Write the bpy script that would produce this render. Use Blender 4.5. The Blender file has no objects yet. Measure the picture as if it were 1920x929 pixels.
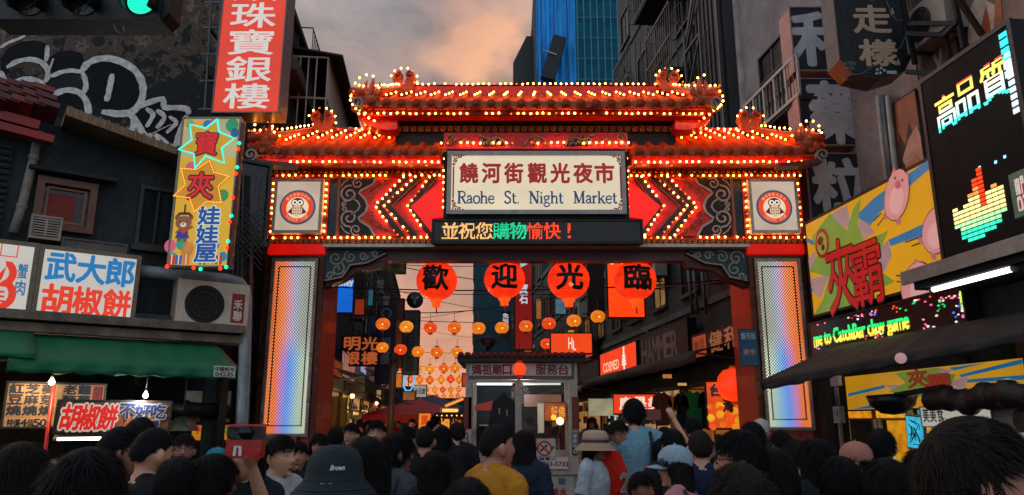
import bpy, bmesh, math, random
from math import sin, cos, pi, radians, atan2, sqrt, hypot
from mathutils import Vector, Matrix, Euler
from mathutils.bvhtree import BVHTree
random.seed(7)
S = bpy.context.scene
COL = S.collection

# ------------------------------------------------------------------ camera
FPX, CX, CY, PITCH, CAMH = 1387.0, 960.0, 464.5, radians(13.2), 1.65
cam = bpy.data.objects.new('camera', bpy.data.cameras.new('camera'))
COL.objects.link(cam)
cam.location = (0, 0, CAMH)
cam.rotation_euler = (radians(90) + PITCH, 0, 0)
cam.data.sensor_width = 36
cam.data.lens = FPX / 1920 * 36
cam.data.clip_start = 0.05
cam.data.clip_end = 2000
S.camera = cam

# ------------------------------------------------------------------ sky and sun (dusk under broken cloud)
SUN_EL, SUN_AZ = radians(28), radians(-55)
W = bpy.data.worlds.new('World'); S.world = W; W.use_nodes = True
nt = W.node_tree; N = nt.nodes; L = nt.links
N.clear()
def nn(t, tree=None, **k):
    n = (tree or nt).nodes.new(t)
    for a, b in k.items(): setattr(n, a, b)
    return n
def ramp(node, stops):
    e = node.color_ramp.elements
    while len(e) > 1: e.remove(e[-1])
    e[0].position, e[0].color = stops[0][0], (*stops[0][1], 1)
    for p, c in stops[1:]:
        x = e.new(p); x.color = (*c, 1)
sky = nn('ShaderNodeTexSky', sky_type='NISHITA', sun_disc=False)
sky.sun_elevation = SUN_EL; sky.sun_rotation = SUN_AZ
bg1 = nn('ShaderNodeBackground'); bg1.inputs[1].default_value = 0.005
L.new(sky.outputs[0], bg1.inputs[0])
tc = nn('ShaderNodeTexCoord'); sep = nn('ShaderNodeSeparateXYZ'); L.new(tc.outputs['Generated'], sep.inputs[0])
base = nn('ShaderNodeValToRGB'); L.new(sep.outputs['Z'], base.inputs[0])
ramp(base, [(0.0, (.62, .25, .13)), (0.06, (.66, .29, .165)), (0.16, (.60, .30, .20)), (0.30, (.385, .275, .235)),
            (0.45, (.34, .27, .25)), (0.62, (.33, .34, .38)), (1.0, (.30, .40, .52))])
mp = nn('ShaderNodeMapping'); mp.inputs['Scale'].default_value = (1.0, 1.0, 1.7); mp.inputs['Location'].default_value = (.35, 1.7, .2)
L.new(tc.outputs['Generated'], mp.inputs[0])
nz = nn('ShaderNodeTexNoise'); nz.inputs['Scale'].default_value = 5.5; nz.inputs['Detail'].default_value = 9; nz.inputs['Roughness'].default_value = .6; nz.inputs['Distortion'].default_value = .5
L.new(mp.outputs[0], nz.inputs['Vector'])
cr = nn('ShaderNodeValToRGB'); L.new(nz.outputs['Fac'], cr.inputs[0])
ramp(cr, [(.30, (.52, .55, .60)), (.42, (.76, .78, .82)), (.52, (.94, .95, .96)), (.60, (1.12, 1.10, 1.08)), (.68, (1.4, 1.28, 1.2))])
# unseen half of the sky: cool grey-blue, brightened as fill for front faces
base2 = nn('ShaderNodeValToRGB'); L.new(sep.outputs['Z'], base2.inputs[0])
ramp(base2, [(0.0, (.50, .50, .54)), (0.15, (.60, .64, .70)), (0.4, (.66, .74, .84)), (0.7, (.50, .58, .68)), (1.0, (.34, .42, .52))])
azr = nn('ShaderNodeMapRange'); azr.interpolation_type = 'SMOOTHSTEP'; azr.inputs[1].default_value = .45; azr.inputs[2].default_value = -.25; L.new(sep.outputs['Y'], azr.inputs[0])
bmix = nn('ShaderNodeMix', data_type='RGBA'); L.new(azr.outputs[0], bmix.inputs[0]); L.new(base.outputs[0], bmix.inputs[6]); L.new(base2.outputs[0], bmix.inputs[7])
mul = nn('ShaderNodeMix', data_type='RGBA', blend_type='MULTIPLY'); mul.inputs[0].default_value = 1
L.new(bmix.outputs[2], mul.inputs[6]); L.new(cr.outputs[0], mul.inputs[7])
# clouds catching the last light around the sunset azimuth
nz2 = nn('ShaderNodeTexNoise'); nz2.inputs['Scale'].default_value = 6; nz2.inputs['Detail'].default_value = 6
L.new(mp.outputs[0], nz2.inputs['Vector'])
dt = nn('ShaderNodeVectorMath', operation='DOT_PRODUCT'); nrm = nn('ShaderNodeVectorMath', operation='NORMALIZE'); nrm.inputs[0].default_value = (0.035, 1, .46)
L.new(tc.outputs['Generated'], dt.inputs[0]); L.new(nrm.outputs[0], dt.inputs[1])
mr = nn('ShaderNodeMapRange'); mr.inputs[1].default_value = .978; mr.inputs[2].default_value = 1.0; L.new(dt.outputs['Value'], mr.inputs[0])
mr2 = nn('ShaderNodeMapRange'); mr2.inputs[1].default_value = .50; mr2.inputs[2].default_value = .66; L.new(nz2.outputs['Fac'], mr2.inputs[0])
mm = nn('ShaderNodeMath', operation='MULTIPLY'); L.new(mr.outputs[0], mm.inputs[0]); L.new(mr2.outputs[0], mm.inputs[1])
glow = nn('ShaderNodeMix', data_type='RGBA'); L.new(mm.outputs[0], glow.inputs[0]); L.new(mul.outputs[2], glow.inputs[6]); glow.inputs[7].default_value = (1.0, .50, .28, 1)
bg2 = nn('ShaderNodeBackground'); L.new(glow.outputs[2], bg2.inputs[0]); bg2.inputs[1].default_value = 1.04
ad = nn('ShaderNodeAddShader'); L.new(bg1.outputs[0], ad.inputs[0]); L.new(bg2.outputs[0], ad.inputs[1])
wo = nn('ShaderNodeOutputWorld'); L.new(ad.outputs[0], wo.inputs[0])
sl = bpy.data.lights.new('sun', 'SUN'); sl.energy = .6; sl.angle = radians(30); sl.color = (1, .82, .74)
so = bpy.data.objects.new('sun', sl); COL.objects.link(so)
so.rotation_euler = (radians(90) - SUN_EL, 0, radians(180) - SUN_AZ)   # light comes from the lit clouds beyond the left roofs
S.view_settings.view_transform = 'Standard'; S.view_settings.look = 'None'
S.view_settings.exposure = 0; S.view_settings.gamma = 1
S.cycles.max_bounces = 5; S.cycles.diffuse_bounces = 2; S.cycles.glossy_bounces = 3
S.cycles.transmission_bounces = 4; S.cycles.transparent_max_bounces = 12
S.cycles.sample_clamp_indirect = 3; S.cycles.use_denoising = True
S.cycles.caustics_reflective = False; S.cycles.caustics_refractive = False

# ------------------------------------------------------------------ photogrammetry: pixel -> point on a vertical plane
def ray(px, py):
    a = (px - CX) / FPX; b = (CY - py) / FPX
    return Vector((a, cos(PITCH) - b * sin(PITCH), sin(PITCH) + b * cos(PITCH)))
def at(px, py, Y):
    d = ray(px, py); t = Y / d.y
    return Vector((d.x * t, Y, CAMH + d.z * t))
class Frame:                                   # a vertical plane: x runs along it, y goes into it, z is up
    def __init__(s, x, y, deg): s.o = Vector((x, y, 0)); s.a = radians(deg); s.u = Vector((cos(s.a), sin(s.a), 0)); s.n = Vector((-sin(s.a), cos(s.a), 0))
    def hit(s, px, py, off=0):
        d = ray(px, py); c = Vector((0, 0, CAMH)); o = s.o + s.n * off
        t = (o - c).dot(s.n) / d.dot(s.n); p = c + d * t
        return ((p - o).dot(s.u), p.z)
    def rect(s, tl, br, off=0, tr=None, bl=None):
        q = [s.hit(*p, off) for p in (tl, br, tr, bl) if p]
        if len(q) == 2: return q[0][0], q[1][0], q[1][1], q[0][1]
        a, b, c, d = q
        return (a[0] + d[0]) / 2, (b[0] + c[0]) / 2, (b[1] + d[1]) / 2, (a[1] + c[1]) / 2
    def w(s, u, z=0, off=0): p = s.o + s.u * u + s.n * off; return Vector((p.x, p.y, z))

# ------------------------------------------------------------------ materials
def lin(h):
    h = h.lstrip('#'); r = []
    for i in (0, 2, 4):
        c = int(h[i:i+2], 16) / 255
        r.append(c / 12.92 if c <= .04045 else ((c + .055) / 1.055) ** 2.4)
    return tuple(r)
MATS = {}
def M(h, rough=.7, metal=0, dirt=.45, sc=3.0, bump=.25, stretch=(1, 1, 1), dark='0a0b0c', coat=0, alpha=None, trans=0):
    """painted / cast / woven surface of base colour h with procedural grime and relief"""
    key = (h, rough, metal, dirt, sc, bump, stretch, dark, coat, alpha, trans)
    if key in MATS: return MATS[key]
    m = bpy.data.materials.new('surface_' + h); m.use_nodes = True; t = m.node_tree
    b = t.nodes['Principled BSDF']; c = lin(h)
    b.inputs['Roughness'].default_value = rough; b.inputs['Metallic'].default_value = metal
    if rough >= .75: b.inputs['Specular IOR Level'].default_value = .25
    if coat: b.inputs['Coat Weight'].default_value = coat
    if trans: b.inputs['Transmission Weight'].default_value = trans
    if alpha is not None: b.inputs['Alpha'].default_value = alpha
    if dirt <= 0:
        b.inputs['Base Color'].default_value = (*c, 1)
    else:
        tx = nn('ShaderNodeTexCoord', t); mpn = nn('ShaderNodeMapping', t); mpn.inputs['Scale'].default_value = stretch
        t.links.new(tx.outputs['Object'], mpn.inputs[0])
        n1 = nn('ShaderNodeTexNoise', t); n1.inputs['Scale'].default_value = sc; n1.inputs['Detail'].default_value = 7; n1.inputs['Roughness'].default_value = .65
        n2 = nn('ShaderNodeTexNoise', t); n2.inputs['Scale'].default_value = sc * 9; n2.inputs['Detail'].default_value = 4
        t.links.new(mpn.outputs[0], n1.inputs[0]); t.links.new(mpn.outputs[0], n2.inputs[0])
        r1 = nn('ShaderNodeMapRange', t); r1.inputs[1].default_value = .38; r1.inputs[2].default_value = .68; r1.inputs[3].default_value = dirt; r1.inputs[4].default_value = 0
        t.links.new(n1.outputs['Fac'], r1.inputs[0])
        mx = nn('ShaderNodeMix', t, data_type='RGBA'); t.links.new(r1.outputs[0], mx.inputs[0])
        mx.inputs[6].default_value = (*c, 1); mx.inputs[7].default_value = (*lin(dark), 1)
        mx2 = nn('ShaderNodeMix', t, data_type='RGBA', blend_type='MULTIPLY'); mx2.inputs[0].default_value = min(.6, dirt)
        r2 = nn('ShaderNodeMapRange', t); r2.inputs[1].default_value = .3; r2.inputs[2].default_value = .7; r2.inputs[3].default_value = .6; r2.inputs[4].default_value = 1.25
        t.links.new(n2.outputs['Fac'], r2.inputs[0])
        t.links.new(mx.outputs[2], mx2.inputs[6]); t.links.new(r2.outputs[0], mx2.inputs[7])
        t.links.new(mx2.outputs[2], b.inputs['Base Color'])
        if bump:
            bp = nn('ShaderNodeBump', t); bp.inputs['Strength'].default_value = bump; bp.inputs['Distance'].default_value = .02
            t.links.new(n2.outputs['Fac'], bp.inputs['Height']); t.links.new(bp.outputs[0], b.inputs['Normal'])
            r3 = nn('ShaderNodeMapRange', t); r3.inputs[3].default_value = max(0.05, rough - .15); r3.inputs[4].default_value = min(1, rough + .15)
            t.links.new(n1.outputs['Fac'], r3.inputs[0]); t.links.new(r3.outputs[0], b.inputs['Roughness'])
    MATS[key] = m
    return m
def E(h, s=1.0, var=.12, sc=2.0, rough=.4):
    """something lit: lamp, lit sign face, screen pixel"""
    key = ('E', h, s, var, sc)
    if key in MATS: return MATS[key]
    m = bpy.data.materials.new('lit_' + h); m.use_nodes = True; t = m.node_tree
    b = t.nodes['Principled BSDF']; c = lin(h)
    b.inputs['Base Color'].default_value = (c[0] * .3, c[1] * .3, c[2] * .3, 1); b.inputs['Roughness'].default_value = rough
    b.inputs['Emission Color'].default_value = (*c, 1); b.inputs['Emission Strength'].default_value = s
    if var:
        tx = nn('ShaderNodeTexCoord', t); n1 = nn('ShaderNodeTexNoise', t); n1.inputs['Scale'].default_value = sc; n1.inputs['Detail'].default_value = 3
        t.links.new(tx.outputs['Object'], n1.inputs[0])
        r = nn('ShaderNodeMapRange', t); r.inputs[1].default_value = .3; r.inputs[2].default_value = .7; r.inputs[3].default_value = s * (1 - var); r.inputs[4].default_value = s * (1 + var)
        t.links.new(n1.outputs['Fac'], r.inputs[0]); t.links.new(r.outputs[0], b.inputs['Emission Strength'])
    MATS[key] = m
    return m

# ------------------------------------------------------------------ mesh builder
class MB:
    def __init__(s): s.v = []; s.f = []; s.m = []; s.mi = 0; s.sm = False; s.smf = []
    def add(s, vs, fs):
        o = len(s.v); s.v += [tuple(p) for p in vs]; s.f += [[i + o for i in q] for q in fs]; s.m += [s.mi] * len(fs); s.smf += [s.sm] * len(fs); return s
    def box(s, x0, x1, y0, y1, z0, z1):
        return s.add([(x0,y0,z0),(x1,y0,z0),(x1,y1,z0),(x0,y1,z0),(x0,y0,z1),(x1,y0,z1),(x1,y1,z1),(x0,y1,z1)],
                     [(0,3,2,1),(4,5,6,7),(0,1,5,4),(1,2,6,5),(2,3,7,6),(3,0,4,7)])
    def obox(s, c, d, e=(0, 0, 0)):
        R = Euler(e).to_matrix(); c = Vector(c); h = [k / 2 for k in d]
        vs = [c + R @ Vector((sx * h[0], sy * h[1], sz * h[2])) for sz in (-1, 1) for sx, sy in ((-1,-1),(1,-1),(1,1),(-1,1))]
        return s.add(vs, [(0,3,2,1),(4,5,6,7),(0,1,5,4),(1,2,6,5),(2,3,7,6),(3,0,4,7)])
    def beam(s, a, b, w, h=None):
        """square bar between two points"""
        a, b = Vector(a), Vector(b); h = h or w; d = (b - a).normalized()
        up = Vector((0, 0, 1)) if abs(d.z) < .95 else Vector((0, 1, 0))
        x = d.cross(up).normalized() * w / 2; y = x.cross(d).normalized() * h / 2
        vs = [p + i * x + j * y for p in (a, b) for i, j in ((-1,-1),(1,-1),(1,1),(-1,1))]
        return s.add(vs, [(0,1,2,3),(7,6,5,4),(0,4,5,1),(1,5,6,2),(2,6,7,3),(3,7,4,0)])
    def tube(s, pts, r, n=6, cap=True):
        pts = [Vector(p) for p in pts]; K = len(pts); rs = r if isinstance(r, (list, tuple)) else [r] * K
        vs = []; up0 = None
        for i, p in enumerate(pts):
            d = (pts[min(i+1, K-1)] - pts[max(i-1, 0)])
            d = d.normalized() if d.length > 1e-9 else Vector((0, 0, 1))
            up = up0 if up0 is not None else (Vector((0, 0, 1)) if abs(d.z) < .9 else Vector((0, 1, 0)))
            x = d.cross(up)
            if x.length < 1e-6: x = d.cross(Vector((1, 0, 0)))
            x.normalize(); y = x.cross(d); up0 = y
            vs += [p + (x * cos(2*pi*k/n) + y * sin(2*pi*k/n)) * rs[i] for k in range(n)]
        fs = [(i*n+k, i*n+(k+1) % n, (i+1)*n+(k+1) % n, (i+1)*n+k) for i in range(K-1) for k in range(n)]
        if cap: fs += [tuple(range(n))[::-1], tuple((K-1)*n+k for k in range(n))]
        t = s.sm; s.sm = True; s.add(vs, fs); s.sm = t; return s
    def cyl(s, c, r, h, n=12, axis='z'):
        c = Vector(c); d = Vector({'x': (1,0,0), 'y': (0,1,0), 'z': (0,0,1)}[axis]) * h / 2
        return s.tube([c - d, c + d], r, n)
    def lathe(s, prof, n=16, c=(0, 0, 0), sx=1, sy=1):
        """profile of (r, z) turned round the vertical"""
        c = Vector(c); vs = [c + Vector((r * cos(2*pi*k/n) * sx, r * sin(2*pi*k/n) * sy, z)) for r, z in prof for k in range(n)]
        K = len(prof); fs = [(i*n+k, i*n+(k+1) % n, (i+1)*n+(k+1) % n, (i+1)*n+k) for i in range(K-1) for k in range(n)]
        t = s.sm; s.sm = True; s.add(vs, fs); s.sm = t; return s
    def sph(s, c, r, n=10, k=7, sc=(1, 1, 1)):
        c = Vector(c); vs = [c + Vector((0, 0, r * sc[2]))]
        for i in range(1, k):
            a = pi * i / k
            vs += [c + Vector((r*sin(a)*cos(2*pi*j/n)*sc[0], r*sin(a)*sin(2*pi*j/n)*sc[1], r*cos(a)*sc[2])) for j in range(n)]
        vs.append(c - Vector((0, 0, r * sc[2]))); e = len(vs) - 1
        fs = [(0, 1+j, 1+(j+1) % n) for j in range(n)]
        for i in range(k-2): fs += [(1+i*n+j, 1+(i+1)*n+j, 1+(i+1)*n+(j+1) % n, 1+i*n+(j+1) % n) for j in range(n)]
        fs += [(e, 1+(k-2)*n+(j+1) % n, 1+(k-2)*n+j) for j in range(n)]
        t = s.sm; s.sm = True; s.add(vs, fs); s.sm = t; return s
    def prism(s, poly, y0, y1):
        """outline of (x, z) given depth along y"""
        n = len(poly); vs = [(x, y0, z) for x, z in poly] + [(x, y1, z) for x, z in poly]
        return s.add(vs, [tuple(range(n))[::-1], tuple(range(n, 2*n))] + [(i, (i+1) % n, n+(i+1) % n, n+i) for i in range(n)])
    def disc(s, cx, cz, r, y0, y1, n=24, r2=None): return s.prism([(cx + r*cos(2*pi*k/n), cz + (r2 or r)*sin(2*pi*k/n)) for k in range(n)], y0, y1)
    def frame(s, x0, x1, z0, z1, w, y0, y1):
        s.box(x0, x1, y0, y1, z1-w, z1); s.box(x0, x1, y0, y1, z0, z0+w)
        s.box(x0, x0+w, y0, y1, z0+w, z1-w); return s.box(x1-w, x1, y0, y1, z0+w, z1-w)
    def ribbon(s, pts, w, y0, y1):
        """flat stroke in the xz plane with width w"""
        K = len(pts); q = [Vector((p[0], p[1])) for p in pts]; ws = w if isinstance(w, (list, tuple)) else [w] * K; a = []; b = []
        for i, p in enumerate(q):
            d = q[min(i+1, K-1)] - q[max(i-1, 0)]
            d = d.normalized() if d.length > 1e-9 else Vector((1, 0)); nrm = Vector((-d.y, d.x)) * ws[i] / 2
            a.append(p + nrm); b.append(p - nrm)
        vs = [(p.x, y, p.y) for y in (y0, y1) for p in a + b]; t = 2 * K
        fs = []
        for i in range(K-1):
            fs += [(i, i+1, K+i+1, K+i), (t+i+1, t+i, t+K+i, t+K+i+1), (i, t+i, t+i+1, i+1), (K+i, K+i+1, t+K+i+1, t+K+i)]
        fs += [(0, K, t+K, t), (K-1, t+K-1, t+2*K-1, 2*K-1)]
        return s.add(vs, fs)
    def mesh(s, name, mats):
        me = bpy.data.meshes.new(name); me.from_pydata(s.v, [], s.f)
        for m in (mats if isinstance(mats, (list, tuple)) else [mats]): me.materials.append(m)
        me.polygons.foreach_set('material_index', s.m); me.polygons.foreach_set('use_smooth', s.smf); me.update()
        return me
def link(name, me, parent=None, loc=None, rot=None):
    o = bpy.data.objects.new(name, me); COL.objects.link(o)
    if parent: o.parent = parent
    if loc is not None: o.location = loc
    if rot is not None: o.rotation_euler = rot
    return o
def P(parent, name, mb, mats, label=None, kind=None):
    o = link(name, mb.mesh(name, mats), parent)
    if label: o['label'] = label
    if kind: o['kind'] = kind
    return o
def T(name, label, cat, loc=(0, 0, 0), rz=0, group=None):
    o = link(name, None, None, loc, (0, 0, rz)); o['label'] = label; o['category'] = cat
    if group: o['group'] = group
    o.empty_display_size = .1
    return o
def tag(o, label, cat, group=None):
    o['label'] = label; o['category'] = cat
    if group: o['group'] = group
    return o
def struct(name, mb, mats): o = P(None, name, mb, mats); o['kind'] = 'structure'; return o
def TF(name, label, cat, fr, u=0, z=0, off=0, group=None): return T(name, label, cat, fr.w(u, z, off), fr.a, group)
def copy_tree(o, parent=None):
    c = o.copy(); COL.objects.link(c)
    if parent: c.parent = parent
    for ch in list(o.children): copy_tree(ch, c)
    return c

# ------------------------------------------------------------------ lettering
GLY = {}
def glyph(ch):
    if ch not in GLY:
        cu = bpy.data.curves.new('t', 'FONT'); cu.body = ch; cu.size = 1; cu.resolution_u = 3
        ob = bpy.data.objects.new('t', cu); me = bpy.data.meshes.new_from_object(ob)
        v = [(p.co.x, p.co.y) for p in me.vertices]; f = [tuple(p.vertices) for p in me.polygons]
        if me.polygons and me.polygons[0].normal.z > 0: f = [q for q in f]
        bpy.data.objects.remove(ob); bpy.data.curves.remove(cu); bpy.data.meshes.remove(me)
        if not v: v = [(0, 0), (.5, 1)]; f = []
        xs = [p[0] for p in v]; ys = [p[1] for p in v]
        if len(ch) == 1 and ord(ch) > 0x2e80:
            cx, cy = (min(xs)+max(xs))/2, (min(ys)+max(ys))/2; hw = max(max(xs)-min(xs), .8)/2; hh = max(max(ys)-min(ys), .82)/2
            bb = (cx-hw, cx+hw, cy-hh, cy+hh)
        else: bb = (min(xs), max(xs), min(ys), max(ys))
        GLY[ch] = (v, f, bb)
    return GLY[ch]
def put(mb, ch, x0, x1, z0, z1, y0, y1, bold=0, shear=0):
    """one character or string as a printed layer between y0 (front) and y1; bold strokes are swept round a small circle"""
    v, f, (a, b, c, d) = glyph(ch)
    sx = (x1-x0)/max(b-a, 1e-6); sz = (z1-z0)/max(d-c, 1e-6)
    k = 0 if bold < .004 else (6 if bold < .03 else (8 if bold < .06 else 14))
    offs = [(0, 0)] + [(cos(2*pi*i/k)*bold, sin(2*pi*i/k)*bold) for i in range(k)]
    for i, (ox, oz) in enumerate(offs):
        y = y0 + (y1-y0) * i / (len(offs)+1)
        mb.add([(x0+(p[0]+ox-a)*sx + shear*(p[1]-c)*sz, y, z0+(p[1]+oz-c)*sz) for p in v], f)
    return mb
def text(mb, s, x0, x1, z0, z1, y=-.01, d=.008, bold=.02, gap=.12, vert=False, shear=0, word=False):
    """word: stretch the whole string into the box; otherwise one cell per character"""
    if word: return put(mb, s, x0, x1, z0, z1, y-d, y, bold, shear)
    n = len(s)
    for i, ch in enumerate(s):
        if ch == ' ': continue
        if vert:
            h = (z1-z0)/n; put(mb, ch, x0, x1, z1-(i+1)*h+h*gap/2, z1-i*h-h*gap/2, y-d, y, bold, shear)
        else:
            w = (x1-x0)/n; put(mb, ch, x0+i*w+w*gap/2, x0+(i+1)*w-w*gap/2, z0, z1, y-d, y, bold, shear)
    return mb
def raster(s, cols, rows, word=False, bold=.02, gap=.12, seg=None):
    """which cells of a cols x rows lamp matrix a line of writing lights"""
    mb = MB(); text(mb, s, 0, cols, 0, rows, 0, .1, bold, gap, word=word)
    tr = BVHTree.FromPolygons([Vector(p) for p in mb.v], mb.f)
    return [(i, j) for i in range(cols) for j in range(rows) if tr.ray_cast(Vector((i+.5, -5, j+.5)), Vector((0, 1, 0)))[0] is not None]

# ================================================================== ground
mb = MB(); mb.box(-150, 150, -30, 400, -.3, 0); struct('ground', mb, M('3a3836', .85, dirt=.5, sc=1.5))
mb = MB(); mb.add([(-6, -20, .004), (6, -20, .004), (4.6, 12, .004), (-7.5, 130, .004), (-15, 130, .004), (-4, 12, .004)], [(0, 1, 2, 3, 4, 5)])
struct('street', mb, M('2a2a2c', .6, dirt=.5, sc=2.5, bump=.5))

# ================================================================== GATE
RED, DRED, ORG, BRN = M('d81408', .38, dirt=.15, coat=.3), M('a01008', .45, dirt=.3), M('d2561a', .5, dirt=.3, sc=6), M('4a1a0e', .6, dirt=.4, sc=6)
TILE, TILEEND, GOLD = M('f4520e', .78, dirt=.25, sc=5), M('b04a24', .78, dirt=.35, sc=8), M('f08a28', .4, dirt=.15, sc=6)
NAVY, BLK, CHROME, PALE = M('0c1220', .5, dirt=.3), M('06070a', .6, dirt=.2), M('a89488', .3, .5, dirt=.45, sc=7), M('d8cac0', .5, dirt=.35, sc=8)
REDLIT = E('f0160a', .9, .2, 1.3)
GX = at(1005, 462, 12).x
gate = T('night_market_gate', 'red and orange roofed street gate outlined in glowing bulbs across the road', 'gate', (GX, 12, 0))
def g(px, py, Y=12): p = at(px, py, Y); return p.x - GX, p.z
def gz(py, Y=12): return at(1005, py, Y).z
def gx(px, py=400, Y=12): return abs(g(px, py, Y)[0])
BULBS = []
def bulbline(pts, step=.124, y=-.05, skip=.06, d3=False):
    step *= .80
    """bulbs at even spacing along a polyline given in gate metres"""
    q = [Vector(p) if len(p) == 3 else Vector((p[0], y, p[1])) for p in pts]
    acc = 0
    for a, b in zip(q, q[1:]):
        l = (b - a).length; t = acc
        while t <= l:
            if random.random() > skip * .8: BULBS.append((a + (b - a) * (t / max(l, 1e-6)) + Vector((random.uniform(-.006, .006), 0, random.uniform(-.008, .008))), random.random() < .2))
            t += step
        acc = t - l
XI, XO = gx(609, 480), gx(503, 480)
Z_SOF, Z_TRIM, Z_BAND0, Z_BAND1 = gz(487), gz(464), gz(458), gz(322)
def spiral(cx, cz, r0, r1, turns, a0, n=12):
    return [(cx + (r0+(r1-r0)*i/n)*cos(a0+turns*2*pi*i/n), cz + (r0+(r1-r0)*i/n)*sin(a0+turns*2*pi*i/n)) for i in range(n+1)]
def scrollband(name, x0, x1, zc, h, y):
    bk = MB().box(x0, x1, y, y+.06, zc-h/2, zc+h/2); P(gate, name, bk, BRN)
    m = MB(); n = max(1, int((x1-x0)/(h*1.15))); st = (x1-x0)/n
    for i in range(n):
        cx = x0+(i+.5)*st; s = 1 if i % 2 else 1
        m.ribbon(spiral(cx, zc-.02*h, h*.42, h*.08, 1.15*s, pi*.9, 11), h*.15, y-.022, y)
        m.ribbon([(cx-st*.5, zc+h*.36), (cx-st*.2, zc+h*.42), (cx+st*.35, zc+h*.32)], h*.12, y-.02, y)
    P(gate, 'scroll_relief', m, GOLD, kind='stuff')
# pillars with lit rainbow screens
def rainbow(flip):
    m = bpy.data.materials.new('lit_perforated_screen'); m.use_nodes = True; t = m.node_tree; b = t.nodes['Principled BSDF']
    tx = nn('ShaderNodeTexCoord', t); sp = nn('ShaderNodeSeparateXYZ', t); t.links.new(tx.outputs['Generated'], sp.inputs[0])
    def math_(op, a, b_=None, c=None):
        n = nn('ShaderNodeMath', t, operation=op)
        for i, v in enumerate((a, b_, c)):
            if v is None: continue
            if isinstance(v, (int, float)): n.inputs[i].default_value = v
            else: t.links.new(v, n.inputs[i])
        return n.outputs[0]
    x = sp.outputs['X']; z = sp.outputs['Z']
    if flip: x = math_('SUBTRACT', 1, x)
    nzt = nn('ShaderNodeTexNoise', t); nzt.inputs['Scale'].default_value = 2.2; t.links.new(tx.outputs['Generated'], nzt.inputs[0])
    xx = math_('ADD', x, math_('MULTIPLY', math_('SUBTRACT', nzt.outputs['Fac'], .5), .16))
    r1 = nn('ShaderNodeValToRGB', t); t.links.new(xx, r1.inputs[0])
    ramp(r1, [(0, lin('e8743c')), (.12, lin('ff8034')), (.30, lin('ff925c')), (.42, lin('e4a4b4')), (.54, lin('b8b8d8')), (.70, lin('aeb4ac')), (1, lin('a8a890'))])
    r2 = nn('ShaderNodeValToRGB', t); t.links.new(xx, r2.inputs[0])
    ramp(r2, [(0, lin('ff8a50')), (.2, lin('ff8038')), (.36, lin('c890d8')), (.5, lin('6aa4ff')), (.66, lin('94c4ec')), (.82, lin('c4dcc4')), (1, lin('dcdcc8'))])
    mx = nn('ShaderNodeMix', t, data_type='RGBA'); zr = nn('ShaderNodeMapRange', t); zr.inputs[1].default_value = .56; zr.inputs[2].default_value = .40; t.links.new(z, zr.inputs[0])
    t.links.new(zr.outputs[0], mx.inputs[0]); t.links.new(r1.outputs[0], mx.inputs[6]); t.links.new(r2.outputs[0], mx.inputs[7])
    # perforations: staggered round holes
    FX, FZ = 15.0, 15.0 * 3.52
    u = math_('MULTIPLY', sp.outputs['X'], FX); v = math_('MULTIPLY', z, FZ)
    def lobe(du):
        a = math_('SUBTRACT', math_('FRACT', math_('ADD', u, du)), .5); c = math_('SUBTRACT', math_('FRACT', math_('ADD', v, du)), .5)
        return math_('ADD', math_('MULTIPLY', a, a), math_('MULTIPLY', c, c))
    dmin = math_('MINIMUM', lobe(0), lobe(.5))
    hr = nn('ShaderNodeMapRange', t); hr.inputs[1].default_value = .045; hr.inputs[2].default_value = .10; hr.inputs[3].default_value = 1.45; hr.inputs[4].default_value = .12
    t.links.new(dmin, hr.inputs[0])
    b.inputs['Base Color'].default_value = (.05, .04, .04, 1)
    t.links.new(mx.outputs[2], b.inputs['Emission Color']); t.links.new(hr.outputs[0], b.inputs['Emission Strength'])
    return m
for s in (-1, 1):
    xi, xo = s*XI, s*XO; a, b = min(xi, xo), max(xi, xo)
    P(gate, 'pillar', MB().box(a+.02, b-.02, .05, 1.15, 0, gz(458)), M('c01c0c', .4, dirt=.25, coat=.2))
    fr = MB()
    for x in (a, b-.07): fr.box(x, x+.07, -.02, .07, 0, gz(480))
    fr.box(a+.07, b-.07, -.02, .06, gz(485), gz(479)); P(gate, 'pillar_trim', fr, M('6b3a2c', .3, .6, dirt=.5, sc=8))
    pz0, pz1 = (gz(812) if s < 0 else gz(800)), gz(486)
    P(gate, 'screen_frame', MB().frame(a+.09, b-.09, pz0-.06, pz1, .05, -.06, .04), CHROME)
    sc = P(gate, 'rainbow_screen', MB().box(a+.14, b-.14, -.03, .03, pz0-.01, pz1-.05), rainbow(s > 0), label='perforated light screen glowing orange, blue and pale green')
    li = MB(); li.frame(a+.20, b-.20, pz0+.10, pz1-.13, .018, -.045, -.032); P(gate, 'screen_border_line', li, M('0f4a34' if s < 0 else '3a2a20', .5, dirt=.3))
    P(gate, 'pillar_plinth', MB().box(a-.03, b+.03, -.08, 1.2, 0, .75), M('55504c', .6, dirt=.5))
    P(gate, 'pillar_head', MB().box(a, b, -.05, 1.15, gz(477), gz(459)), E('d80c06', .7, .15, 2))
    P(gate, 'notice_sheet', MB().box(a+.2, b-.25, -.085, -.081, .85, 1.42), M('8a6a60', .7, dirt=.2)) if s < 0 else None
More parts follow.
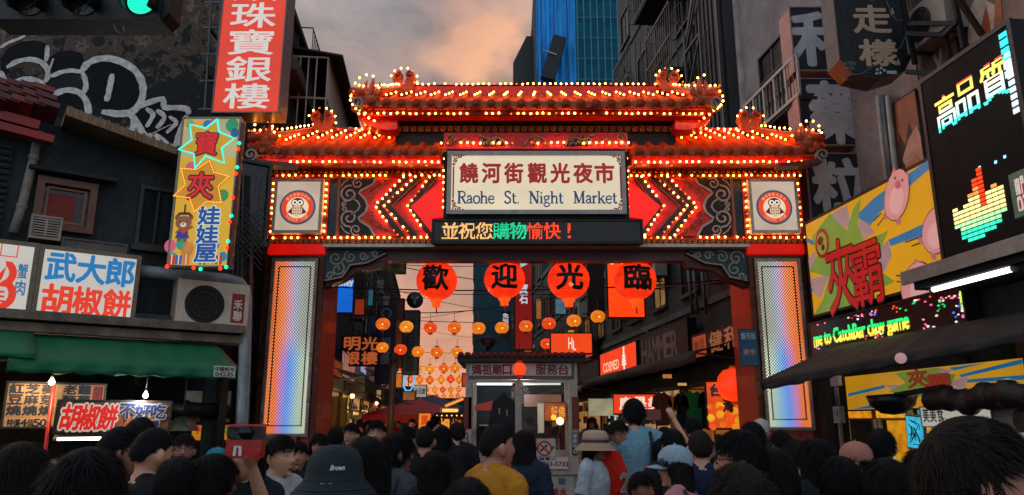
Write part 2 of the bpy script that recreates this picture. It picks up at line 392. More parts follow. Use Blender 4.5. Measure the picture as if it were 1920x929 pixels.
# header box
P(gate, 'header_beam', MB().box(-XI, XI, .1, .32, Z_SOF, Z_TRIM), M('5a0f0a', .4, dirt=.35))
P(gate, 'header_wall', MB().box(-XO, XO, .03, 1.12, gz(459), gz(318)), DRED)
P(gate, 'steel_trim', MB().box(-XI, XI, -.14, .1, gz(467), gz(461)), M('e4d8cc', .4, dirt=.3, sc=8))
P(gate, 'trim_shadow_gap', MB().box(-XI, XI, 0, .1, gz(461), gz(459.3)), M('16202e', .5, dirt=.2))
zc = gz(453.5)
scrollband('scroll_band', -XO, -gx(812), zc, gz(449)-gz(458), -.03); scrollband('scroll_band', gx(812), XO, zc, gz(449)-gz(458), -.03)
zc2 = gz(323); scrollband('scroll_band', -gx(505, 323), -gx(835, 323), zc2, gz(319)-gz(327.5), -.06); scrollband('scroll_band', gx(835, 323), gx(505, 323), zc2, gz(319)-gz(327.5), -.06)
for s in (-1, 1):
    bulbline([(s*gx(506), gz(447)), (s*gx(806), gz(447))], .128)
    bulbline([(s*gx(510, 330), gz(331)), (s*gx(832, 330), gz(331))], .128)
    zt, zb = gz(335), gz(443)
    # owl light box
    bx0, bx1 = sorted((s*gx(518), s*gx(605))); o0, o1 = sorted((s*gx(505), s*gx(616)))
    P(gate, 'box_surround', MB().frame(o0, o1, zb, zt, .10, -.03, .03), M('8a120a', .4, dirt=.2))
    P(gate, 'lightbox_frame', MB().frame(bx0-.02, bx1+.02, gz(441), gz(340), .05, -.14, .03), PALE)
    f = P(gate, 'owl_light_box', MB().box(bx0, bx1, -.12, .02, gz(440), gz(341)), E('c8b4a0', .85, .14, 2.4), label='lit white square panel with a round owl emblem')
    cx, cz = (bx0+bx1)/2, gz(393)
    k = .285/.33
    def D(h, mk, e=.95, stuff=0): P(f, mk[0], mk[1], E(h, e, .05), kind='stuff' if stuff else None)
    D('14486c', ('emblem_ring', MB().disc(cx, cz, .30, -.126, -.121, 40)))
    D('e0431f', ('emblem_disc', MB().disc(cx, cz, .268, -.132, -.127, 40)))
    D('e9d3b4', ('emblem_ground', MB().disc(cx, cz-.01, .185, -.137, -.133, 36)))
    tp = MB()
    for i, ch in enumerate('饒河街觀光夜市'):
        a = radians(140 - i*100/6); x, z = cx+.225*cos(a), cz+.225*sin(a); text(tp, ch, x-.026, x+.026, z-.026, z+.026, -.133, .003, .02)
    for i, ch in enumerate('Raohe St.'):
        if ch != ' ':
            a = radians(225 + i*90/8); x, z = cx+.225*cos(a), cz+.225*sin(a); text(tp, ch, x-.014, x+.014, z-.022, z+.022, -.133, .003, .02)
    D('e8a070', ('emblem_lettering', tp), stuff=1)
    ow = MB(); ow.prism([(cx-.02, cz+.07), (cx-.16, cz-.09), (cx-.07, cz-.13), (cx+.07, cz-.13), (cx+.16, cz-.09), (cx+.02, cz+.07)], -.141, -.138)
    ow.disc(cx, cz+.075, .105, -.142, -.138, 20, .085); D('5a1a16', ('owl_wings', ow))
    ob = MB(); ob.disc(cx, cz-.065, .085, -.147, -.143, 20, .105); D('d8b89a', ('owl_body', ob))
    of = MB()
    for i in range(3):
        for j in range(4): of.disc(cx-.055+j*.036, cz-.02-i*.045, .009, -.150, -.148, 8, .014)
    D('4a1c18', ('owl_feathers', of), stuff=1)
    oe = MB(); [oe.disc(cx+e*.045, cz+.075, .046, -.149, -.147, 18) for e in (-1, 1)]; D('f0e0c8', ('owl_eye_ring', oe))
    op = MB(); [op.disc(cx+e*.042, cz+.075, .020, -.154, -.151, 12) for e in (-1, 1)]; D('0c1014', ('owl_pupil', op))
    D('f06030', ('owl_beak', MB().prism([(cx-.015, cz+.05), (cx+.015, cz+.05), (cx, cz+.02)], -.153, -.150)))
    for px in (511, 611):
        bulbline([(s*gx(px), gz(436)), (s*gx(px), gz(343))], .13, -.06)
    # dark slot + arrow field
    x0, x1 = sorted((s*gx(617), s*gx(632))); P(gate, 'glass_slot', MB().box(x0, x1, -.01, .02, zb, zt), M('0a1a1c', .15, dirt=.2))
    x0, x1 = sorted((s*gx(632), s*gx(637))); P(gate, 'slot_trim', MB().box(x0, x1, -.04, .02, zb, zt), M('a0603c', .4, dirt=.3))
    x0, x1 = sorted((s*gx(637), s*gx(836))); P(gate, 'arrow_field', MB().box(x0, x1, -.012, .02, zb, zt), M('e8200e', .4, dirt=.1, sc=2))
    def q(px, py): return (s*gx(px, py), gz(py))
    fld = [q(637, 335), q(706, 335), q(698, 348), q(677, 359), q(676, 364), q(688, 376), q(691, 388), q(687, 400), q(674, 410), q(677, 416), q(694, 426), q(704, 443), q(637, 443)]
    if s > 0: fld = fld[::-1]
    P(gate, 'cloud_ground', MB().prism(fld, -.022, -.013), M('120c0c', .5, dirt=.2))
    cm = MB(); Wd = .035
    edge = [q(706, 335), q(700, 347), q(678, 359), q(674, 363), q(686, 376), q(690, 388), q(686, 400), q(673, 410), q(676, 416), q(693, 426), q(703, 443)]
    cm.ribbon(edge, Wd, -.05, -.022)
    cc = lambda px, py, r0, r1, tn, a0, w=.03: cm.ribbon([(x, z) for x, z in spiral(*q(px, py), r0, r1, tn*s, a0 if s < 0 else pi-a0, 16)], w, -.048, -.022)
    cc(656, 366, .16, .03, -1.5, radians(80)); cc(656, 410, .16, .03, 1.5, radians(-80)); cc(672, 346, .10, .02, -1.4, radians(60), .024); cc(668, 432, .10, .02, 1.4, radians(-60), .024)
    cc(645, 384, .05, .01, 1.2, radians(90), .02); cc(646, 394, .05, .01, -1.2, radians(-90), .02)
    cm.ribbon([q(660, 372), q(672, 380), q(676, 388), q(672, 396), q(660, 404)], .025, -.048, -.022)
    cm.ribbon([q(640, 352), q(646, 344), q(655, 338)], .02, -.048, -.022); cm.ribbon([q(640, 424), q(646, 434), q(655, 440)], .02, -.048, -.022)
    P(gate, 'cloud_scroll', cm, M('d0bcae', .5, dirt=.2, sc=6), kind='stuff')
    om = MB()
    for px, py, r, a0, tn in ((700, 362, .07, 0, -1.2), (712, 350, .06, 90, 1.2), (724, 343, .05, 200, 1.1), (700, 414, .07, 0, 1.2), (712, 426, .06, -90, -1.2), (724, 434, .05, 160, 1.1), (698, 376, .05, 40, -1), (698, 400, .05, -40, 1)):
        om.ribbon([(x, z) for x, z in spiral(*q(px, py), r, .012, tn*s, radians(a0) if s < 0 else pi-radians(a0), 12)], .014, -.028, -.012)
    om.ribbon([q(688, 366), q(705, 350), q(728, 340), q(742, 337)], .014, -.028, -.012); om.ribbon([q(688, 410), q(706, 426), q(726, 436), q(738, 441)], .014, -.028, -.012)
    P(gate, 'vine_scroll', om, M('b4561c', .5, dirt=.2), kind='stuff')
    for (tx, vx, bx) in ((757, 704, 747), (780, 721, 772), (806, 765, 803)):
        pts = [q(tx, 334), q(vx, 388), q(bx, 444)]
        P(gate, 'chevron_band', MB().ribbon([(p[0]+s*-.07, p[1]) for p in pts], .13, -.045, -.012), M('3a1410', .45, dirt=.35))
        P(gate, 'chevron_edge', MB().ribbon([(p[0]-s*.13, p[1]) for p in pts], .022, -.055, -.012), M('c8541a', .4, dirt=.3))
        bulbline(pts, .128, -.06, .03)
    tri = [q(771, 389), q(834, 337), q(836, 337), q(836, 408), q(812, 411), q(810, 438)]
    P(gate, 'arrow_head', MB().prism(tri if s < 0 else tri[::-1], -.06, -.015), REDLIT)
    bulbline([(s*gx(832), gz(403)), (s*gx(832, 300), gz(290))], .135, -.08)
bulbline([(-gx(836), gz(408)), (gx(836), gz(408))], .128, -.1)
# centre sign
sx, sz0, sz1 = gx(838, 345), gz(402, 11.6), gz(284, 11.6)
sx = abs(g(838, 345, 11.6)[0])
P(gate, 'sign_backing', MB().box(-sx-.06, sx+.06, -.3, .2, sz0-.04, sz1+.02), BLK)
P(gate, 'sign_frame', MB().frame(-sx, sx, sz0, sz1, .07, -.42, -.30), M('a8a4a2', .4, .5, dirt=.35, sc=7))
sg = P(gate, 'sign_face', MB().box(-sx+.07, sx-.07, -.38, -.30, sz0+.07, sz1-.07), E('d8c9ac', 1.0, .09, 1.6), label='lit cream sign face with red Chinese and blue English lettering')
F = lambda px, py: g(px, py, 11.62)
def band(m, x0, x1, y0, y1, w=.018): pass
bd = MB(); X0, Z0 = F(849, 395); X1, Z1 = F(1162, 291)
for z in (Z0, Z1): bd.box(X0+.2, X1-.2, -.386, -.381, z-.012, z+.012)
for x in (X0, X1): bd.box(x-.012, x+.012, -.386, -.381, Z0+.2, Z1-.2)
for x, s1 in ((X0, 1), (X1, -1)):
    for z, s2 in ((Z0, 1), (Z1, -1)):
        for dx, dz, r in ((.03, .03, .05), (.10, .02, .035), (.02, .10, .035), (.16, .0, .02), (0, .16, .02)): bd.ribbon(spiral(x+s1*dx, z+s2*dz, r, .006, 1.3*s1*s2, .5, 10), .018, -.387, -.381)
P(sg, 'sign_border', bd, E('6e1c18', .8, .1))
tm = MB(); chars = '饒河街觀光夜市'; cxs = [879, 921, 963, 1007, 1050, 1093, 1133]
for ch, px in zip(chars, cxs):
    a = F(px-17, 343); b = F(px+17, 307); text(tm, ch, a[0], b[0], a[1], b[1], -.382, .006, .034, 0)
P(sg, 'chinese_lettering', tm, E('8c1410', .95, .05))
# bookish Latin capitals with slab serifs, drawn stroke by stroke (1 unit = x-height .62, cap 1)
SER = {
 'R': (.72, [([(.16,0),(.16,1)],.13),([(.02,.03),(.32,.03)],.06),([(.02,.97),(.4,.97),(.58,.9),(.62,.74),(.55,.58),(.38,.52),(.18,.52)],.09),([(.38,.5),(.62,.04),(.74,.04)],.12)]),
 'a': (.52, [([(.08,.48),(.14,.6),(.3,.62),(.38,.52),(.38,.08),(.5,.04)],.10),([(.38,.36),(.16,.32),(.06,.18),(.12,.04),(.26,.03),(.38,.14)],.09)]),
 'o': (.56, [([(.28,.62),(.1,.54),(.04,.32),(.1,.08),(.28,.0),(.46,.08),(.52,.32),(.46,.54),(.28,.62)],.10)]),
 'h': (.62, [([(.12,0),(.12,1)],.11),([(.0,.97),(.12,.97)],.06),([(0,.03),(.24,.03)],.06),([(.12,.46),(.28,.6),(.44,.56),(.48,.42),(.48,0)],.10),([(.36,.03),(.6,.03)],.06)]),
 'e': (.52, [([(.06,.34),(.46,.34),(.44,.52),(.28,.62),(.1,.54),(.04,.32),(.1,.08),(.28,0),(.48,.1)],.09)]),
 'S': (.56, [([(.48,.78),(.42,.93),(.26,.99),(.1,.92),(.06,.76),(.14,.6),(.38,.46),(.48,.3),(.44,.1),(.26,.01),(.1,.06),(.03,.22)],.11)]),
 't': (.40, [([(.16,.84),(.16,.12),(.24,.02),(.38,.08)],.11),([(.02,.6),(.36,.6)],.06)]),
 '.': (.22, [([(.06,.05),(.16,.05)],.12)]),
 'N': (.82, [([(.14,0),(.14,.97)],.08),([(0,.03),(.28,.03)],.06),([(0,.97),(.2,.97)],.06),([(.12,.98),(.66,.02)],.14),([(.68,0),(.68,.97)],.08),([(.54,.97),(.82,.97)],.06)]),
 'i': (.30, [([(.15,0),(.15,.6)],.11),([(.02,.6),(.15,.6)],.06),([(.02,.03),(.28,.03)],.06),([(.09,.86),(.2,.86)],.12)]),
 'g': (.56, [([(.26,.62),(.1,.55),(.08,.4),(.2,.28),(.34,.3),(.44,.42),(.4,.56),(.26,.62)],.09),([(.4,.58),(.54,.62)],.07),([(.16,.28),(.1,.14),(.34,.06),(.5,-.04),(.44,-.2),(.24,-.26),(.06,-.2),(.06,-.06),(.2,.04)],.08)]),
 'M': (.96, [([(.16,0),(.16,.97)],.08),([(.02,.03),(.3,.03)],.06),([(.02,.97),(.2,.97)],.06),([(.16,.97),(.46,.04)],.13),([(.46,.04),(.76,.97)],.07),([(.78,0),(.78,.97)],.13),([(.66,.03),(.92,.03)],.06),([(.74,.97),(.92,.97)],.06)]),
 'r': (.44, [([(.12,0),(.12,.6)],.11),([(0,.6),(.12,.6)],.06),([(0,.03),(.26,.03)],.06),([(.12,.42),(.24,.58),(.4,.58)],.11)]),
 'k': (.62, [([(.12,0),(.12,1)],.11),([(0,.97),(.12,.97)],.06),([(0,.03),(.24,.03)],.06),([(.14,.28),(.46,.58)],.07),([(.36,.6),(.58,.6)],.05),([(.26,.38),(.48,.03),(.6,.03)],.11)]),
}
def serif(m, s, x0, x1, z0, z1, y0, y1):
    tot = sum(SER[c][0] if c != ' ' else .75 for c in s); k = (x1-x0)/tot; kz = z1-z0; x = x0
    for c in s:
        if c == ' ': x += .75*k; continue
        w, st = SER[c]
        for i, (pts, wd) in enumerate(st): m.ribbon([(x+p[0]*k, z0+p[1]*kz) for p in pts], wd*kz*1.25, y0-.0006*i, y1)
        x += w*k
tm = MB(); a = F(857, 382); b = F(1157, 359); serif(tm, 'Raohe St. Night Market', a[0], b[0], a[1], b[1], -.388, -.381)
P(sg, 'english_lettering', tm, E('0c3c64', .8, .05), kind='stuff')
# LED message board
def GLED(px, py): return g(px, py, 11.62)
lx0, lz0 = GLED(811, 455); lx1, lz1 = GLED(1203, 413)
led = P(gate, 'message_board', MB().box(lx0, lx1, -.36, .0, lz0, lz1), M('08090c', .35, dirt=.3), label='black dot-matrix message board with scrolling Chinese characters')
P(led, 'board_rim', MB().frame(lx0-.02, lx1+.02, lz0-.02, lz1+.02, .04, -.38, -.30), BLK)
pitch = (g(1083, 430, 11.62)[0]-g(828, 430, 11.62)[0])/138; rows = 20; cols = 138
cells = raster('並祝您購物愉快！', cols, rows, bold=.015, gap=.03)
za = g(900, 448, 11.62)[1]; zb_ = g(900, 417, 11.62)[1]; pz = (zb_-za)/rows; xa = g(828, 430, 11.62)[0]
parts = {0: MB(), 1: MB(), 2: MB()}
for i, j in cells:
    k = 0 if i < 52 else (1 if i < 86 else 2)
    parts[k].box(xa+i*pitch+.001, xa+(i+.86)*pitch, -.366, -.361, za+j*pz+.001, za+(j+.86)*pz)
for k, (h, e) in enumerate((('ffc070', 1.3), ('18e8a0', 1.15), ('ff4010', 1.5))): P(led, 'lit_characters', parts[k], E(h, e, .3, 9), kind='stuff')

# ---- roofs
def lerp_line(line, x):
    for a, b in zip(line, line[1:]):
        if a[0] <= x <= b[0]:
            t = (x-a[0])/max(b[0]-a[0], 1e-9); return Vector(a).lerp(Vector(b), t)
    return Vector(line[0] if x < line[0][0] else line[-1])
def toline(l):
    r = []
    for px, py, Y in l:
        x, z = g(px, py, Y); r.append((x, Y-12, z))
    return r
def build_roof(tops, eaves, side, ridge_dY, ends, name):
    """tops/eaves run left to right in gate metres; side: mirror sign; rolls of round tile run down the slope"""
    top, eav = toline(tops), toline(eaves)
    if side > 0: top = [(-x, y, z) for x, y, z in top][::-1]; eav = [(-x, y, z) for x, y, z in eav][::-1]
    x0, x1 = eav[0][0], eav[-1][0]; n = int((x1-x0)/.06); YR = ridge_dY
    sm = MB(); sm.sm = True; vs = []; fs = []
    for i in range(n+1):
        x = x0+(x1-x0)*i/n; t = lerp_line(top, x); e = lerp_line(eav, x)
        back_t = Vector((x, 2*YR-t.y, t.z)); back_e = Vector((x, 2*YR-e.y, e.z))
        mid = (t+e)/2 - Vector((0, 0, .03)); vs += [e, mid, t, back_t, back_e, e-Vector((0, 0, .05)), back_e-Vector((0, 0, .05))]
    for i in range(n):
        o = i*7; p = o+7
        for a, b in ((0, 1), (1, 2), (2, 3), (3, 4)): fs.append((o+a, p+a, p+b, o+b))
        fs.append((o+5, o+6, p+6, p+5)); fs.append((o, o+5, p+5, p)); fs.append((o+4, p+4, p+6, o+6))
    for o in (0, n*7): fs.append((o, o+1, o+2, o+3, o+4, o+6, o+5))
    sm.add(vs, fs); P(gate, name, sm, TILE)
    nr = int(round((x1-x0)/.245)); dots = []
    for i in range(nr):
        x = x0+(i+.5)*(x1-x0)/nr; t = lerp_line(top, x); e = lerp_line(eav, x); mid = (t+e)/2-Vector((0, 0, .03))
        for back in (0, 1):
            fl = lambda v: Vector((v.x, 2*YR-v.y, v.z)) if back else v
            r = MB(); pts = [fl(t), fl(t.lerp(mid, .5)), fl(mid), fl(mid.lerp(e, .5)), fl(e)+Vector((0, .03 if back else -.03, -.01))]
            r.tube(pts, [.05, .055, .055, .058, .06], 8)
            roll = P(gate, 'tile_roll', r, TILE)
            if not back:
                c = MB(); c.cyl(e+Vector((0, -.045, -.012)), .075, .03, 14, 'y'); c.cyl(e+Vector((0, -.065, -.012)), .045, .02, 10, 'y'); P(roll, 'tile_end_disc', c, TILEEND)
                d = MB(); xm = x+(x1-x0)/nr/2
                if i < nr-1:
                    e2 = lerp_line(eav, xm); d.prism([(e2.x-.07, e2.z+.02), (e2.x-.05, e2.z-.05), (e2.x, e2.z-.085), (e2.x+.05, e2.z-.05), (e2.x+.07, e2.z+.02)], e2.y-.05, e2.y-.02); P(roll, 'drip_tile', d, M('b0501f', .5, dirt=.4, sc=8))
                # bulbs up the roll
                lean = .20 * (1 if x < 0 else -1) * min(1, .25+abs(x)/3)
                k = (3 if name == 'upper_roof' else 4) if (t-e).length > .5 else 2
                for j in range(k):
                    f = .46+j*.085; p_ = e.lerp(t, f)+Vector((lean*(j/k-.5), -.02, .07+.01*j))
                    BULBS.append((p_, False))
    return top, eav
def eave_under(eav, dark_dz, rows_, name):
    """fascia boards that follow the eave; rows_: (y offset, z top, z bottom, material)"""
    for yo, zt_, zb__, mt, nm in rows_:
        m = MB(); n = 40; x0, x1 = eav[0][0], eav[-1][0]; vs = []
        for i in range(n+1):
            x = x0+(x1-x0)*i/n; e = lerp_line(eav, x); vs += [(x, e.y+yo, e.z+zt_), (x, e.y+yo, e.z+zb__), (x, e.y+yo+.12, e.z+zb__), (x, e.y+yo+.12, e.z+zt_)]
        fs = []
        for i in range(n):
            o = i*4; p = o+4; fs += [(o, o+1, p+1, p), (o+1, o+2, p+2, p+1), (o+2, o+3, p+3, p+2), (o+3, o, p, p+3)]
        fs += [(3, 2, 1, 0), (4*n, 4*n+1, 4*n+2, 4*n+3)]
        m.add(vs, fs); P(gate, nm, m, mt)
ZS = lambda a, b, Y=11.4: gz(a, Y)-gz(b, Y)
SIDE_T = [(468, 265, 11.40), (500, 262, 11.6), (545, 259, 11.95), (580, 253, 12.3), (604, 247, 12.5), (640, 246, 12.5), (828, 246, 12.5)]
SIDE_E = [(464, 270, 11.35), (476, 277, 11.38), (500, 281, 11.4), (560, 284, 11.4), (828, 286, 11.4)]
UP_T = [(660, 181, 11.25), (690, 182, 11.5), (722, 180, 11.9), (750, 177, 12.3), (768, 176, 12.5), (1005, 176, 12.5), (1242, 176, 12.5), (1260, 177, 12.3), (1288, 180, 11.9), (1320, 182, 11.5), (1350, 181, 11.25)]
UP_E = [(656, 184, 11.2), (672, 190, 11.2), (695, 193, 11.2), (740, 195, 11.2), (1005, 196, 11.2), (1270, 195, 11.2), (1315, 193, 11.2), (1338, 190, 11.2), (1354, 184, 11.2)]
FASC = M('ff2408', .35, dirt=.08, coat=.3)
for s in (-1, 1):
    top, eav = build_roof(SIDE_T, SIDE_E, s, .5, None, 'side_roof')
    ea = [p for p in eav]
    eave_under(ea, 0, [(.10, -.06, -.15, M('7a1c10', .5, dirt=.3), 'rafter_board')], '')
    inn = [p for p in ea if abs(p[0]) < gx(478, 290, 11.4)]
    inn = sorted([(s*gx(482, 290, 11.5), -.55, gz(299, 11.5)+.02), (s*gx(500, 290, 11.5), -.55, gz(300, 11.5)), (s*gx(828, 290, 11.5), -.55, gz(302, 11.5))])
    eave_under(inn, 0, [(0, .07, -.07, FASC, 'red_fascia')], '')
    rb = MB()
    for i in range(28):
        x = s*(gx(828, 290, 11.5) + (gx(490, 290, 11.5)-gx(828, 290, 11.5))*(i+.5)/28); rb = MB(); rb.box(x-.045, x+.045, -.62, -.1, gz(296.5, 11.45), gz(292.5, 11.45)); P(gate, 'rafter_end', rb, M('d04010', .4, dirt=.2))
    bulbline([(s*gx(486, 303, 11.4), -.62, gz(305, 11.4)), (s*gx(510, 303, 11.4), -.62, gz(304, 11.4)), (s*gx(826, 303, 11.4), -.62, gz(305, 11.4))], .13)
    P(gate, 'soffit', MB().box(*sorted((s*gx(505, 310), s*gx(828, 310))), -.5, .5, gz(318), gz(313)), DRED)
    P(gate, 'cornice_step', MB().box(*sorted((s*gx(498, 315), s*gx(833, 315))), -.22, .2, gz(319.5), gz(315)), M('8a1408', .4, dirt=.2))
    # ridge beam and its bulbs
    x0, x1 = sorted((s*gx(602, 245, 12.5), s*gx(828, 245, 12.5)))
    P(gate, 'ridge_beam', MB().box(x0, x1, .42, .58, gz(250, 12.5), gz(243, 12.5)), M('c83014', .4, dirt=.2))
    bulbline([(x0 if s < 0 else x0, .40, gz(242, 12.4)), (x1, .40, gz(242, 12.4))], .135)
    hip = [tuple(p) for p in top if abs(p[0]) > abs(s*gx(606, 245, 12.5))]
    hb = MB(); hp = [Vector(p)+Vector((0, -.02, .05)) for p in top if abs(p[0]) >= gx(606, 247, 12.5)]
    hb.tube(hp, .075, 8); P(gate, 'hip_ridge', hb, M('c84a18', .45, dirt=.3))
    bulbline([tuple(p+Vector((0, -.05, .10))) for p in hp], .13, skip=.02)
    # curled brace at the corner
    c = MB(); cx, cz = s*gx(472, 292, 11.35), gz(292, 11.35)
    c.ribbon(spiral(cx, cz, .11, .02, -1.4*s, -pi/2, 16), .035, -.72, -.60); P(gate, 'corner_scroll', c, M('a08c80', .5, dirt=.3))
    c = MB(); c.ribbon([(cx-s*.02, cz-.10), (s*gx(492, 306, 11.4), gz(307, 11.4)), (s*gx(515, 316, 11.5), gz(314, 11.5)), (s*gx(560, 318, 11.5), gz(317, 11.5))], [.05, .07, .08, .05], -.7, -.5); P(gate, 'corner_brace', c, M('7a3018', .5, dirt=.4))
P(gate, 'tower_wall', MB().box(-gx(745, 260), gx(745, 260), -.20, .95, gz(292), gz(222)), NAVY)
scrollband('scroll_band', -gx(746, 242), gx(746, 242), gz(242.5, 11.75), gz(237)-gz(248), -.25)
tx0 = gx(832, 262, 11.7); _gz = gz; gz = lambda py, Y=12: _gz(py, 11.7 if Y == 12 else Y); P(gate, 'tower_panel', MB().box(-tx0, tx0, -.30, -.2, gz(276), gz(249)), M('d82010', .4, dirt=.15))
P(gate, 'tower_sill', MB().box(-tx0-.04, tx0+.04, -.34, -.2, gz(281.5), gz(277)), M('ff2008', .35, dirt=.1))
dr = MB(); zt_, zb2 = gz(251), gz(274)
for s in (-1, 1):
    dr.ribbon(spiral(s*(tx0-.12), (zt_+zb2)/2+.03, .09, .02, 1.2*s, 0, 12), .022, -.05, -.02); dr.ribbon(spiral(s*(tx0-.10), (zt_+zb2)/2-.06, .06, .02, -1.2*s, 0, 12), .02, -.05, -.02)
    for k in range(7):
        cx = s*(.55+k*.055); h = (.16, .07, .19, .10, .21, .09, .15)[k]; dr.ribbon([(cx-.05, zb2), (cx, zb2+h), (cx+s*.05, zb2+h*.6), (cx+s*.06, zb2)], .018, -.05, -.02)
    dr.ribbon([(s*.45, zb2+.02), (s*.62, zb2+.14), (s*.80, zb2+.10), (s*.98, zb2+.20)], .02, -.052, -.02)
    dr.ribbon([(s*1.05, zb2+.02), (s*1.18, zb2+.12), (s*1.30, zb2+.04)], .02, -.05, -.02)
dr.ribbon([(-.2, zb2), (-.12, zb2+.12), (0, zb2+.17), (.12, zb2+.12), (.2, zb2)], .022, -.05, -.02); dr.ribbon(spiral(0, zb2+.06, .07, .02, 1.2, 0, 10), .02, -.05, -.02)
dr.v = [(x, y-.29, z) for x, y, z in dr.v]; P(gate, 'dragon_relief', dr, M('b09070', .5, dirt=.3, sc=6), kind='stuff')
db = MB()
for s in (-1, 1): db.prism([(s*.5, zb2), (s*.62, zb2+.11), (s*.78, zb2+.08), (s*.93, zb2+.15), (s*.9, zb2)][::(1 if s > 0 else -1)], -.025, -.021)
db.v = [(x, y-.285, z) for x, y, z in db.v]; P(gate, 'relief_ground', db, M('0c1416', .5, dirt=.2))
bulbline([(-gx(828, 271, 11.7), -.37, gz(271)), (gx(828, 271, 11.7), -.37, gz(271))], .135); gz = _gz
top, eav = build_roof(UP_T, UP_E, -1, .5, None, 'upper_roof')
eave_under(eav, 0, [(.10, -.06, -.14, M('7a1c10', .5, dirt=.3), 'rafter_board')], '')
ux = gx(690, 213, 11.35)
for i in range(52):
    x = -ux+(i+.5)*2*ux/52; P(gate, 'rafter_end', MB().box(x-.045, x+.045, -.75, -.1, gz(206.5, 11.3), gz(203, 11.3)), M('d04010', .4, dirt=.2))
P(gate, 'red_fascia', MB().box(-ux, ux, -.66, -.5, gz(218, 11.35), gz(207.5, 11.35)), FASC)
P(gate, 'soffit', MB().box(-gx(745, 225, 11.6), gx(745, 225, 11.6), -.45, .9, gz(224, 11.5), gz(218.5, 11.5)), M('0a1018', .6, dirt=.15)); [P(gate, 'soffit_end', MB().box(*sorted((e_*gx(745, 225, 11.6), e_*gx(680, 225, 11.6))), -.5, .9, gz(223, 11.5), gz(218.5, 11.5)), M('b81408', .4, dirt=.15)) for e_ in (-1, 1)]; P(gate, 'lower_fascia', MB().box(-gx(678, 222, 11.5), gx(678, 222, 11.5), -.52, -.46, gz(225, 11.5), gz(218, 11.5)), FASC)  # middle soffit near black: shade under the eave put into its colour
bulbline([(-gx(672, 213, 11.25), -.72, gz(213, 11.28)), (gx(672, 213, 11.25), -.72, gz(213, 11.28))], .13)
rx = gx(764, 165, 12.5)
P(gate, 'ridge_beam', MB().box(-rx, rx, .36, .64, gz(183, 12.45), gz(163, 12.45)), M('d83010', .4, dirt=.15))
P(gate, 'ridge_cap', MB().box(-rx, rx, .36, .64, gz(163.5, 12.4), gz(161, 12.4)), M('c04018', .4, dirt=.2))
bulbline([(-rx, .36, gz(159.5, 12.4)), (rx, .36, gz(159.5, 12.4))], .125, skip=.02)
for s in (-1, 1):
    hp = sorted([Vector(p)+Vector((0, -.02, .06)) for p in top if s*p[0] >= gx(768, 176, 12.5)-.01], key=lambda p: abs(p.x))
    P(gate, 'hip_ridge', MB().tube(hp, .085, 8), M('c84a18', .45, dirt=.3))
    bulbline([tuple(p+Vector((0, -.06, .10))) for p in hp], .12, skip=.02)
    cx, cz = s*gx(671, 196, 11.15), gz(196, 11.15)
    P(gate, 'corner_scroll', MB().ribbon(spiral(cx, cz, .10, .02, -1.4*s, -pi/2, 16), .035, -.95, -.85), M('a08c80', .5, dirt=.3))
    # swept red bracket under the corner
    P(gate, 'corner_bracket', MB().prism([(s*a, b) for a, b in ((gx(745, 226, 11.5), gz(226, 11.5)), (gx(745, 240, 11.5), gz(242, 11.5)), (gx(728, 243, 11.5), gz(244, 11.5)), (gx(712, 242, 11.5), gz(242, 11.5)), (gx(698, 237, 11.5), gz(238, 11.5)), (gx(686, 230, 11.5), gz(231, 11.5)), (gx(676, 222, 11.5), gz(222, 11.5)), (gx(668, 210, 11.5), gz(210, 11.5)))][::(1 if s < 0 else -1)], -.50, -.2), FASC)
    bulbline([(s*gx(668, 213, 11.3), -.85, gz(207, 11.3)), (s*gx(690, 222, 11.3), -.75, gz(222, 11.3)), (s*gx(708, 232, 11.4), -.65, gz(233, 11.4))], .12)
    arc = [(s*gx(px, py, 11.1), -.92, gz(py, 11.1)) for px, py in ((668, 205), (659, 196), (656, 186), (660, 176), (666, 169))]
    bulbline(arc, .11, skip=0)
# ---- ridge ornaments: paired curls and flame claws ringed with bulbs
def curls(px, py, Y, w, h):
    x, z = g(px, py, Y); y = Y-12; m = MB()
    m.box(x-w*.34, x+w*.34, y-.07, y+.07, z-h*.5, z-h*.15)
    for s in (-1, 1):
        m.prism([(x+s*a*w, z+b*h) for a, b in ((.02, -.4), (.42, -.4), (.36, -.15), (.5, .1), (.42, .38), (.2, .48), (.05, .3), (.12, .1), (.03, -.05))][::s], y-.08, y+.08)
        m.ribbon(spiral(x+s*w*.27, z+h*.22, w*.2, .012, 1.3*s, pi/2, 12), .03, y-.12, y-.08)
    P(gate, 'ridge_ornament', m, M('c8561c', .45, dirt=.35, sc=6))
    bulbline([(x+cos(a)*w*.60, y-.1, z+.0+sin(a)*h*.58) for a in [radians(t) for t in range(-10, 200, 30)]], .15, skip=.12)
def claws(px, py, Y, w, h, s):
    x, z = g(px, py, Y); y = Y-12; m = MB()
    m.tube([(x-s*w*.5, y, z-h*.35), (x, y, z-h*.45), (x+s*w*.5, y, z-h*.3)], [.05, .1, .06], 8)
    for i, (a, L_) in enumerate(((-.45, .75), (-.15, 1.0), (.15, .85), (.42, .6))):
        b = x+s*a*w*.6; m.tube([(b, y, z-h*.4), (b+s*a*w*.5, y, z-h*.4+L_*h*.5), (b+s*a*w*.3-s*.03, y, z-h*.4+L_*h)], [.07, .058, .012], 7)
    m.sph((x, y, z-h*.25), .09, 8, 6); P(gate, 'flame_ornament', m, M('b84c1c', .45, dirt=.35, sc=6))
    bulbline([(x+cos(a)*w*.52, y-.12, z+sin(a)*h*.58) for a in [radians(t) for t in range(0, 181, 30)]], .15, skip=.15)
